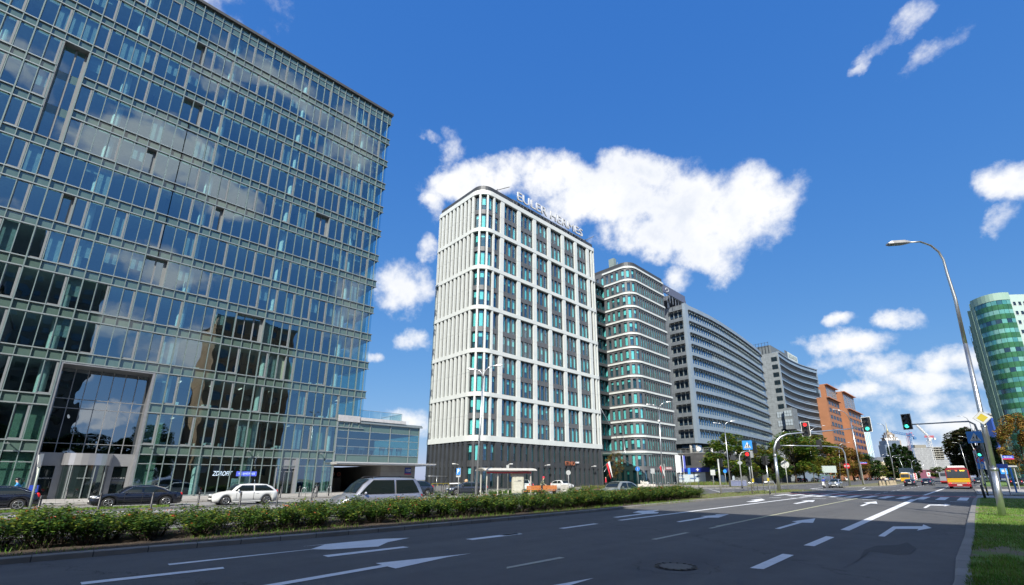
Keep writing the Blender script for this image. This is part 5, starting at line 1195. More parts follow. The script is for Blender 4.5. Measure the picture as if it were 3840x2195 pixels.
def make_tree(name, label, kind, h, r, trunk_h, mats, seed, n=3600, ls=.22, clumps=34, col_shape=False, trunk_r=.17, group=None, flat=.75):
    rg = random.Random(seed); t = thing(name, label, 'tree', group=group); b = MB(); top = Vector((rg.uniform(-.4, .4), rg.uniform(-.4, .4), h * .82))
    b.tube([(0, 0, -.1), (.05, .02, trunk_h * .5), (0, .05, trunk_h), top * .75 + Vector((0, 0, 0)), top], [trunk_r * 1.3, trunk_r, trunk_r * .85, trunk_r * .4, .03], 8)
    cl = []
    for i in range(clumps):
        z = rg.uniform(0, 1)
        if col_shape: prof = (.35 + .65 * math.sin(math.pi * min(1, z * .95 + .08)) ** .7) if z < .6 else (1 - (z - .6) / .42) * .95 + .05
        else: prof = math.sin(math.pi * (z * .86 + .12)) ** .6
        a = rg.uniform(0, 6.283); rr = r * prof * math.sqrt(rg.uniform(.15, 1)); c = Vector((math.cos(a) * rr, math.sin(a) * rr, trunk_h * .85 + (h - trunk_h * .85) * z * .93)); cl.append((c, r * rg.uniform(.20, .40) * (.6 if col_shape else 1)))
        if i % 2 == 0:
            s0 = Vector((0, 0, trunk_h + (c.z - trunk_h) * .35)); b.tube([s0, s0.lerp(c, .55) + Vector((0, 0, .2)), c], [trunk_r * .38, trunk_r * .22, .02], 5, cap=False)
    b.build('trunk', bark, t); b = MB()
    for c, cr in cl:
        for k in range(int(n / clumps)):
            d = Vector((rg.gauss(0, 1), rg.gauss(0, 1), rg.gauss(0, 1))).normalized() * cr * (rg.uniform(.25, 1) ** .45); p = c + Vector((d.x, d.y, d.z * (1.5 if col_shape else flat)))
            leaf(b, p, ls * rg.uniform(.7, 1.3), rg, 0 if rg.random() < .7 else 1)
    b.build('crown', mats, t); return t
# prototypes of street trees; the first use moves the prototype itself
protos = {}
KT = {'green': [leaf_g, leaf_y], 'mixed': [leaf_y, leaf_g], 'brown': [leaf_b, leaf_y], 'dark': [leaf_d, leaf_g], 'copper': [leaf_r, leaf_d], 'poplar': [leaf_d, leaf_d]}
def tree(kind, P, h, r, label, group=None, trunk_h=None, rz=0., seed=0, name='street_tree', n=8500, ls=.25):
    key = (kind, seed); 
    if key not in protos:
        protos[key] = [make_tree(name, label, kind, 10., 4.2, 2.6, KT[kind], 11 + seed * 7 + len(kind), n=n * (1.9 if kind == 'copper' else 1.), ls=ls * (1.2 if kind == 'copper' else 1.), clumps=55 if kind == 'copper' else 38), False]
    pr = protos[key]
    if not pr[1]: t = pr[0]; pr[1] = True; t.location = P; t.rotation_euler = (0, 0, rz); t['label'] = label
    else: t = dup(pr[0], P, rz, label)
    t.scale = (r / 4.2, r / 4.2, h / 10.)
    if group: t['group'] = group
    return t
def tree_px(kind, px, py, topx, topy, halfw, label, depth=None, seed=0, rz=0., group='street trees along the far side', base=None):
    P = G(px, py) if depth is None else AT(px, py, depth); h = HT(topx, topy, P); dep = Vector((P.x, P.y, 0)).dot(fh); r = halfw * dep / 1780. * .92
    P.z = 0.; return tree(kind, P, h, r, label, group, rz=rz, seed=seed)
tree_px('green', 2745, 1824, 2735, 1628, 92, 'green street tree with a bright sunlit top in front of the blue shop fascia', 112, 0)
tree_px('mixed', 2862, 1816, 2835, 1668, 70, 'broad yellowing tree right of the red pedestrian signal', 135, 1, 1.)
tree_px('dark', 2907, 1815, 2905, 1700, 55, 'small dark green tree just left of the tall curved signal mast', 132, 0)
tree_px('green', 2987, 1809, 2965, 1616, 88, 'tall tree behind the back of the round white sign', 150, 1, .6)
tree_px('mixed', 3020, 1809, 3040, 1650, 84, 'bushy tree behind the lamp just right of the round white sign', 158, 0, 2.)
tree_px('mixed', 3075, 1806, 3095, 1628, 80, 'yellow-green tree behind the scooter rider', 175, 1, 3.)
tree_px('brown', 3150, 1803, 3160, 1665, 76, 'rust tinged tree behind the no entry sign', 195, 0, 1.)
tree_px('brown', 3205, 1801, 3215, 1680, 60, 'brownish tree beside the blue street name plate', 215, 0, 2.5)
tree_px('dark', 3262, 1800, 3268, 1704, 48, 'dark rounded tree left of the cream house', 250, 1, .4)
tree_px('mixed', 3302, 1800, 3300, 1735, 40, 'small brownish tree below the cream house', 280, 0, 1.2)
tree_px('dark', 3360, 1799, 3350, 1752, 46, 'low dark tree under the poplars', 300, 0, 2.2)
tree_px('green', 3425, 1799, 3432, 1745, 34, 'low leafy tree behind the red and white chevron boards', 300, 1, 2.)
tree_px('green', 3530, 1798, 3535, 1752, 40, 'small green tree below the construction site', 420, 0, 2.9)
tree_px('dark', 3600, 1797, 3598, 1735, 36, 'low dark green tree above the bus roof', 400, 1, 1.9)
# columnar poplars
pp = make_tree('poplar_tree', 'tall columnar poplar at the left of the dense dark group', 'poplar', 22., 3.0, 2., KT['poplar'], 5, n=11000, ls=.36, clumps=90, col_shape=True)
specs = [(3345, 1668, 'tall columnar poplar at the left of the dense dark group'), (3366, 1656, 'tallest columnar poplar of the dense dark group'), (3386, 1662, 'columnar poplar right of the tallest one'), (3404, 1668, 'columnar poplar near the blue crane mast'), (3421, 1685, 'shorter columnar poplar at the right of the dense group'), (3332, 1712, 'short leaning poplar at the far left of the group')]
for i, (px, py, lab) in enumerate(specs):
    P = AT(px + 14, 1796, 290); h = HT(px, py, P); t = pp if i == 0 else dup(pp, P, i * 1.1, lab); t.location = P; t['group'] = 'poplars in the distance'; t.scale = (1.25, 1.25, h / 22.)
# right hand side trees
tree_px('copper', 3668, 1800, 3658, 1605, 82, 'big copper-dark tree behind the lamp posts on the right', 190, 0, 0., 'trees on the right side')
tree_px('copper', 3705, 1800, 3712, 1650, 66, 'dark tree behind the traffic signal on the right pole', 175, 0, 2., 'trees on the right side')
tree_px('dark', 3752, 1800, 3752, 1640, 52, 'dark green tree at the foot of the green tower', 165, 1, 1., 'trees on the right side')
tree_px('brown', 3862, 1810, 3850, 1545, 66, 'autumn brown tree at the right edge', 85, 1, 0., 'trees on the right side')
# small trained tree by the tower entrance
P = G(2290, 1822); P = Vector((-56.5, 80., .3)); tt = make_tree('ball_tree', 'small round rust brown tree by the canopy entrance', 'b', 6.6, 1.9, 1.9, [leaf_b, leaf_y], 9, n=2600, ls=.11, clumps=40, trunk_r=.07); tt.location = (-51.2, 73.8, .3)
# trees near the camera side, reflected in the glass front
for i, (x, y, h, k) in enumerate(((7.5, 4, 9, 'dark'), (8.5, 12, 8, 'green'), (9, -8, 9.5, 'dark'))): tree(k, (x, y, 0), h, 4., ['dark tree beside the near pavement behind the camera', 'green tree beside the near pavement', 'dark tree further back on the near pavement'][i], 'trees on the near pavement', rz=i, seed=i % 2)

for i, (x, y, h, k) in enumerate(((40, -13, 15, 'dark'), (43, -5, 13, 'green'), (41, 3, 14, 'dark'), (44, 10, 12, 'dark'), (40, 16, 15, 'green'))): tree(k, (x, y, 0), h, 5.5, ['dark tree in the yard across the street, furthest back', 'green tree in the yard across the street, second', 'dark tree in the yard across the street, middle one', 'lower dark tree in the yard across the street', 'green tree in the yard nearest the brown block'][i], 'trees in the yard across the street', rz=i, seed=i % 2)

# rose hedge: single bushes, four shapes copied along the median bed
def make_bush(seed, mats, h=.92, r=.8, n=2100, ls=.045, flowers=7):
    rg = random.Random(seed); t = thing('rose_bush', 'rose bush', 'bush', group='rose bushes in the median bed'); b = MB()
    tips = []
    for i in range(26):
        a = rg.uniform(0, 6.283); rr = r * math.sqrt(rg.uniform(0, 1)); tip = Vector((math.cos(a) * rr, math.sin(a) * rr, h * rg.uniform(.62, 1.02) * (1 - .25 * (rr / r) ** 2))); 
        if rg.random() < .16: tip.z *= 1.22
        b.tube([(math.cos(a) * rr * .25, math.sin(a) * rr * .25, 0), (tip.x * .6, tip.y * .6, tip.z * .5), tip], [.010, .008, .004], 4, cap=False); tips.append(tip)
    b.build('stems', bark, t); b = MB()
    for k in range(n):
        tp = tips[rg.randrange(len(tips))]; f = 1 - rg.random() ** 1.5 * .75; c = Vector((tp.x * f, tp.y * f, tp.z * (.25 + .75 * f))) + Vector((rg.gauss(0, .10), rg.gauss(0, .10), rg.gauss(0, .07)))
        if c.z > .03: leaf(b, c, ls * rg.uniform(.7, 1.3), rg, 1 if (f > .85 and rg.random() < .5) else 0, .6)
    b.build('foliage', mats, t); b = MB()
    for k in range(flowers):
        tp = tips[rg.randrange(len(tips))]; c = tp + Vector((rg.gauss(0, .05), rg.gauss(0, .05), .02))
        for q in range(6): leaf(b, c + Vector((rg.gauss(0, .014), rg.gauss(0, .014), rg.gauss(0, .012))), .026, rg, 0, .8)
    b.build('blossom', petal, t); return t
bp_ = [make_bush(21 + i, [leaf_rose, leaf_rose2]) for i in range(5)]; used = [False] * 5; rg = random.Random(4); cnt = 0
WHERE = [(-9, 'at left edge'), (-2, 'below sign pole'), (1, 'before black saloon'), (5, 'before white estate'), (10, 'before grey van'), (15, 'left of bus shelter'), (21, 'before bus shelter'), (25, 'before orange benches'), (29, 'before silver hatchback'), (33, 'near bright hedge end'), (36.5, 'at hedge tip')]
y = -9.
while y < 38.2:
    for row, x in enumerate((-17.35, -18.35, -19.3)):
        i = rg.randrange(5); yy = y + rg.uniform(-.2, .2) + .5 * (row == 1); xx = x + rg.uniform(-.12, .12) - max(0, (yy - 18)) * .045; s = rg.uniform(.82, 1.02) * (1.0 if yy < 20 else 1.16)
        zone = max([w for w in WHERE if w[0] <= y + 1e-6], key=lambda w: w[0])[1]; rown = ('roadside row', 'middle row', 'back row')[row]
        look = 'yellow-green' if yy > 22 else 'leafy'
        lab = '%s rose bush with red blossoms, %s, %s' % (look, rown, zone)
        if not used[i]: t = bp_[i]; used[i] = True
        else: t = dup(bp_[i], (0, 0, 0))
        t.location = (xx, yy, .1); t.rotation_euler = (0, 0, rg.uniform(0, 6.28)); t.scale = (s, s, s * rg.uniform(.86, 1.08)); t['label'] = lab; t['group'] = 'rose bushes, %s %s' % (rown, zone)
    y += 1.12
# weeds and grass tufts (nobody could count them)
def blades(name, n, area, hgt, w, mats, seed, dens=None, z0=.1):
    rg = random.Random(seed); b = MB(); k = 0
    while k < n:
        x, y = area(rg)
        if dens and not dens(x, y, rg): k += .2; continue
        k += 1; a = rg.uniform(0, 6.28); h = hgt * rg.uniform(.5, 1.2); dx, dy = math.cos(a) * w, math.sin(a) * w; lx, ly = rg.gauss(0, h * .35), rg.gauss(0, h * .35)
        b.add([(x - dx, y - dy, z0), (x + dx, y + dy, z0), (x + lx, y + ly, z0 + h)], [(0, 1, 2)], 0 if rg.random() < .7 else 1)
    o = b.build(name, mats); o['kind'] = 'stuff'; return o
gr1 = leaf_mat('grass_blade', (.06, .15, .015), (.12, .26, .025), (.21, .36, .05), .8); gr2 = leaf_mat('grass_blade_dry', (.10, .12, .03), (.18, .17, .05), (.26, .22, .09), .8)
from mathutils import noise as _noise
def patchy(x, y, rg): 
    v = _noise.noise(Vector((x * .55, y * .35, 3.3))) + .35 * _noise.noise(Vector((x * 2., y * 2., 1.)))
    lim = .05 if y < 17 else .6
    return v < lim or rg.random() < .06
def near_area(rg):
    u = rg.random(); y = 7 + 45 * u ** 1.6; k = rg.random(); return -(.52 + .0175 * y) + k * (.5 + .13 * y if y < 40 else 6), y
blades('grass', 60000, near_area, .075, .006, [gr1, gr2], 1, patchy, .085)
blades('grass', 9000, lambda r_: (r_.uniform(-20.6, -15.9), r_.uniform(-4, 33)), .13, .010, [gr1, gr2], 2, lambda x, y, r_: _noise.noise(Vector((x * .8, y * .3, 7.))) > -.05, .09)
blades('weeds', 5000, lambda r_: (r_.uniform(-41.9, -40.3), r_.uniform(-12, 6)), .16, .015, [gr1, gr2], 3, None, .01)
blades('grass', 9000, lambda r_: (r_.uniform(-22, -17.2), r_.uniform(33, 71)), .10, .014, [gr2, gr1], 5, None, .11)
blades('wild_plants', 5000, lambda r_: (r_.uniform(-53, -47) + 0, r_.uniform(64, 79)), .55, .03, [gr2, leaf_rose], 6, lambda x, y, r_: x < -44 - (y - 64) * .0 , .05)
blades('wild_plants', 2500, lambda r_: (r_.uniform(-50, -42), r_.uniform(95, 106)), .8, .04, [gr2, gr1], 8, None, .2)
blades('wild_plants', 2500, lambda r_: (r_.uniform(-43.5, -41.5), r_.uniform(36.5, 44)), .5, .03, [leaf_rose, gr1], 9, None, .0)

# ================================================================ STREET FURNITURE
def src(o, k, x, y): return (o[0] + k * x, o[1] + k * y)
def hpx(P, px, py): return HT(px, py, P)
# --- big lamp column at the right, leaning very slightly, with its long outreach
P = G(3760, 1934, .1); LH = HT(3563, 940, P)
lamp_head = mat('lamp_grey', (.42, .43, .44), .4, .4); lamp_glass = mat('lamp_lens', (.55, .56, .55), .1, spec=1.)
t = thing('street_lamp', 'tall galvanised lamp column on the grass with a long curved arm at the right', 'street lamp', (P.x, P.y, .1), 0, None)
PXW = lambda px, py: CAM + ray(px, py) * ((Vector((P.x, P.y, 0)).dot(fh)) / ray(px, py).dot(fh))
top_pts = [PXW(3620, 1290), PXW(3582, 1120), PXW(3553, 1030), PXW(3538, 975), PXW(3520, 945), PXW(3490, 921), PXW(3450, 907), PXW(3404, 910)]
Z = Vector((P.x, P.y, .1)); lp = [Z - Z, PXW(3727, 1760) - Z, PXW(3690, 1600) - Z] + [q - Z for q in top_pts]
b = MB(); b.tube([lp[0], lp[1]], [.125, .12], 16); b.tube([lp[1], lp[2], lp[3]], [.105, .10, .085], 16); b.build('column', galv, t)
b = MB(); b.tube(lp[3:], [.083, .07, .058, .05, .045, .042, .04, .036], 12); b.build('arm', galv, t)
b = MB(); e = lp[-1]; d_ = (lp[-1] - lp[-2]).normalized(); s_ = Vector((0, 0, 1)).cross(d_).normalized()
def head(b, e, d_, L=1.05, w=.34, h=.16):
    s_ = Vector((0, 0, 1)).cross(d_).normalized(); u_ = d_.cross(s_); f = e + d_ * L
    ring = lambda c, ww, hh, dz=0: [c - s_ * ww / 2 + u_ * dz, c + s_ * ww / 2 + u_ * dz, c + s_ * ww * .36 + u_ * (hh + dz), c - s_ * ww * .36 + u_ * (hh + dz)]
    v = ring(e - d_ * .12, w * .35, h * .5, -.03) + ring(e + d_ * .22, w, h, -.06) + ring(f - d_ * .2, w, h, -.06) + ring(f, w * .7, h * .4, -.04)
    fs = [(0, 1, 2, 3)]
    for k in range(3):
        for j in range(4): fs.append((4 * k + j, 4 * k + 4 + j, 4 * k + 4 + (j + 1) % 4, 4 * k + (j + 1) % 4))
    fs.append((15, 14, 13, 12)); b.add(v, fs, 0); g = e + d_ * .3 - u_ * .075; g2_ = f - d_ * .25 - u_ * .075
    b.add([g - s_ * w * .4, g + s_ * w * .4, g2_ + s_ * w * .4, g2_ - s_ * w * .4], [(0, 1, 2, 3)], 1)
head(b, e, d_); b.build('lamp_head', [lamp_head, lamp_glass], t)
b = MB(); b.tube([lp[1] + Vector((0, 0, -.06)), lp[1] + Vector((0, 0, .06))], .135, 16); b.tube([lp[2] + Vector((0, 0, -.03)), lp[2] + Vector((0, 0, .03))], .115, 16); b.box(-.15, -.11, -.1, .06, 1.9, 2.25); b.build('collar', galv, t)
LAMP = t

# --- signal parts
sig_box = mat('signal_black', (.014, .015, .016), .5); sig_rim = mat('signal_rim', (.70, .72, .70), .5); lens_off = mat('lens_off', (.02, .022, .022), .15)
lens_r = mat('lens_red', (.5, .01, .01), .3, emit=((1., .03, .03), 1.6)); lens_g = mat('lens_green', (.02, .5, .35), .3, emit=((.08, 1., .68), 1.3))
def signal_head(parent, c, face, lit, h=1.15, board=False, arrow=False, side=None):
    """face: horizontal unit vector the lenses look along"""
    face = Vector((face[0], face[1], 0)).normalized(); s = Vector((-face.y, face.x, 0)); c = Vector(c); w = h * .34
    def fr(u, w_, d): return c + s * u + Vector((0, 0, w_)) + face * d
    b = MB()
    if board:
        W2, H2 = h * .29, h * .56; b.add([fr(-W2, -H2, -.03), fr(W2, -H2, -.03), fr(W2, H2, -.03), fr(-W2, H2, -.03), fr(-W2, -H2, .0), fr(W2, -H2, .0), fr(W2, H2, .0), fr(-W2, H2, .0)], [(0, 3, 2, 1), (0, 1, 5, 4), (1, 2, 6, 5), (2, 3, 7, 6), (3, 0, 4, 7)], 0); b.add([fr(-W2, -H2, .004), fr(W2, -H2, .004), fr(W2, H2, .004), fr(-W2, H2, .004)], [(0, 1, 2, 3)], 1)
        W2 *= .9; H2 *= .95; b.add([fr(-W2, -H2, .012), fr(W2, -H2, .012), fr(W2, H2, .012), fr(-W2, H2, .012)], [(0, 1, 2, 3)], 0)
    W2, H2 = w / 2, h / 2; vs = [fr(a, z, d) for d in (-.06, .14) for a, z in ((-W2, -H2), (W2, -H2), (W2, H2), (-W2, H2))]; b.add(vs, [(0, 3, 2, 1), (4, 5, 6, 7), (0, 1, 5, 4), (1, 2, 6, 5), (2, 3, 7, 6), (3, 0, 4, 7)], 0)
    for i in range(3):
        z = h * (.32 - .32 * i); pts = [fr(math.cos(R(a)) * w * .40, z + math.sin(R(a)) * w * .40, .14) for a in range(-10, 191, 20)]; pt2 = [p + face * (w * .55) for p in pts]
        n = len(pts); b.add(pts + pt2, [(k, k + 1, n + k + 1, n + k) for k in range(n - 1)] , 0)
    o = b.build('signal_head', [sig_box, sig_rim], parent)
    for i, nm in enumerate(('red', 'amber', 'green')):
        z = h * (.32 - .32 * i); m = MB(); on = (nm == lit); m.disc(fr(0, z, .15), face, w * .36, .02, 20)
        m.build('lens', (lens_r if nm == 'red' else lens_g) if on else lens_off, o)
        if on and arrow: a_ = MB(); a_.beam(fr(-w * .25, z, .166), fr(w * .25, z, .166), .035, .035, 0); a_.build('arrow', lens_off, o)
    return o
def up_face(P): v = Vector((-P[0], -P[1], 0)); return v.normalized()
# mast over the road on the right (priority sign, crossing sign)
M = Vector((-.6, 54.7, .1)); dM = Vector((M.x, M.y, 0)).dot(fh)
def on(px, py, base, dz=0): return CAM + ray(px, py) * (Vector((base[0], base[1], 0)).dot(fh) / ray(px, py).dot(fh)) - Vector(base)
t = thing('traffic_signal_mast', 'right hand signal mast reaching over the road with yellow diamond and green lights', 'traffic signal', M)
a_end = on(3405, 1593, M); b = MB(); elbow = [on(3690, 1860, M), on(3682, 1800, M), on(3670, 1700, M), on(3667, 1620, M), on(3655, 1592, M), on(3632, 1581, M), on(3580, 1583, M), on(3500, 1588, M), a_end]
elbow[0] = Vector((0, 0, 0)); elbow[1] = Vector((0, 0, elbow[1].z))
kp = [Vector((0, 0, 0)), Vector((0, 0, elbow[3].z - .6)), elbow[4] * 1.0, elbow[5], elbow[6], elbow[7], elbow[8]]
b.tube(kp, [.10, .09, .075, .07, .06, .055, .05], 12); b.build('mast', galv_old, t)
face_cam = Vector((-M.x * 0 - .15, -1, 0))
signal_head(t, on(3400, 1582, M), (-.25, -1), 'green', 1.2, board=True)
signal_head(t, Vector((-.25, -.35, on(3683, 1692, M).z)), (-.3, -1), 'green', .95)
def plate(parent, name, c, face, poly, m, thick=.02, front=None, up_=(0, 0, 1)):
    face = Vector(face).normalized(); s = face.cross(Vector(up_)).normalized() * -1; u = Vector((0, 0, 1)); c = Vector(c); b = MB(); n = len(poly)
    f0 = [c + s * p[0] + u * p[1] for p in poly]; f1 = [p - face * thick for p in f0]
    b.add(f0 + f1, [tuple(range(n)), tuple(range(n, 2 * n))[::-1]] + [(i, n + i, n + (i + 1) % n, (i + 1) % n) for i in range(n)]); return b.build(name, m, parent)
def ngon(r, n=28): return [(r * math.cos(2 * math.pi * i / n), r * math.sin(2 * math.pi * i / n)) for i in range(n)]
def rect(w, h): return [(-w / 2, -h / 2), (w / 2, -h / 2), (w / 2, h / 2), (-w / 2, h / 2)]
sb = mat('sign_blue2', (.03, .24, .68), .4); sw2 = mat('sign_face_white', (.55, .57, .57), .4); sy = mat('sign_yellow', (.50, .40, .04), .4); sr = mat('sign_red2', (.60, .02, .03), .4); sk = mat('sign_black', (.02, .02, .02), .5); sback = mat('sign_back', (.42, .44, .44), .45, .4)
fM = Vector((-.1, -1, 0)).normalized(); c0 = on(3678, 1569, M)
D_ = lambda r: [(r, 0), (0, r), (-r, 0), (0, -r)]
def layered(parent, c, face, layers, name='sign_plate'):
    o = plate(parent, name, c, face, layers[0][0], layers[0][1]); fz = Vector(face).normalized(); 
    for i, (poly, m, *off_) in enumerate(layers[1:]):
        dx, dz = off_ if off_ else (0, 0); s = fz.cross(Vector((0, 0, 1))).normalized() * -1; plate(o, 'sign_symbol', Vector(c) + fz * (.006 * (i + 1)) + s * dx + Vector((0, 0, dz)), face, poly, m, .004)
    return o
walker = [([(-.03, -.2), (.03, -.2), (.06, .02), (.05, .2), (-.05, .2), (-.06, .02)], sk, .12, -.1), (ngon(.05, 10), sk, .12, .15)]
tri = [(-.36, -.33), (.36, -.33), (0, .36)]
cross = [(rect(.98, .98), sb), (tri, sw2), ([(-.28, -.25), (.28, -.25), (.28, -.22), (-.28, -.22)], sk, 0, -.04), ([(-.025, -.14), (.025, -.14), (.05, .02), (.03, .14), (-.03, .14), (-.05, 0)], sk, .12, -.08), (ngon(.04, 10), sk, .12, .09), (ngon(.07, 12), sk, -.1, -.14), (ngon(.045, 12), sw2, -.1, -.14), ([(-.05, -.05), (.05, -.05), (.02, .09), (-.03, .09)], sk, -.08, -.03)]
layered(t, on(3656, 1640, M) + fM * .12, fM, cross)
c0 = PXW(3678, 1569) - Z; layered(LAMP, c0 + Vector((.05, -.22, 0)), Vector((-.05, -1, 0)), [(D_(.325), mat('sign_edge', (.3, .3, .26), .5)), (D_(.305), sw2), (D_(.19), sy)])
# no stopping disc, one way plate, other small signs on thinner posts behind
t2 = thing('sign_post', 'thin sign post with a blue no stopping disc above a blue arrow plate', 'sign post', (-1.15, 62.5, .1)); bse = Vector((-1.15, 62.5, .1))
b = MB(); b.tube([(0, 0, 0), (0, 0, on(3676, 1690, bse).z)], .045, 8); b.build('post', galv_old, t2)
layered(t2, on(3682, 1727, bse) + fM * .06, fM, [(ngon(.42), sr), (ngon(.35), sb), ([(-.31, -.25), (-.25, -.31), (.31, .25), (.25, .31)], sr), ([(-.25, .31), (-.31, .25), (.25, -.31), (.31, -.25)], sr)])
layered(t2, on(3685, 1748, bse) + fM * .06, fM, [(rect(.72, .60), sb), ([(-.06, -.22), (.06, -.22), (.06, .05), (.18, .05), (0, .24), (-.18, .05), (-.06, .05)], sw2)])
t2 = thing('sign_post', 'slim post with a round no turn sign and white plate behind the right signal mast', 'sign post', (-1.5, 66, .1)); bse = Vector((-1.5, 66, .1))
b = MB(); b.tube([(0, 0, 0), (0, 0, on(3668, 1690, bse).z)], .045, 8); b.build('post', galv_old, t2)
layered(t2, on(3670, 1697, bse) + fM * .06, fM, [(ngon(.42), sr), (ngon(.34), sw2), ([(-.15, -.18), (-.07, -.18), (-.07, .06), (.16, .06), (.16, .14), (-.15, .14)], sk)])
layered(t2, on(3672, 1712, bse) + fM * .06, fM, [(rect(.5, .25), sw2)])

# --- tall curved signal mast on the median (left) with red arrow light and far green light
M = G(2923, 1843, .12); t = thing('traffic_signal_mast', 'tall curved signal mast on the median with one red and one green light overhead', 'traffic signal', M)
lp = [Vector((0, 0, 0)), on(2906, 1708, M), on(2903, 1680, M), on(2911, 1656, M), on(2925, 1640, M), on(2950, 1629, M), on(3000, 1624, M), on(3120, 1615, M), on(3240, 1604, M)]
b = MB(); b.tube([lp[0], lp[1]], [.20, .17], 14); b.build('mast', galv, t); b = MB(); b.tube(lp[1:], [.15, .14, .13, .12, .11, .09, .08, .07], 12); b.build('arm', galv, t)
b = MB(); b.tube([lp[1] - Vector((0, 0, .08)), lp[1] + Vector((0, 0, .08))], .24, 14); b.build('collar', galv, t)
signal_head(t, on(3021, 1609, M), (.2, -1), 'red', 1.62, board=True, arrow=True); signal_head(t, on(3250, 1592, M), (.1, -1), 'green', 1.68, board=True)
# --- second, thinner mast facing away (backs of the signals) with the no entry disc
M = G(3187, 1822, .12); t = thing('traffic_signal_mast', 'thinner curved mast with two dark signal backs and a red no entry disc', 'traffic signal', M)
lp = [Vector((0, 0, 0)), on(3171, 1725, M), on(3167, 1700, M), on(3158, 1684, M), on(3145, 1678, M), on(3100, 1674, M), on(3000, 1672, M), on(2917, 1671, M)]
b = MB(); b.tube(lp, [.17, .15, .13, .12, .11, .10, .085, .07], 12); b.build('mast', galv, t)
for px, py in ((3072, 1668), (2916, 1668)): signal_head(t, on(px, py, M), (-.1, 1), None, 1.6, board=True)
layered(t, on(3177, 1748, M) + fM * .2, fM, [(ngon(.54), sr), (rect(.88, .2), sw2)])
# --- pedestrian-side signal with blue crossing sign (red light) on the median tip
M = G(2822, 1853, .12); t = thing('traffic_signal', 'median signal post with a red arrow light under a blue crossing sign', 'traffic signal', M)
b = MB(); b.tube([(0, 0, 0), (0, 0, on(2808, 1690, M).z)], .065, 10); b.build('post', galv, t)
signal_head(t, on(2807, 1721, M) + fM * .1, (.15, -1), 'red', 1.45, arrow=True)
layered(t, on(2805, 1670, M) + fM * .15, (.15, -1, 0), [(p_, m_, *o_) if o_ else ([(x * .95, z * .95) for x, z in p_], m_) for p_, m_, *o_ in cross])
M = G(2829, 1840, .1); t = thing('traffic_signal', 'median signal seen from behind with a dark box and yellow push button', 'traffic signal', M)
b = MB(); b.tube([(0, 0, 0), (0, 0, on(2815, 1680, M).z)], .065, 10); b.build('post', galv_old, t)
signal_head(t, on(2829, 1680, M), (.2, 1), None, 1.45); b = MB(); b.cbox(on(2816, 1704, M), .5, .3, .9); b.build('control_box', sback, t)
b = MB(); b.cbox(on(2824, 1802, M) , .2, .2, .45); b.build('push_button', sy, t)
M = G(2888, 1853, .12); t = thing('traffic_signal', 'short pedestrian signal post with dark lamps and a yellow push button', 'traffic signal', M)
b = MB(); b.tube([(0, 0, 0), (0, 0, on(2870, 1725, M).z)], .06, 10); b.build('post', galv, t); signal_head(t, on(2873, 1726, M), (1, .2), None, .9); signal_head(t, on(2867, 1728, M), (-1, .2), None, .9)
b = MB(); b.cbox(on(2881, 1799, M), .16, .16, .32); b.build('push_button', sy, t); b = MB(); b.tube([(0, 0, 0), (0, 0, .3)], .075, 10); b.build('base_sleeve', black, t)
# plain pole on the median
M = G(2705, 1853, .12); t = thing('bare_pole', 'bare grey pole with a small signal box behind it at the grass edge', 'pole', M)
b = MB(); b.tube([(0, 0, 0), on(2692, 1722, M)], .085, 10); b.build('post', galv_old, t); signal_head(t, on(2697, 1735, M) + Vector((0, .3, 0)), (.3, 1), None, .9)
# back of round sign on post
M = G(2957, 1840, .1); t = thing('round_sign', 'back of a round white sign on a thin grey post right of the curved mast', 'road sign', M)
b = MB(); b.tube([(0, 0, 0), on(2942, 1722, M)], .045, 8); b.build('post', galv_old, t); fb = Vector((.2, -1, 0)).normalized()
o = layered(t, on(2943, 1742, M) - fb * .1, fb, [(ngon(.5), mat('sign_back_pale', (.5, .52, .50), .5, .2))]); b = MB(); c = on(2943, 1742, M) - fb * .04; b.cbox(c + Vector((0, 0, .28)), .5, .03, .05); b.cbox(c - Vector((0, 0, .28)), .5, .03, .05); b.build('bracket', sback, t)
# diamond back sign lamp-like post
M = G(2784, 1832, .1); t = thing('diamond_sign', 'back of a diamond sign on a grey pole with a small curved arm', 'road sign', M)
b = MB(); b.tube([(0, 0, 0), on(2774, 1740, M), on(2773, 1712, M), on(2780, 1698, M), on(2800, 1692, M)], [.09, .08, .07, .06, .05], 10); b.build('post', galv_old, t); layered(t, on(2775, 1736, M) + fb * .12, fb, [(D_(.42), sback)]); b = MB(); b.tube([(0, 0, 0), (0, 0, .4)], .12, 10); b.build('base_sleeve', black, t)
# crowd rails by the crossing
def rail(x0, x1, py, topy, label):
    A, B = G(x0, py, .1), G(x1, py, .1); h = on((x0 + x1) / 2, topy, A).z; v = B - A; t = thing('guard_rail', label, 'railing', A, 0, 'railings by the crossing'); b = MB(); r_ = .12
    b.tube([(0, 0, 0), (0, 0, h - .25), v * .04 + Vector((0, 0, h - .06)), v * .12 + Vector((0, 0, h)), v * .88 + Vector((0, 0, h)), v * .96 + Vector((0, 0, h - .06)), v + Vector((0, 0, h - .25)), v], .035, 8); b.build('hoop', galv, t); b = MB(); b.tube([Vector((0, 0, .32)), v + Vector((0, 0, .32))], .025, 6); b.build('lower_bar', galv, t)
rail(2807, 2844, 1850, 1811, 'steel hoop railing around the base of the red pedestrian signal'); rail(2867, 2910, 1852, 1808, 'steel hoop railing beside the tall curved signal mast'); rail(3736, 3790, 1858, 1802, 'steel hoop railing behind the big lamp column on the right')
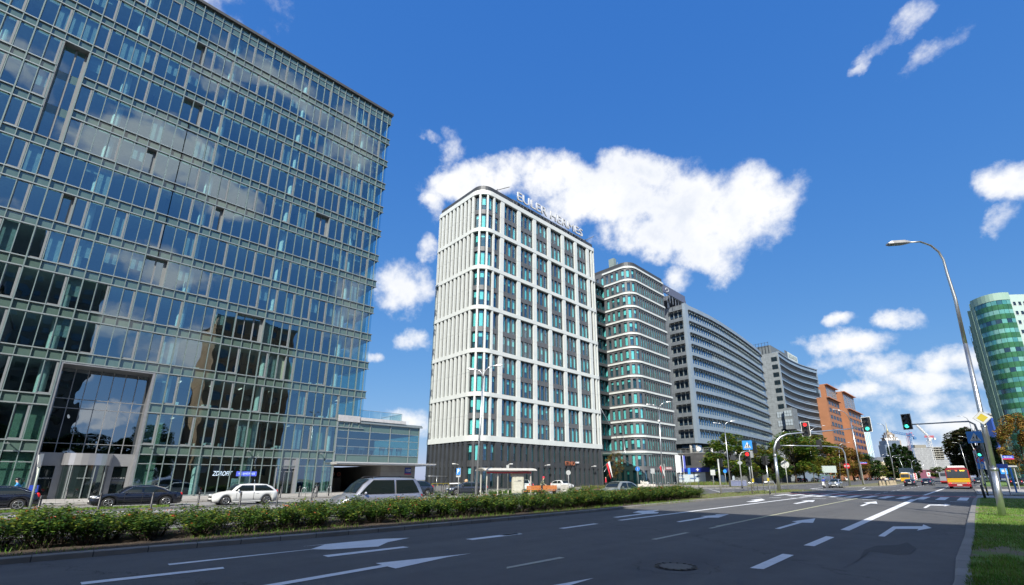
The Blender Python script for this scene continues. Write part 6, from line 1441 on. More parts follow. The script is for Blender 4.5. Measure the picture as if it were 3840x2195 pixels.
# --- twin arm street lamps
def twin_lamp(base, topL, topR, fork, label, leaf_r=.09, one=False, group='twin armed street lamps', headL=.85):
    M = G(*base, .1) if len(base) == 2 else AT(base[0], base[1], base[2]); t = thing('street_lamp', label, 'street lamp', M, 0, group); f = on(*fork, M); b = MB(); b.tube([(0, 0, 0), f * .5 + Vector((0, 0, 0)), f], [leaf_r, leaf_r * .8, leaf_r * .6], 10); b.build('column', galv, t)
    for tp in ([topL] if one else [topL, topR]):
        e = on(*tp, M); m = f.lerp(e, .45) + Vector((0, 0, (e.z - f.z) * .38)); b = MB(); b.tube([f - Vector((0, 0, .05)), f.lerp(m, .45) + Vector((0, 0, (e.z - f.z) * .22)), m, e], [leaf_r * .55, leaf_r * .5, leaf_r * .45, leaf_r * .4], 8); b.build('arm', galv, t)
        d = e - m; d.z *= .25; b = MB(); head(b, e, d.normalized(), headL, .26, .12); b.build('lamp_head', [lamp_head, lamp_glass], t)
    return t
twin_lamp((1784, 1868), (1785, 1386), (1853, 1372), (1811, 1420), 'twin armed lamp standing before the rounded corner of the white pillar tower', .11)
L2 = twin_lamp((2486, 1829), (2440, 1517), (2500, 1508), (2471, 1540), 'twin armed lamp with a small dome camera in front of the banded block', .12)
b = MB(); b.sphere((.25, -.1, on(2478, 1580, L2.location).z), .22, n=10); b.build('dome_camera', white_p, L2)
twin_lamp((2740, 1827), (2690, 1587), (2740, 1580), (2717, 1606), 'twin armed lamp in front of the louvred office beside a green tree', .12)
twin_lamp((3055, 1811), (2998, 1613), (3085, 1597), (3033, 1640), 'tall twin armed lamp rising behind the overhead red light', .13, one=False)
twin_lamp((2955, 1832, 175), (2935, 1620), (2995, 1613), (2936, 1650), 'twin armed lamp behind the round sign back', .12)
twin_lamp((3153, 1812, 190), (3140, 1690), (3180, 1660), (3146, 1678), 'thin lamp with one long arm behind the no entry mast', .12)
twin_lamp((3238, 1819), (3135, 1536), None, (3190, 1580), 'tall single arm lamp on the far median between tree crowns and brick red offices', .16, True, None)
twin_lamp((3288, 1798, 260), (3272, 1694), (3280, 1692), (3272, 1710), 'thin lamp with a short level arm before the dark rounded tree', .15, False)
twin_lamp((3360, 1808), (3298, 1590), None, (3316, 1600), 'tall single arm lamp left of the poplars and the needle spire', .16, True, None)
for i, (bx, by, dp, l, r_, f, lab) in enumerate(((3354, 1797, 250, (3328, 1707), (3370, 1707), (3344, 1718), 'slim twin lamp low in front of the poplars at left'), (3405, 1797, 280, (3358, 1715), (3384, 1714), (3372, 1720), 'slim twin lamp in the middle of the poplar group'), (3425, 1797, 300, (3382, 1721), (3408, 1720), (3396, 1727), 'slim twin lamp at the right of the poplar group'), (3330, 1797, 320, (3300, 1706), (3322, 1702), (3308, 1712), 'slim twin lamp in front of the cream house'), (3425, 1797, 260, (3410, 1724), (3440, 1724), (3418, 1738), 'slim twin lamp above the left chevron board'), (3490, 1797, 420, (3448, 1730), (3466, 1728), (3456, 1735), 'tiny twin lamp in front of the construction netting'))):
    twin_lamp((bx, by, dp), l, r_, f, lab, .14, False, 'small lamps far down the street')
for i, (bx, by, dp, l, f, lab) in enumerate(((3692, 1798, 105, (3602, 1561), (3636, 1585), 'tallest single arm lamp behind the right signal mast'), (3706, 1797, 140, (3605, 1637), (3640, 1660), 'second single arm lamp before the copper dark tree'), (3640, 1797, 150, (3580, 1660), (3600, 1668), 'shorter single arm lamp left of the copper dark tree'), (3680, 1797, 88, (3655, 1618), (3660, 1640), 'single arm lamp close behind the yellow diamond sign'))):
    twin_lamp((bx, by, dp), l, None, f, lab, .11, True, 'single armed lamps on the right side')
# --- leaning sign pole at the far left
P = G(100, 1952, .0); t = thing('sign_pole', 'leaning double grey sign pole seen edge on at the far left of the hedge', 'sign pole', P); q = on(160, 1702, P)
b = MB(); b.tube([(0, 0, 0), q], .045, 10); b.build('post', mat('pole_green_grey', (.33, .37, .32), .5, .3), t); b = MB(); b.tube([on(134, 1835, P) + Vector((-.1, 0, 0)), on(146, 1706, P)], .03, 8); b.build('second_post', galv_old, t); b = MB(); a_ = on(150, 1752, P); b.add([a_ + Vector(v) for v in ((0, 0, 0), (.05, .03, 0), (.02, .03, q.z - a_.z), (0, 0, q.z - a_.z), (.05, -.10, 0), (.08, -.10, 0), (.08, -.10, q.z - a_.z), (.05, -.10, q.z - a_.z))], [(0, 1, 2, 3), (4, 5, 6, 7), (0, 4, 7, 3), (1, 5, 6, 2)]); b.build('sign_plate', sback, t)
# --- bollards
bo = thing('bollard', 'black bollard', 'bollard', (0, 0, 0)); b = MB(); b.tube([(0, 0, 0), (0, 0, .08), (0, 0, .1), (0, 0, 1.02), (0, 0, 1.05)], [.085, .085, .055, .055, .04], 12); b.build('post', bollard_m, bo); b = MB(); b.tube([(0, 0, .86), (0, 0, .93)], .058, 12); b.build('ring', black, bo)
bl_ = [((134, 1944), 'bollard standing right of the leaning sign pole', 0), ((365, 1920), 'bollard in front of the black saloon front wheel', 0), ((563, 1914), 'bollard in front of the black saloon rear door', 0), ((738, 1910), 'bollard left of the white estate', 0), ((895, 1913), 'bollard before the white estate front door', 0), ((1036, 1900), 'bollard behind the white estate tail', 0), ((242, 1883), 'bollard before the revolving door', .12), ((740, 1861), 'bollard on the pavement left of the white estate roof', .12), ((1050, 1868), 'bollard left of the bicycle stands', .12), ((1120, 1866), 'bollard left of the first bicycle', .12), ((1187, 1865), 'bollard in front of the first bicycle wheel', .12), ((1168, 1878), 'bollard before the bicycle stand', 0),
       ((1631, 1856), 'front bollard of the four near the barrier', 0), ((1654, 1849), 'left bollard of the four near the barrier', 0), ((1661, 1852), 'third bollard of the four near the barrier', 0), ((1670, 1851), 'right bollard of the four near the barrier', 0), ((2145, 1844), 'bollard left of the white hatchback nose', 0), ((2178, 1844), 'bollard below the white hatchback headlight', 0), ((2211, 1843), 'bollard right of the white hatchback', 0), ((2243, 1840), 'bollard in front of the wild planting', 0), ((2622, 1835), 'lone bollard at the crossing kerb right of the hive wall', .1)]
for i, (p, lab, z) in enumerate(bl_):
    P = G(*p, z); t = bo if i == 0 else dup(bo, P); t.location = P; t['label'] = 'slim black ' + lab; t['group'] = 'black bollards'
for px, py, lab, st in ((3695, 1871, 'thick black bollard at the corner of the crossing', 0), (3706, 1860, 'black bollard with yellow bands beside the thick one', 1)):
    P = G(px, py, .05); t = thing('bollard', lab, 'bollard', P); b = MB(); b.tube([(0, 0, 0), (-.02, 0, .5), (-.05, 0, 1.05)], .085 if not st else .06, 12); b.build('post', bollard_m, t)
    if st: b = MB(); b.tube([(-.01, 0, .3), (-.015, 0, .42)], .066, 12); b.build('band', sy, t); b = MB(); b.tube([(-.03, 0, .7), (-.035, 0, .82)], .066, 12); b.build('band', sy, t)
# --- signs by the parking
def post_sign(base, topy, label, layers_list, face=(1, -.9, 0), z=.0, name='road_sign', pr=.035):
    M = G(*base, z); t = thing(name, label, 'road sign', M); tx = base[0]; h = HT(base[0], topy, M); b = MB(); b.tube([(0, 0, 0), (0, 0, h)], pr, 8); b.build('post', galv_old, t); f = Vector(face).normalized()
    for (py, lay) in layers_list: layered(t, Vector((0, 0, HT(base[0], py, M))) + f * .05, f, lay)
    return t, M, f
t, M, f = post_sign((1717, 1864), 1755, 'blue square parking sign with a white P above a small white plate', [(1769, [(rect(.62, .68), sw2), (rect(.59, .65), sb)]), (1784, [(rect(.6, .30), sw2)])], face=(.12, -1, 0))
yaw_f = math.atan2(f.y, f.x) + R(90); q = Vector((0, 0, HT(1717, 1769, M))) + f * .07; text_obj('P', .62, 'lettering', white_p, t, q, (R(90), 0, yaw_f), .004, bold=.02); q = Vector((0, 0, HT(1717, 1784, M))) + f * .065; text_obj('Kiss&Ride', .12, 'lettering', sk, t, q, (R(90), 0, yaw_f), .003)
post_sign((2133, 1845), 1764, 'back of a round grey sign on a thin post in front of the white hatchback', [(1773, [(ngon(.32), sback)])])
post_sign((2198, 1830), 1752, 'round plate above a small square plate left of the entrance tree', [(1759, [(ngon(.40), sw2), (ngon(.33), sback)]), (1774, [(rect(.62, .6), sw2), (rect(.4, .16), sback)])])
post_sign((1903, 1850), 1748, 'slim post with a small box head behind the shelter roof', [(1752, [(rect(.35, .5), sback)])])
post_sign((1920, 1862), 1776, 'blue bus stop sign on a post at the right end of the shelter', [(1788, [(rect(.55, 1.0), sb), ([(-.2, .0), (.2, .0), (.2, .38), (-.2, .38)], sw2), ([(-.17, .12), (.17, .12), (.17, .25), (-.17, .25)], mat('sign_mustard', (.35, .35, .12), .5))])])
post_sign((2452, 1836), 1758, 'grey square sign back on a post right of the hive letters', [(1767, [(rect(.68, .8), sback)])], z=.0)
post_sign((2395, 1826), 1752, 'round blue cycle and walk sign on a thin post', [(1761, [(ngon(.45), sb), (ngon(.38), mat('sign_blue3', (.015, .12, .45), .5)), (rect(.07, .55), sw2)])], z=.1)
post_sign((2679, 1834), 1765, 'pale square sign back on a post in front of the shop windows', [(1775, [(rect(.74, .8), mat('sign_back_pale', (.5, .52, .5)))])], z=.1)
post_sign((2590, 1830), 1762, 'small blue walking sign seen edge on beside the flags', [(1770, [(rect(.4, 1.1), sb)])], z=.1, face=(.3, -1, 0))
post_sign((2725, 1831), 1764, 'round blue cycle sign on a thin post below the left tree', [(1770, [(ngon(.30), sb)])], z=.1)
post_sign((3255, 1799), 1768, 'small round blue sign on a thin post by the far verge', [(1772, [(ngon(.40), sb)])], z=.1)
P = AT(2497, 1830, 96); t = thing('menu_totem', 'slim grey post with a reddish food sign beside the banded block', 'sign', P); b = MB(); b.tube([(0, 0, 0), (0, 0, HT(2490, 1740, P))], .06, 8); b.build('post', galv_old, t); b = MB(); z = HT(2500, 1757, P); b.box(.1, 1.5, -.06, .06, z - .33, z + .33); o = b.build('sign_box', mat('sign_maroon', (.16, .08, .09), .5), t); o.rotation_euler = (0, 0, R(40)); text_obj('FEICE', .42, 'lettering', white_p, t, (.72, .52, z), (R(90), 0, R(40)), .02)
# --- hive letters on a low wall
P = AT(2420, 1822, 84); t = thing('lettered_wall', 'low pale stone wall carrying big white lower case letters hive', 'sign', (P.x, P.y, .25), R(44)); zz = HT(2418, 1812, P); zt = HT(2418, 1798, P)
b = MB(); b.prism([(-1.3, 0), (1.8, 0), (1.6, .6), (-1.2, .6)], 0, .5); b.build('plinth', mat('pale_stone', (.5, .47, .42), .8), t)
text_obj('hive', .85, 'lettering', mat('letters_cream', (.7, .68, .6), .4), t, (-.1, .1, .78), (R(90), 0, 0), .06, bold=.02)
# --- flags
def flag(base, top, label, c, sag, two=None, banner=False, depth=None):
    P = AT(base[0], base[1], depth) if depth else G(*base, .1); t = thing('flag', label, 'flag', P); h = HT(top[0], top[1], P); b = MB(); b.tube([(0, 0, 0), (0, 0, h)], .05, 8); b.build('pole', white_p, t); b = MB(); n = 8
    L, Hh = sag; vs = []
    for i in range(n + 1):
        for j in range(2 if two is None else 3):
            k = j / (1 if two is None else 2); x = L * i / n; vs.append((x * (.8 if not banner else 1), .15 * math.sin(i * 1.3 + j) * i / n, h - .1 - Hh * k - (0 if banner else .5 * x)))
    m = 2 if two is None else 3
    for i in range(n):
        for j in range(m - 1): b.add([vs[i * m + j], vs[(i + 1) * m + j], vs[(i + 1) * m + j + 1], vs[i * m + j + 1]], [(0, 1, 2, 3)], j)
    b.build('cloth', c if isinstance(c, list) else [c], t); t.rotation_euler = (0, 0, R(44)); return t
fl_w, fl_r, fl_b, fl_g = mat('cloth_white', (.72, .72, .74), .8), mat('cloth_red', (.62, .03, .05), .8), mat('cloth_blue', (.10, .13, .45), .8), mat('cloth_grey', (.45, .48, .52), .8)
flag((2542, 1830), (2532, 1706), 'tall white vertical banner flag left of two others', fl_w, (.75, 4.0), banner=True, depth=112)
flag((2556, 1830), (2549, 1707), 'narrow grey vertical banner flag in the middle', fl_g, (.4, 4.1), banner=True, depth=112)
flag((2570, 1830), (2561, 1708), 'purple blue vertical banner flag at the right of three', fl_b, (.5, 3.0), banner=True, depth=112)
def wall_flag(pa, tip, depth, label):
    P = AT(tip[0], tip[1], depth); z = HT(tip[0], tip[1], P); Q = AT(pa[0], pa[1], depth + 1.); z2 = HT(pa[0], pa[1], Q); t = thing('flag', label, 'flag', (Q.x, Q.y, z2)); e = Vector((P.x - Q.x, P.y - Q.y, z - z2)); b = MB(); b.tube([(0, 0, 0), e], .03, 6); b.build('pole', galv_old, t)
    b = MB(); d = Vector((e.x, e.y, 0)).normalized(); A = e; B = e * .55; L = 2.6
    for j in range(2):
        p0, p1 = A.lerp(B, j / 2), A.lerp(B, (j + 1) / 2); dn = Vector((0, 0, -L)) + d * .45
        b.add([p0, p1, p1 + dn * (.85) + d * .3, p0 + dn], [(0, 1, 2, 3)], j)
    b.build('cloth', [fl_w, fl_r], t)
wall_flag((2258, 1756), (2286, 1729), 76, 'white and red flag hanging over the small round entrance tree'); wall_flag((2462, 1770), (2482, 1738), 100, 'white and red flag beside the lamp with a dome camera')
# --- bus shelter
A = G(1824, 1861, .12); B = G(1990, 1857, .12); v = (B - A); L = v.length; rz = math.atan2(v.y, v.x)
t = thing('bus_shelter', 'glass bus shelter with a curved pale roof and a red fascia', 'bus shelter', A, rz); hs = HT(1850, 1766, A); cream = mat('shelter_cream', (.52, .50, .45), .5, .1); red_f = mat('shelter_red', (.55, .03, .05), .4)
D = 1.45
for x in (0, L * .24, L * .62, L): 
    for y in ((0, D) if x in (0, L) else ((D,) if x > L * .3 else (0,))):
        b = MB(); b.box(x - .045, x + .045, y - .045, y + .045, 0, hs - .1); b.build('post', cream, t)
b = MB(); pr = [(-.6, hs - .08), (-.3, hs + .08), (.3, hs + .17), (1., hs + .17), (1.7, hs + .05), (1.9, hs - .08), (1.85, hs - .12), (1., hs + .11), (.3, hs + .11), (-.55, hs - .12)]
n = len(pr); b.add([(-.45, y, z) for y, z in pr] + [(L + .45, y, z) for y, z in pr], [(i, (i + 1) % n, n + (i + 1) % n, n + i) for i in range(n)] + [(0, 1, 8, 9), (1, 2, 7, 8), (2, 3, 6, 7), (3, 4, 5, 6)] + [(n + 0, n + 9, n + 8, n + 1), (n + 1, n + 8, n + 7, n + 2), (n + 2, n + 7, n + 6, n + 3), (n + 3, n + 6, n + 5, n + 4)]); b.build('roof', cream, t)
b = MB(); b.box(-.05, L + .05, -.08, -.02, hs - .36, hs - .24); b.build('red_band', red_f, t); b = MB(); b.box(-.05, L + .05, -.07, -.02, hs - .24, hs - .06); b.build('name_band', mat('band_grey', (.45, .40, .42), .5), t)
text_obj('Bitwy Warszawskiej', .15, 'lettering', red_f, t, (L * .82, -.09, hs - .15), (R(90), 0, 0), .002); text_obj('517  717', .15, 'lettering', red_f, t, (L * .12, -.09, hs - .15), (R(90), 0, 0), .002)
gs = glass('shelter_glass', (.80, .86, .84), (.8, .9, .9), 1.45, bump=0.)
for a_, c_ in ((.05, L * .5), (L * .52, L - .05)): b = MB(); b.add([(a_, D, .25), (c_, D, .25), (c_, D, hs - .3), (a_, D, hs - .3)], [(0, 1, 2, 3)]); b.build('back_glass', gs, t)
for x in (0, L): b = MB(); b.add([(x, 0.05, .3), (x, D - .05, .3), (x, D - .05, hs - .3), (x, .05, hs - .3)], [(0, 1, 2, 3)]); b.build('side_glass', gs, t)
b = MB(); b.box(L * .58, L * .84, .05, .25, .25, hs - .30); b.build('poster_case', mat('case_cream', (.46, .45, .36), .5), t); b = MB(); b.box(L * .605, L * .815, .03, .05, .42, hs - .45); b.build('poster', mat('pale_map', (.50, .50, .42), .6, var=.12, vscale=4.), t)
b = MB(); b.box(L * .62, L * .66, .02, .03, hs - .75, hs - .65); b.box(L * .70, L * .78, .02, .03, hs - 1.15, hs - 1.0); b.box(L * .62, L * .80, .02, .03, 1.35, 1.38); b.build('poster_print', mat('print_grey', (.25, .26, .24), .6), t)
b = MB(); b.box(.3, L * .5, D - .5, D - .15, .42, .47); b.box(.5, .56, D - .4, D - .25, 0, .42); b.box(L * .45, L * .45 + .06, D - .4, D - .25, 0, .42); b.build('seat', mat('seat_slats', (.42, .40, .36), .6), t)
# --- benches
wood_o = mat('orange_wood', (.60, .20, .05), .5, var=.15, vscale=6.)
def bench(p, q, label):
    A, B = G(*p, .12), G(*q, .12); v = B - A; L = v.length; t = thing('bench', label, 'bench', A, math.atan2(v.y, v.x), 'orange slatted benches')
    for x in (.08, L - .14): b = MB(); b.box(x, x + .06, 0, .5, 0, .42); b.box(x, x + .06, -.0, .06, .42, .95); b.build('leg', bollard_m, t)
    b = MB(); [b.box(0, L, .04 + i * .13, .15 + i * .13, .42, .46) for i in range(4)]; b.build('seat', wood_o, t); b = MB(); [b.box(0, L, -.03, .0, .55 + i * .14, .67 + i * .14) for i in range(3)]; b.build('backrest', wood_o, t)
    for x in (-.1, L + .04): b = MB(); b.box(x, x + .05, 0, .5, .6, .64); b.box(x, x + .05, .44, .5, 0, .6); b.build('armrest', bollard_m, t)
bench((1975, 1861), (2028, 1859), 'orange slatted bench left of the cyclist beside the shelter'); bench((2036, 1859), (2088, 1857), 'orange slatted bench partly behind the cyclist')
# --- concrete block, barrier, low walls
P = G(2118, 1845, 0); t = thing('concrete_block', 'pale concrete block standing beside the round sign post', 'concrete block', P, R(40)); b = MB(); b.prism([(-.55, -.4), (.55, -.4), (.5, .4), (-.5, .4)], 0, .95); b.build('block', concrete, t)
P = G(1747, 1850, 0); t = thing('boom_barrier', 'white boom barrier arm with a yellow end lowered before the dark tower base', 'barrier', P, 0); e = on(1686, 1814, P); b = MB(); b.box(-.18, .18, -.18, .18, 0, 1.1); b.build('housing', sy, t); b = MB(); z = on(1747, 1812, P).z; b.beam((0, 0, z), (e.x, e.y, e.z), .12); b.build('arm', white_p, t); b = MB(); b.sphere((0, 0, z + .25), .24, n=10); b.build('lamp', mat('barrier_lamp', (.55, .35, .2), .5), t)
P = G(1618, 1846, 0); t = thing('ramp_wall', 'low pale ramp wall with a yellow and a steel handrail left of the barrier', 'wall', P, 0); v = G(1682, 1843, 0) - P; b = MB(); b.beam((0, 0, .4), Vector((v.x, v.y, .4)), .3, .9); b.build('wall', concrete, t); b = MB(); b.beam((0, 0, 1.15), Vector((v.x, v.y, 1.15)), .07); [b.beam((v.x * k, v.y * k, .8), (v.x * k, v.y * k, 1.15), .05) for k in (0, .33, .66, 1)]; b.build('handrail', sy, t)
P = G(1590, 1838, .2); v = G(1679, 1836, .2) - P; t = thing('steel_railing', 'thin steel railing in front of the dark tower base', 'railing', P); b = MB(); b.tube([(0, 0, 2.0), (v.x, v.y, 2.0), (v.x, v.y, 0)], .05, 6); b.tube([(v.x * .5, v.y * .5, 0), (v.x * .5, v.y * .5, 2.0)], .04, 6); b.build('rail', galv, t)
# --- bike hoops and bicycles
def hoop(p, label, s=1., z=.15):
    P = G(*p, z); t = thing('bike_stand', label, 'bike stand', P, R(60), 'steel bicycle stands'); b = MB(); b.tube([(0, 0, 0), (0, 0, .65 * s), (.06, 0, .8 * s), (.2, 0, .86 * s), (.34, 0, .8 * s), (.4, 0, .65 * s), (.4, 0, 0)], .03, 8); b.build('hoop', galv, t); return t
hoop((1128, 1865), 'steel bicycle stand left of the first bicycle'); hoop((1225, 1858), 'steel bicycle stand holding the second bicycle')
for i, px in enumerate((2432, 2452, 2475, 2505, 2530, 2562, 2575)): hoop((px, 1832), 'steel bicycle stand, number %d from the left below the hive wall' % (i + 1) if False else ['leftmost steel bicycle stand right of the silver hatchback', 'bicycle stand before the grey square sign', 'bicycle stand left of the lamp with the dome camera', 'bicycle stand right of the lamp with the dome camera', 'bicycle stand left of the banner flags', 'bicycle stand under the purple banner flag', 'rightmost bicycle stand beside the edge-on blue sign'][i], 1.1, .1)
def bicycle(P, rz, label, c, group=None, part_prefix=None):
    t = thing('bicycle', label, 'bicycle', P, rz, group)
    for x in (-.5, .5):
        b = MB(); b.tube([(x + .34 * math.cos(R(a)), 0, .34 + .34 * math.sin(R(a))) for a in range(0, 361, 24)], .018, 6, cap=False); o = b.build('wheel', rubber, t)
        b = MB(); [b.beam((x, 0, .34), (x + .33 * math.cos(R(a)), 0, .34 + .33 * math.sin(R(a))), .006) for a in range(0, 360, 45)]; b.build('spokes', chrome, o)
    b = MB()
    for p, q in (((-.5, 0, .34), (-.08, 0, .32)), ((-.5, 0, .34), (-.18, 0, .82)), ((-.08, 0, .32), (-.2, 0, .9)), ((-.08, 0, .32), (.36, 0, .78)), ((-.18, 0, .82), (.34, 0, .86)), ((.5, 0, .34), (.33, 0, .98))): b.tube([p, q], .02, 6)
    b.build('frame', c, t); b = MB(); b.tube([(.33, -.25, 1.0), (.33, 0, .98), (.33, .25, 1.0)], .014, 6); b.build('handlebar', black, t); b = MB(); b.box(-.32, -.08, -.07, .07, .9, .96); b.build('saddle', black, t); return t
bk = mat('bike_black', (.02, .02, .022), .4); bw = mat('bike_white', (.5, .5, .48), .4)
bicycle(G(1180, 1866, .2), R(150), 'parked bicycle with a pale frame in front of the glass office', bw, 'parked bicycles'); bicycle(G(1232, 1860, .2), R(155), 'dark bicycle leaning on a stand beside the passage', bk, 'parked bicycles'); bicycle(G(2555, 1832, .1), R(40), 'dark bicycle parked among the stands below the banner flags', bk, 'parked bicycles')
# --- dumpsters, far shelter, chevrons, stone blocks, street name plates, right side stop
P = G(2768, 1826, .1); t = thing('dumpster_row', 'long bluish steel container with graffiti under the trees', 'container', P, R(45)); b = MB(); b.prism([(-3.6, -.8), (3.6, -.8), (3.6, .8), (-3.6, .8)], .3, 2.1); b.build('body', mat('container_blue', (.07, .09, .20), .6, c2=(.20, .22, .30), vscale=2.5), t); b = MB(); [b.box(-3.5 + i * 1.8, -1.9 + i * 1.8, -.9, .85, 2.12, 2.5) for i in range(4)]; b.build('lid', mat('container_grey', (.18, .19, .24), .6), t); t.scale = (.42, .5, .5)
P = AT(3110, 1812, 165); t = thing('bus_shelter', 'far green framed bus shelter with a grey billboard on its roof', 'bus shelter', P, R(42)); hs = HT(3112, 1783, P); h0 = HT(3090, 1742, P)
b = MB(); [b.box(x, x + .14, y, y + .14, 0, hs) for x in (-2.6, 2.4) for y in (0, 1.6)]; b.box(-2.8, 2.8, -.2, 1.9, hs - .12, hs + .1); b.build('frame', mat('shelter_green', (.05, .13, .09), .5), t); b = MB(); b.add([(-2.5, 1.6, .4), (2.4, 1.6, .4), (2.4, 1.6, hs - .2), (-2.5, 1.6, hs - .2)], [(0, 1, 2, 3)]); b.build('back_glass', gl_b, t); b = MB(); b.box(-1.5, 3.4, .4, .6, hs + .9, hs + 3.2); b.box(-1., -.9, .45, .55, hs, hs + .9); b.box(2.8, 2.9, .45, .55, hs, hs + .9); b.build('billboard', mat('board_grey', (.36, .42, .40), .5), t)
for px, py, lab, fl in ((3432, 1787, 'red and white chevron board left of the dark saloons', 1), (3482, 1779, 'red and white chevron board above the second dark saloon', -1)):
    P = AT(px, py, 112); z = HT(px, py, P); t = thing('chevron_board', lab, 'road sign', P, R(42)); w, h = .40, (.72 if fl > 0 else .48); b = MB(); b.box(-w, w, 0, .05, z - h, z + h); b.build('board', sw2, t); b = MB(); s = fl
    for k in ((-1, 0, 1) if fl > 0 else (0,)):
        zz = z + k * .46; q_ = .30; b.add([(-.33, -.02, zz + q_), (-.03, -.02, zz + q_), (.33, -.02, zz), (.05, -.02, zz)], [(0, 1, 2, 3)]); b.add([(.05, -.02, zz), (.33, -.02, zz), (-.03, -.02, zz - q_ * .75), (-.33, -.02, zz - q_ * .75)], [(0, 1, 2, 3)])
    b.build('chevron', sr, t); b = MB(); b.box(-.06, .06, .05, .15, 0, z - h); b.build('post', galv_old, t)
for i, px in enumerate((3302, 3314, 3329, 3340, 3347, 3356)):
    P = G(px, 1822 - i * .7, .1); t = thing('stone_block', ['leftmost weathered stone block on the far median', 'second stone block, close beside the leftmost', 'third stone block along the far median', 'fourth stone block along the far median', 'fifth stone block, partly hidden', 'rightmost stone block below the tall lamp'][i], 'stone block', P, R(35), 'stone blocks on the far median'); b = MB(); b.add([(-.27, -.25, 0), (.27, -.25, 0), (.27, .25, 0), (-.27, .25, 0), (-.17, -.15, .95), (.16, -.15, .95), (.16, .15, .9), (-.17, .15, .9)], [(0, 3, 2, 1), (4, 5, 6, 7), (0, 1, 5, 4), (1, 2, 6, 5), (2, 3, 7, 6), (3, 0, 4, 7)]); b.build('block', mat('weathered_stone', (.30, .25, .17), .9, var=.3, vscale=3.), t)
def name_plate(px, py, w, depth, label, txt, rz=R(42)):
    P = AT(px, py, depth); z = HT(px, py, P); t = thing('street_name_sign', label, 'street sign', P, rz); b = MB(); b.box(-w / 2, w / 2, 0, .05, z - .12, z + .24); b.build('blue_plate', mat('name_blue', (.02, .08, .42), .4), t); b = MB(); b.box(-w / 2, w / 2, -.004, .05, z - .25, z - .12); b.build('red_plate', mat('name_red', (.5, .03, .08), .4), t); text_obj(txt, .26, 'lettering', white_p, t, (0, -.015, z + .06), (R(90), 0, 0), .003, xs=.8); b = MB(); b.box(-w / 2 - .1, -w / 2, 0, .1, 0, z + .4); b.build('post', galv_old, t); return t
name_plate(3239, 1737, 1.7, 128, 'blue and red street name plate beside the tall far lamp', 'Białobrzeska'); name_plate(3780, 1716, 1.45, 62, 'blue and red street name plate in front of the green tower', 'Białobrzeska')
P = G(3813, 1848, .1); t = thing('bus_stop_post', 'blue bus stop post leaning beside the railing at the right', 'sign post', P, R(42)); q = on(3792, 1752, P); b = MB(); b.tube([(0, 0, 0), q], .07, 8); b.build('post', sb, t); b = MB(); b.cbox((q.x - 1.0, q.y, q.z + .1), 1.6, .08, .45); b.build('blue_plate', mat('name_blue', (.02, .08, .42)), t)
P = G(3770, 1835, .1); t = thing('bus_shelter', 'grey glass bus shelter with a blue stop sign behind the big lamp column', 'bus shelter', P, R(42)); hs = HT(3760, 1752, P); b = MB(); [b.box(x, x + .1, y, y + .1, 0, hs) for x in (-1.2, 1.8) for y in (0, 1.4)]; b.box(-1.4, 2.1, -.2, 1.6, hs - .1, hs + .1); b.build('frame', galv_old, t); b = MB(); b.add([(-1.1, 1.4, .3), (1.8, 1.4, .3), (1.8, 1.4, hs - .2), (-1.1, 1.4, hs - .2)], [(0, 1, 2, 3)]); b.build('back_glass', gs, t); b = MB(); b.box(-.1, .8, -.1, -.05, hs - 1.0, hs - .25, 0); b.box(.05, .65, -.12, -.1, hs - .75, hs - .45, 1); b.build('stop_plate', [sb, sw2], t)
P = G(3787, 1820, .1); t = thing('litter_bin', 'beige litter bin near the grey bus shelter on the right', 'litter bin', P); b = MB(); b.tube([(0, 0, 0), (0, 0, .2), (0, 0, 1.1)], [.26, .3, .36], 12); b.build('bin', mat('bin_beige', (.36, .34, .28), .7), t); b = MB(); b.disc((0, 0, 1.12), (0, 0, 1), .3, .04); b.build('lid', dark_metal, t)
post_sign((3835, 1786), 1762, 'round blue arrow sign at the extreme right edge', [(1763, [(ngon(.5), sb), ([(-.08, -.25), (.08, -.25), (.08, .1), (.2, .1), (0, .32), (-.2, .1), (-.08, .1)], sw2)])], z=.0, face=(-.1, -1, 0))

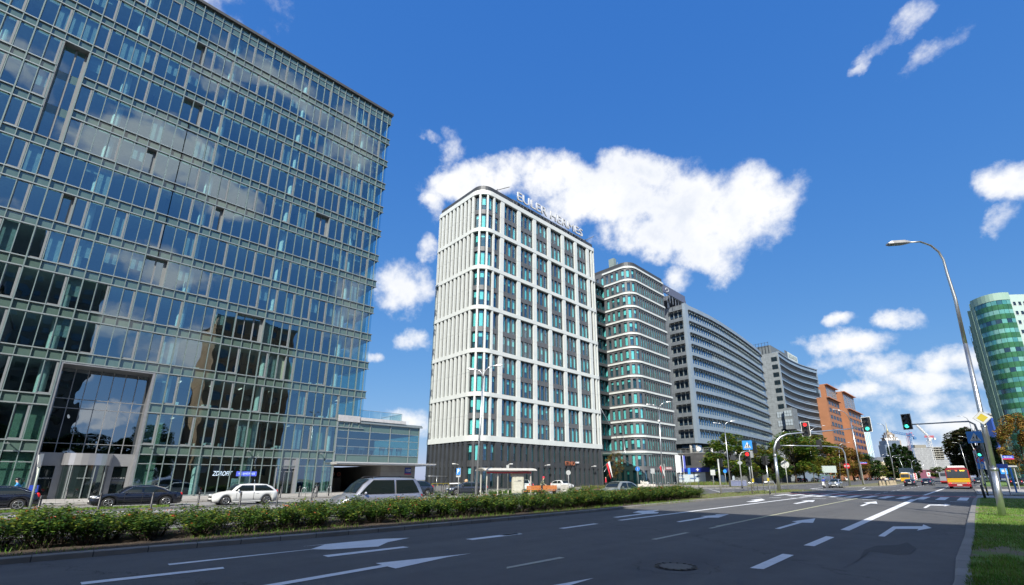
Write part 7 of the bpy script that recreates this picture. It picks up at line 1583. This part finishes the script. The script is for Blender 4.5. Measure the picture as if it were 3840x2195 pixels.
# ================================================================ VEHICLES
def paintm(name, c, rough=.25, metal=.3, coat=1.): return mat(name, c, rough, metal, var=.03, coat=coat)
trim = mat('trim_black', (.02, .02, .02), .6)
def make_car(name, label, cat, prof, L, Wd, Hh, paint_, belt=.92, kind='saloon', group=None, rails=False, wheel_r=.31, rim='alloy', lights=True, chromeline=False):
    """prof: (x of bonnet base, roof front, roof rear, tail base) as fractions; car points along +X local, centre at origin"""
    t = thing(name, label, cat, (0, 0, 0), 0, group); w = Wd / 2; fx0, rf, rr, tb = [L / 2 - L * p for p in prof]; wb = L * .305
    ax_f, ax_r = wb + L * .012, -wb + L * .0; nose, tail = L / 2, -L / 2; gr = .20; bl = belt
    hood = bl - .06; deckz = bl + (.04 if kind == 'saloon' else .02)
    N_ = 49; rows_ = []
    for i in range(N_):
        x = nose - L * i / (N_ - 1); u = i / (N_ - 1); zb = gr
        for ax in (ax_f, ax_r):
            d = abs(x - ax); ra = wheel_r * 1.18
            if d < ra: zb = max(zb, wheel_r + math.sqrt(ra * ra - d * d) - .02)
        if x > fx0: k = (x - fx0) / (nose - fx0); zt = bl - .02 - (bl - .66) * k ** 2.2 
        elif x < tb: k = (tb - x) / max(.01, tb - tail); zt = deckz - .06 * k ** 2
        else: zt = bl
        e = min((nose - x) / .55, 1); e2 = min((x - tail) / .45, 1); taper = (.72 + .28 * math.sin(max(e, 0) * math.pi / 2)) * (.80 + .20 * math.sin(max(e2, 0) * math.pi / 2)); ww = w * taper
        if i == 0: zt = .64; zb = .32
        if i == N_ - 1: zt = deckz - .16; zb = .34
        zm = (zb + zt) * .5
        rows_.append((x, [(ww * .93, zb), (ww, max(zb + .05, zb * .6 + zt * .4)), (ww * .995, zt * .78 + zb * .22), (ww * .94, zt - .02), (ww * .80, zt + .015), (0, zt + .035)]))
    b = MB(); vs = []; M_ = 12
    for x, pr_ in rows_:
        for y, z in pr_: vs.append((x, y, z))
        for y, z in pr_[::-1]: vs.append((x, -y, z))
    fs = []
    for i in range(N_ - 1):
        for j in range(M_): fs.append((i * M_ + j, i * M_ + (j + 1) % M_, (i + 1) * M_ + (j + 1) % M_, (i + 1) * M_ + j))
    fs += [tuple(range(M_))[::-1], tuple((N_ - 1) * M_ + j for j in range(M_))]; b.add(vs, fs, 0, True); b.build('body', paint_, t)
    # dark underside and arches
    b = MB(); b.box(tail + .25, nose - .25, -w * .86, w * .86, .16, bl - .25); b.build('underbody', trim, t)
    # greenhouse
    rw, bw_ = w * .72, w * .90; zr = Hh
    st = [(fx0, bl - .01, bw_ * .97, 0), (fx0 + (rf - fx0) * .5, bl + (zr - bl) * .60, 0, 1), (rf, zr - .05, 0, 1), (rf + (rr - rf) * .35, zr, 0, 1), (rf + (rr - rf) * .7, zr - .005, 0, 1), (rr, zr - .05, 0, 1), (rr + (tb - rr) * .5, bl + (zr - bl) * .62, 0, 1), (tb, deckz, bw_ * .95, 0)]
    def prof_w(z): return bw_ + (rw - bw_) * max(0, min(1, (z - bl) / (zr - bl))) ** 1.3
    b = MB(); vs = []
    for x, z, _, __ in st: y = prof_w(z); vs += [(x, bw_ * .98, bl - .03), (x, y, z - .03), (x, y * .82, z), (x, 0, z + .02), (x, -y * .82, z), (x, -y, z - .03), (x, -bw_ * .98, bl - .03)]
    fs = [(7 * i + j, 7 * i + j + 1, 7 * i + 7 + j + 1, 7 * i + 7 + j) for i in range(len(st) - 1) for j in range(6)]; b.add(vs, fs, 0, True); b.build('cabin', paint_, t)
    # glass: windscreen, rear window, side windows (slightly proud)
    def pt(x, z, s, out=.012):
        y = prof_w(z) + out; return (x, s * y, z)
    b = MB(); A0, A1 = st[0], st[2]
    def line(x0, z0, x1, z1, k): return (x0 + (x1 - x0) * k, z0 + (z1 - z0) * k)
    ws = []
    for k in (.08, .5, .93):
        x = fx0 + (rf - fx0) * k; z = (bl + (zr - bl) * (k / .5 * .60) if k <= .5 else bl + (zr - bl) * .60 + ((zr - .05) - (bl + (zr - bl) * .60)) * (k - .5) / .5); y = prof_w(z) * .80; ws.append((x + .02, y, z + .03))
    b.add([(x, -y, z) for x, y, z in ws] + [(x, 0, z + .018) for x, y, z in ws] + [(x, y, z) for x, y, z in ws], [(0, 1, 4, 3), (1, 2, 5, 4), (3, 4, 7, 6), (4, 5, 8, 7)], 0, True); b.build('windscreen', car_glass, t)
    b = MB(); ws = []
    for k in (.07, .5, .9):
        x = rr + (tb - rr) * k; z = ((zr - .05) + ((bl + (zr - bl) * .62) - (zr - .05)) * k / .5 if k <= .5 else (bl + (zr - bl) * .62) + (deckz - (bl + (zr - bl) * .62)) * (k - .5) / .5); y = prof_w(z) * .78; ws.append((x - .02, y, z + .03))
    b.add([(x, -y, z) for x, y, z in ws] + [(x, 0, z + .018) for x, y, z in ws] + [(x, y, z) for x, y, z in ws], [(0, 3, 4, 1), (1, 4, 5, 2), (3, 6, 7, 4), (4, 7, 8, 5)], 0, True); b.build('rear_window', car_glass, t)
    zlo, zhi = bl + .045, zr - .11
    def xf(z): return fx0 + (rf - fx0) * min(1, (z - bl) / (zr - .05 - bl)) ** 1.15 - .16
    def xr(z): return tb + (rr - tb) * min(1, (z - bl) / (zr - .05 - bl)) ** (1.2 if kind != 'saloon' else 1.0) + (.12 if kind == 'saloon' else .2)
    xm = (rf * .45 + rr * .55) + .1
    for s in (1, -1):
        for a_, c_ in ((None, xm + .05), (xm - .05, None)):
            up_ = [(xf(z) if a_ is None else a_, z) for z in (zlo, (zlo + zhi) / 2, zhi)]; dn = [(c_ if c_ is not None else xr(z), z) for z in (zhi, (zlo + zhi) / 2, zlo)]
            poly = [pt(x, z, s) for x, z in up_ + dn]; b = MB(); b.add(poly, [(0, 1, 4, 5), (1, 2, 3, 4)]); b.build('side_window', car_glass, t)
        if chromeline: b = MB(); zz = [(xf(zlo) + .05, zlo - .02), (xf(zhi) + .02, zhi + .03), (xr(zhi) - .05, zhi + .03), (xr(zlo) - .12, zlo + .06), (xr(zlo) - .02, zlo - .02), (xf(zlo) + .05, zlo - .02)]; b.tube([pt(x, z, s, .018) for x, z in zz], .012, 5, cap=False); b.build('window_trim', chrome, t)
        b = MB(); b.sphere((fx0 - .42, s * (w * .93 + .10), bl + .07), .1, (.6, 1., .75), 8); b.beam((fx0 - .42, s * w * .86, bl + .04), (fx0 - .42, s * (w * .93 + .05), bl + .06), .04); b.build('mirror', paint_, t)
        b = MB(); b.box(xm - .32, xm - .14, s * w * .995, s * (w * .995 + .02), bl - .16, bl - .12); b.box(xm - 1.15, xm - .97, s * w * .985, s * (w * .985 + .02), bl - .15, bl - .11); b.build('door_handle', paint_, t)
        b = MB(); b.box(xm - .012, xm + .012, s * w * .99, s * (w * 1.0 + .003), .34, bl - .05); b.box(xf(zlo) - .14, xf(zlo) - .12, s * w * .985, s * (w + .002), .42, bl - .06); b.build('door_gap', trim, t)
        b = MB(); b.box(ax_r + .42, ax_f - .42, s * w * .97, s * (w + .012), .2, .27); b.build('sill', trim if rails else paint_, t)
        b = MB(); b.add([(nose - .10, s * w * .78, .60), (nose - .04, s * w * .52, .60), (nose - .08, s * w * .52, .73), (nose - .42, s * w * .90, .79), (nose - .36, s * w * .93, .68)], [(0, 1, 2, 3, 4)]); me = b; 
        b = MB(); b.sphere((nose - .24, s * w * .76, .68), .16, (1.25, .62, .55), 10); b.build('headlight', clear_lens, t)
        b = MB(); b.sphere((tail + .12, s * w * .74, deckz - .13), .15, (.8, .75, .75 if kind == 'saloon' else 1.3), 10); b.build('taillight', red_lens, t)
        if rails: b = MB(); b.tube([(rf - .05, s * rw * .92, zr - .02), (rf - .25, s * rw * .92, zr + .06), (rr + .25, s * rw * .92, zr + .06), (rr + .05, s * rw * .92, zr - .02)], .02, 6); b.build('roof_rail', bollard_m, t)
    b = MB(); b.box(nose - .06, nose + .005, -w * .45, w * .45, .50, .62); b.box(nose - .08, nose - .0, -w * .6, w * .6, .26, .40); b.build('grille', trim, t)
    b = MB(); b.box(nose - .01, nose + .015, -.26, .26, .40, .50); b.build('number_plate', plate_m, t); b = MB(); b.box(tail - .015, tail + .02, -.26, .26, .60, .71); b.build('number_plate', plate_m, t)
    for ax in (ax_f, ax_r):
        for s in (1, -1):
            yo = s * (w - .11); b = MB(); b.tube([(ax, yo - .1, wheel_r), (ax, yo - .085, wheel_r), (ax, yo + .085, wheel_r), (ax, yo + .1, wheel_r)], [wheel_r * .86, wheel_r, wheel_r, wheel_r * .86], 24); o = b.build('wheel', rubber, t)
            b = MB(); yy = yo + s * .088; n = 10
            b.tube([(ax, yy - s * .02, wheel_r), (ax, yy + s * .016, wheel_r)], wheel_r * .66, 20, 1); b.tube([(ax, yy - s * .02, wheel_r), (ax, yy + s * .022, wheel_r)], wheel_r * .14, 12, 0)
            rs_ = [(math.cos(2 * math.pi * k / 20) * wheel_r * .66, math.sin(2 * math.pi * k / 20) * wheel_r * .66) for k in range(21)]; b.tube([(ax + u, yy + s * .018, wheel_r + v_) for u, v_ in rs_], .014, 5, 0, cap=False)
            for k in range(5 if rim != 'steel' else 9):
                for dd in (-.12, .12):
                    a = 2 * math.pi * k / (5 if rim != 'steel' else 9) + .3 + dd; b.beam((ax + math.cos(a - dd) * wheel_r * .12, yy + s * .02, wheel_r + math.sin(a - dd) * wheel_r * .12), (ax + math.cos(a) * wheel_r * .62, yy + s * .018, wheel_r + math.sin(a) * wheel_r * .62), .035, .02)
            b.build('rim', [rim_m, black], o)
    return t
def put(t, p, heading, z=0.): t.location = (p[0], p[1], z); t.rotation_euler = (0, 0, R(heading))
SAL, HAT, EST, VAN = (.27, .42, .66, .86), (.25, .40, .74, .95), (.25, .38, .80, .965), (.17, .35, .90, .985)
black_p, white_cp, grey_p, dgrey_p, silver_p = paintm('paint_black', (.006, .008, .018)), paintm('paint_white', (.62, .63, .62), .3, 0.), paintm('paint_silver_grey', (.36, .37, .41), .3, .6), paintm('paint_slate', (.045, .055, .075), .25, .5), paintm('paint_silver', (.32, .35, .38), .3, .6)
c = make_car('parked_saloon', 'shiny black saloon with chrome window trim parked before the glass office', 'car', SAL, 4.83, 1.82, 1.43, black_p, .90, 'saloon', chromeline=True, wheel_r=.33); put(c, (-42.6, 4.35), -88)
c = make_car('parked_estate', 'white compact estate parked to the right of the black saloon', 'car', EST, 4.32, 1.72, 1.47, white_cp, .93, 'estate', wheel_r=.31); put(c, (-40.7, 10.35), -87)
c = make_car('parked_hatchback', 'dark hatchback cut by the left edge of the picture', 'car', HAT, 4.46, 1.8, 1.46, black_p, .93, 'hatch', chromeline=True, wheel_r=.33); put(c, (-44.1, -2.55), -89)
c = make_car('grey_van', 'silver grey passenger van with roof rails driving past behind the hedge', 'van', VAN, 4.42, 1.82, 1.80, grey_p, 1.02, 'van', rails=True, wheel_r=.32)
put(c, (-22.4, 11.55), -90)
c = make_car('dark_saloon', 'dark slate saloon mostly hidden behind the silver grey van', 'car', SAL, 4.5, 1.76, 1.42, dgrey_p, .9, 'saloon'); put(c, (-42.2, 22.9), -88)
c = make_car('dark_suv', 'dark car with red tail light showing behind the van rear', 'car', HAT, 4.4, 1.8, 1.6, dgrey_p, 1.0, 'hatch'); put(c, (-45.5, 27.6), -88)
c = make_car('dark_hatchback', 'dark grey hatchback emerging left of the bus shelter behind the lamp post', 'car', HAT, 4.52, 1.8, 1.43, dgrey_p, .92, 'hatch', rim='alloy'); put(c, (-43.4, 33.3), -112)
c = make_car('white_suv', 'white sport utility car seen from behind next to the cyclist', 'car', EST, 4.4, 1.84, 1.63, white_cp, 1.02, 'estate', rails=True, wheel_r=.34); put(c, (-47.8, 46.5), 140)
c = make_car('teal_car', 'dark teal car half hidden behind the white sport utility car', 'car', HAT, 4.2, 1.76, 1.5, dgrey_p, .95, 'hatch'); put(c, (-52.0, 51.5), 140)
c = make_car('white_hatchback', 'white hatchback parked before the dark tower base behind the round sign', 'car', HAT, 4.34, 1.8, 1.50, white_cp, .95, 'hatch', rim='steel'); put(c, (-52.0, 59.5), -7)
c = make_car('silver_hatchback', 'silver grey hatchback driving behind the right part of the hedge', 'car', HAT, 4.03, 1.7, 1.49, paintm('paint_champagne', (.30, .32, .29), .3, .5), .94, 'hatch'); put(c, (-22.9, 33.4), -93)
c = make_car('silver_liftback', 'silver car with one headlight lit waiting at the crossing beside the scooter', 'car', HAT, 4.48, 1.7, 1.46, silver_p, .94, 'hatch'); q = AT(3133, 1815, 82); put(c, (q.x, q.y), -86)
c = make_car('black_coupe', 'black sports car seen from behind, left of the dark saloon', 'car', SAL, 4.5, 1.86, 1.35, black_p, .9, 'saloon'); q = AT(3415, 1815, 92); put(c, (q.x, q.y), 93)
c = make_car('dark_blue_saloon', 'dark blue saloon seen from behind left of the red bus', 'car', SAL, 4.77, 1.82, 1.46, paintm('paint_navy', (.01, .018, .04)), .92, 'saloon'); q = AT(3481, 1815, 101); put(c, (q.x, q.y), 88)
# parked row along the far side
row = [(2995, 172, 'navy', HAT, 1.65, 'dark blue people carrier parked left of the trunk behind the round sign'), (3015, 185, 'slate', HAT, 1.45, 'grey car parked between two tree trunks'), (3055, 190, 'black', EST, 1.55, 'black estate parked behind the scooter rider'), (3173, 235, 'white', EST, 1.6, 'white sport utility car parked behind the no entry mast'), (3212, 255, 'white', VAN, 1.85, 'white delivery van parked behind the tall far lamp'), (3252, 265, 'black', HAT, 1.45, 'black car parked right of the white delivery van'), (3270, 275, 'slate', HAT, 1.45, 'dark grey car parked under the dark rounded tree'), (3293, 280, 'black', HAT, 1.45, 'black car parked left of the white one near the cream house'), (3318, 270, 'white', HAT, 1.45, 'white hatchback parked below the cream house'), (3345, 285, 'navy', HAT, 1.5, 'blue car parked near the tall lamp before the poplars')]
cp_ = {'navy': paintm('paint_navy', (.01, .018, .04)), 'slate': dgrey_p, 'black': black_p, 'white': white_cp}
proto_c = {}
for px, dp, cn, pf, hh, lab in row:
    P = AT(px, 1803, dp); key = (cn, pf, hh)
    if key in proto_c: t = dup(proto_c[key], P, None, lab)
    else: t = make_car('parked_car', lab, 'car', pf, 4.4, 1.8, hh, cp_[cn], .93 if hh < 1.7 else 1.0, 'hatch'); proto_c[key] = t
    put(t, P, 120, .14); t['group'] = 'cars parked along the far side'
for px, py, dp, lab, cn in ((3668, 1803, 118, 'grey-blue estate waiting right of the red bus', 'slate'), (3700, 1800, 150, 'silver car behind the sign posts on the right', 'white'), (3808, 1806, 86, 'black car in the side street at the right edge', 'black'), (3836, 1806, 92, 'dark car cut by the right edge of the picture', 'navy')):
    P = AT(px, py, dp); t = make_car('waiting_car', lab, 'car', EST, 4.4, 1.8, 1.5, cp_[cn] if cn != 'white' else silver_p, .93, 'estate'); put(t, P, 92)
def bus(name, label, P, heading, red=True, L=11.5):
    t = thing(name, label, 'bus', (P[0], P[1], 0), R(heading)); rp = paintm('bus_red', (.24, .010, .012), .3, 0.); yp = paintm('bus_yellow', (.55, .33, .005), .3, 0.) ; w, h = 1.3, 3.05
    b = MB(); pr_ = [(-w + .05, .35), (w - .05, .35), (w, .8), (w, 2.6), (w - .12, 2.85), (w - .4, h), (-w + .4, h), (-w + .12, 2.85), (-w, 2.6), (-w, .8)]; n = len(pr_)
    b.add([(-L / 2, y, z) for y, z in pr_] + [(L / 2, y, z) for y, z in pr_], [(i, n + i, n + (i + 1) % n, (i + 1) % n) for i in range(n)] + [tuple(range(n)), tuple(range(n, 2 * n))[::-1]]); b.build('body', rp if red else yp, t)
    x = -L / 2 - .012
    if red:
        b = MB(); b.box(x, x + .01, -w + .05, w - .05, .98, 1.50); b.box(x, x + .01, -w + .05, w - .05, .86, .90); b.build('yellow_panel', yp, t); b = MB(); b.box(x - .004, x, -w + .05, w - .05, 1.30, 1.33); b.build('panel_gap', rp, t)
        b = MB(); b.box(x, x + .01, -w + .1, w - .1, .78, .86); b.build('bumper_strip', mat('strip_grey', (.4, .36, .32), .5), t)
    b = MB(); b.box(x - .01, x + .01, -w + .12, w - .12, 1.55, 2.72); b.build('rear_window', dark_gl, t)
    for s in (-1, 1):
        b = MB(); b.disc((x - .01, s * (w - .32), .82), (-1, 0, 0), .09, .03, 14); b.build('taillight', mat('brake_lit', (.6, .02, .02), .3, emit=((1., .05, .05), 2.)), t)
        b = MB(); b.box(-L / 2 + .4, L / 2 - .3, s * (w + .006) - .004, s * (w + .006) + .004, 1.15, 2.55); b.build('side_window', dark_gl, t)
        for ax in (-L / 2 + 3.2, L / 2 - 2.7): b = MB(); b.tube([(ax, s * (w - .3), .48), (ax, s * (w - .02), .48)], .48, 20); b.build('wheel', rubber, t)
    b = MB(); b.box(-L / 2 + .3, L / 2 - 1, -.9, .9, h - .02, h + .25); b.build('roof_pod', white_p, t)
    b = MB(); b.box(x - .015, x, -.28, .28, .5, .62); b.build('number_plate', plate_m, t)
    am = mat('led_amber', (.7, .5, .05), .4, emit=((1., .7, .05), 1.2)); ar = mat('led_red', (.7, .1, .03), .4, emit=((1., .15, .03), 1.2))
    if red:
        text_obj('8430', .26, 'fleet_number', am, t, (x - .02, -.62, 2.58), (R(90), 0, R(-90)), .002, bold=.006); text_obj('T4', .24, 'route_number', ar, t, (x - .02, .05, 2.58), (R(90), 0, R(-90)), .002, bold=.006); text_obj('Solaris', .17, 'maker_name', am, t, (x - .02, .85, 2.58), (R(90), 0, R(-90)), .002, shear=.3)
    return t
bus('city_bus', 'red and yellow city bus seen from behind with amber digits in its rear window', (AT(3602, 1815, 74).x, AT(3602, 1815, 74).y), 91.5)
P = AT(3395, 1803, 165); bus('yellow_bus', 'yellow bus seen small behind the black sports car', (P.x, P.y + 5), 92, False)
P = AT(3552, 1806, 122); t = thing('grey_coach', 'grey coach partly hidden at the left of the red bus', 'coach', (P.x - .3, P.y + 6, 0), R(92)); b = MB(); b.box(-5, 5, -1.25, 1.25, .75, 2.9); b.build('body', paintm('coach_grey', (.30, .32, .35), .35, .3), t); b = MB(); b.box(-5.02, 5, -1.27, 1.27, .4, .75); b.build('skirt', paintm('coach_red', (.4, .03, .03)), t); b = MB(); b.box(-5.03, -5.0, -1., 1., 1.9, 2.7); b.build('rear_window', dark_gl, t)
for ax in (-3, 3): b = MB(); b.tube([(ax, -1.2, .45), (ax, 1.2, .45)], .45, 16); b.build('wheel', rubber, t)
P = AT(3440, 1812, 118)
t = thing('billboard', 'pale blank board on posts above the yellow bus', 'billboard', AT(3402, 1780, 190), R(42)); z = HT(3402, 1772, AT(3402, 1780, 190)); b = MB(); b.box(-2.8, 2.8, 0, .2, z - 1.5, z + 1.7); b.build('board', mat('board_pale', (.45, .5, .5), .5), t); b = MB(); b.box(-2, -1.8, 0, .2, 0, z - 1.5); b.box(1.8, 2, 0, .2, 0, z - 1.5); b.build('post', galv_old, t)

# ================================================================ PEOPLE (skinned figures), scooters, cyclist
def figure(name, label, joints, edges, radii, cloth_of, loc, rz, parts=()):
    """one continuous body grown over a joint graph; clothing colour by face position"""
    me = bpy.data.meshes.new(name); me.from_pydata([Vector(j) for j in joints], edges, []); o = bpy.data.objects.new(name + '_tmp', me); col.objects.link(o)
    sk_ = o.modifiers.new('skin', 'SKIN'); sv = me.skin_vertices[0].data
    for i, r_ in enumerate(radii): sv[i].radius = (r_, r_) if not isinstance(r_, tuple) else r_
    sv[0].use_root = True; su = o.modifiers.new('sub', 'SUBSURF'); su.levels = 1; su.render_levels = 1
    m2 = bpy.data.meshes.new_from_object(o.evaluated_get(bpy.context.evaluated_depsgraph_get())); bpy.data.objects.remove(o); m2.name = name
    ms = []
    for p in m2.polygons:
        m_ = cloth_of(p.center)
        if m_ not in ms: ms.append(m_)
        p.use_smooth = True
    for m_ in ms: m2.materials.append(m_)
    for p in m2.polygons: p.material_index = ms.index(cloth_of(p.center))
    t = bpy.data.objects.new(name, m2); col.objects.link(t); t.location = loc; t.rotation_euler = (0, 0, rz); tag(t, label, 'person'); return t
def rider(label, loc, rz, top, legs, shoe, lean=.25, seat=.85, hip_x=-.2, hand=(.42, .24, 1.0), foot=(.15, .14, .22), helmet=None, hair=None, pattern=None, knee=(.22, .16, .72)):
    hx, hz = hip_x, seat; sh = (hx + lean, hz + .50); nk = (hx + lean * 1.2, hz + .58); hd = (hx + lean * 1.35, hz + .76)
    J = [(hx, 0, hz), (hx + lean * .5, 0, hz + .26), (sh[0], 0, sh[1]), (nk[0], 0, nk[1]), (hd[0], 0, hd[1] - .06), (hd[0] + .01, 0, hd[1] + .06)]; E = [(0, 1), (1, 2), (2, 3), (3, 4), (4, 5)]; Rr = [.15, .13, .15, .055, .085, .09]
    for s in (1, -1):
        i = len(J); el = ((sh[0] + hand[0]) / 2 - .04, s * .24, (sh[1] + hand[2]) / 2 - .10); hnd = (hand[0], s * hand[1], hand[2])
        J += [(sh[0], s * .18, sh[1] - .01), el, (hnd[0] - .04, hnd[1], hnd[2]), (hnd[0] + .03, hnd[1], hnd[2] - .01)]; E += [(2, i), (i, i + 1), (i + 1, i + 2), (i + 2, i + 3)]; Rr += [.07, .05, .036, .032]
        j = len(J); kn = (knee[0], s * knee[1], knee[2] + (.1 if s > 0 else -.03)); ft = (foot[0], s * foot[1], foot[2] + (.08 if s > 0 else 0)); J += [(hx + .03, s * .10, hz - .03), kn, (ft[0], ft[1], ft[2] + .06), (ft[0] + .16, ft[1], ft[2])]; E += [(0, j), (j, j + 1), (j + 1, j + 2), (j + 2, j + 3)]; Rr += [.10, .07, .045, .04]
    def cloth(c):
        if c.z > nk[1] + .03 and abs(c.y) < .14 and abs(c.x - hd[0]) < .2: return skin
        if c.x > hand[0] - .09 and abs(c.y) > .12 and c.z > knee[2] + .12: return skin
        if c.z > hz + .02: return top
        if c.z < foot[2] + .09: return shoe
        return legs
    t = figure('person', label, J, E, Rr, cloth, loc, rz)
    # fingers around the grip, five per hand
    for s in (1, -1):
        b = MB()
        for k in range(4): x, y, z = hand[0] + .02, s * (hand[1] - .035 + k * .022), hand[2]; b.tube([(x, y, z + .015), (x + .045, y, z + .01), (x + .05, y, z - .02), (x + .025, y, z - .03)], .009 - .0008 * k, 5)
        b.tube([(hand[0], s * (hand[1] - .05), hand[2]), (hand[0] + .03, s * (hand[1] - .06), hand[2] - .01), (hand[0] + .045, s * (hand[1] - .045), hand[2] - .022)], .010, 5); b.build('fingers', skin, t)
    hc = (hd[0] + .01, 0, hd[1] + .03); b = MB(); fx = hc[0] + .092
    for s in (1, -1): b.sphere((fx, s * .034, hc[2] + .0), .012, n=6)
    b.build('eyes', sk, t); b = MB(); b.tube([(fx - .01, 0, hc[2] + .005), (fx + .02, 0, hc[2] - .03)], [.008, .015], 6); b.build('nose', skin, t); b = MB(); b.box(fx - .01, fx + .002, -.025, .025, hc[2] - .062, hc[2] - .052); b.build('mouth', mat('lips', (.35, .12, .1), .6), t)
    for s in (1, -1): b = MB(); b.sphere((hc[0], s * .092, hc[2] - .01), .028, (.6, .4, 1.1), 6); b.build('ear', skin, t)
    if helmet: b = MB(); b.sphere((hc[0] - .01, 0, hc[2] + .05), .125, (1.12, .92, .88), 14); b.build('helmet', helmet, t)
    if hair: b = MB(); b.tube([(hc[0] - .07, 0, hc[2] + .02), (hc[0] - .13, 0, hc[2] - .10), (hc[0] - .14, 0, hc[2] - .26)], [.06, .05, .02], 8); b.build('hair', hair, t)
    return t
def scooter(loc, rz, label, body, box=None):
    t = thing('scooter', label, 'scooter', loc, rz)
    for x in (-.6, .62):
        b = MB(); b.tube([(x, -.06, .24), (x, .06, .24)], .24, 18); o = b.build('wheel', rubber, t); b = MB(); b.tube([(x, -.063, .24), (x, .063, .24)], .12, 12); b.build('rim', rim_m, o)
    b = MB(); b.extr([(.62, .42), (.5, .95), (.40, 1.02), (.28, .95), (.25, .34), (-.15, .30), (-.25, .62), (-.75, .72), (-.85, .60), (-.6, .42), (-.3, .2), (.3, .2)], lambda u, w: (u, -.15, w), lambda u, w: (u, .15, w)); b.build('fairing', body, t)
    b = MB(); b.box(-.78, -.12, -.13, .13, .70, .80); b.build('seat', black, t); b = MB(); b.tube([(.36, -.32, 1.05), (.40, 0, 1.08), (.36, .32, 1.05)], .018, 6); b.build('handlebar', black, t); b = MB(); b.sphere((.56, 0, .84), .09, (.6, 1.1, .8), 8); b.build('headlight', clear_lens, t)
    b = MB(); b.box(.44, .80, -.08, .08, .46, .52); b.build('mudguard', body, t)
    for s in (1, -1): b = MB(); b.tube([(.36, s * .26, 1.05), (.34, s * .30, 1.22)], .008, 5); b.disc((.33, s * .31, 1.25), (-1, 0, 0), .05, .02, 10); b.build('mirror', black, t)
    if box: b = MB(); b.box(-1.05, -.62, -.26, .26, .82, 1.30); b.build('delivery_box', box, t)
    return t
P = AT(3086, 1815, 80); scooter((P.x, P.y + .6, 0), R(-86), 'white and black motor scooter waiting beside the silver car', mat('scooter_white', (.6, .6, .58), .3, coat=1.))
rider('person in a blue jacket and dark helmet riding the white scooter', (P.x, P.y + .6, 0), R(-86), mat('blue_jacket', (.03, .06, .32), .8), mat('dark_trousers', (.03, .03, .035), .8), black, .08, .84, -.22, (.36, .24, 1.08), (.12, .14, .34), helmet=mat('helmet_dark', (.03, .02, .03), .3))
# delivery rider behind the dark hatchback at the left edge
P = Vector((-48.2, -1.6, .15)); scooter(P, R(-95), 'blue delivery scooter parked behind the dark hatchback', mat('scooter_dark', (.03, .03, .04), .4), mat('box_blue', (.02, .06, .42), .5))
rider('person in a light blue jacket and black helmet bending over the delivery scooter', P, R(-95), mat('sky_jacket', (.06, .30, .62), .8), mat('dark_trousers', (.03, .03, .035)), black, .22, .88, -.25, (.36, .24, 1.08), (.12, .14, .34), helmet=mat('helmet_black', (.012, .012, .014), .25))
# cyclist by the benches
P = G(2036, 1860, .02); P = Vector((P.x - .4, P.y + .4, .0)); t = bicycle(P, R(40), 'bicycle ridden past the orange benches', bk); t.scale = (1.08, 1.08, 1.08)
m_, nn, bb = principled('patterned_top'); Pc = nn.n('ShaderNodeTexCoord').outputs['Object']; vo = nn.n('ShaderNodeTexVoronoi', inp={'Vector': Pc, 'Scale': 14.}); nn.l.new(nn.ramp(vo.outputs['Distance'], [(.35, (.38, .38, .24)), (.5, (.03, .04, .03))]), bb.inputs['Base Color'])
rider('person with a red helmet and patterned top cycling past the orange benches', P, R(40), m_, mat('black_leggings', (.012, .012, .014), .8), mat('pale_shoe', (.45, .45, .42), .7), .24, 1.02, -.22, (.36, .25, 1.08), (-.02, .12, .22), helmet=mat('helmet_red', (.60, .02, .05), .35), hair=mat('auburn_hair', (.16, .05, .02), .6), knee=(.14, .12, .66))
# small tall walker near the entrance, driver in the van
def walker(label, loc, rz, top, legs, s=1.):
    J = [(0, 0, .92), (0, 0, 1.15), (0, 0, 1.40), (0, 0, 1.50), (.01, 0, 1.62), (.01, 0, 1.70)]; E = [(0, 1), (1, 2), (2, 3), (3, 4), (4, 5)]; Rr = [.14, .12, .14, .05, .08, .08]
    for sd in (1, -1):
        i = len(J); J += [(0, sd * .17, 1.38), (-.02 * sd, sd * .22, 1.12), (.08 * sd, sd * .22, .90), (.10 * sd, sd * .22, .82)]; E += [(2, i), (i, i + 1), (i + 1, i + 2), (i + 2, i + 3)]; Rr += [.06, .045, .035, .03]
        j = len(J); J += [(0, sd * .09, .88), (.08 * sd, sd * .1, .48), (.12 * sd - .03, sd * .1, .09), (.12 * sd + .13, sd * .1, .04)]; E += [(0, j), (j, j + 1), (j + 1, j + 2), (j + 2, j + 3)]; Rr += [.09, .06, .045, .04]
    return figure('person', label, J, E, Rr, lambda c: skin if (c.z > 1.53 or (abs(c.y) > .19 and c.z < .87 and c.z > .7)) else (top if c.z > .93 else legs), loc, rz)
P = AT(2273, 1822, 74); walker('person in a red top walking by the entrance tree', (P.x, P.y, .25), R(200), mat('cloth_red', (.62, .03, .05)), mat('dark_trousers', (.03, .03, .035)))
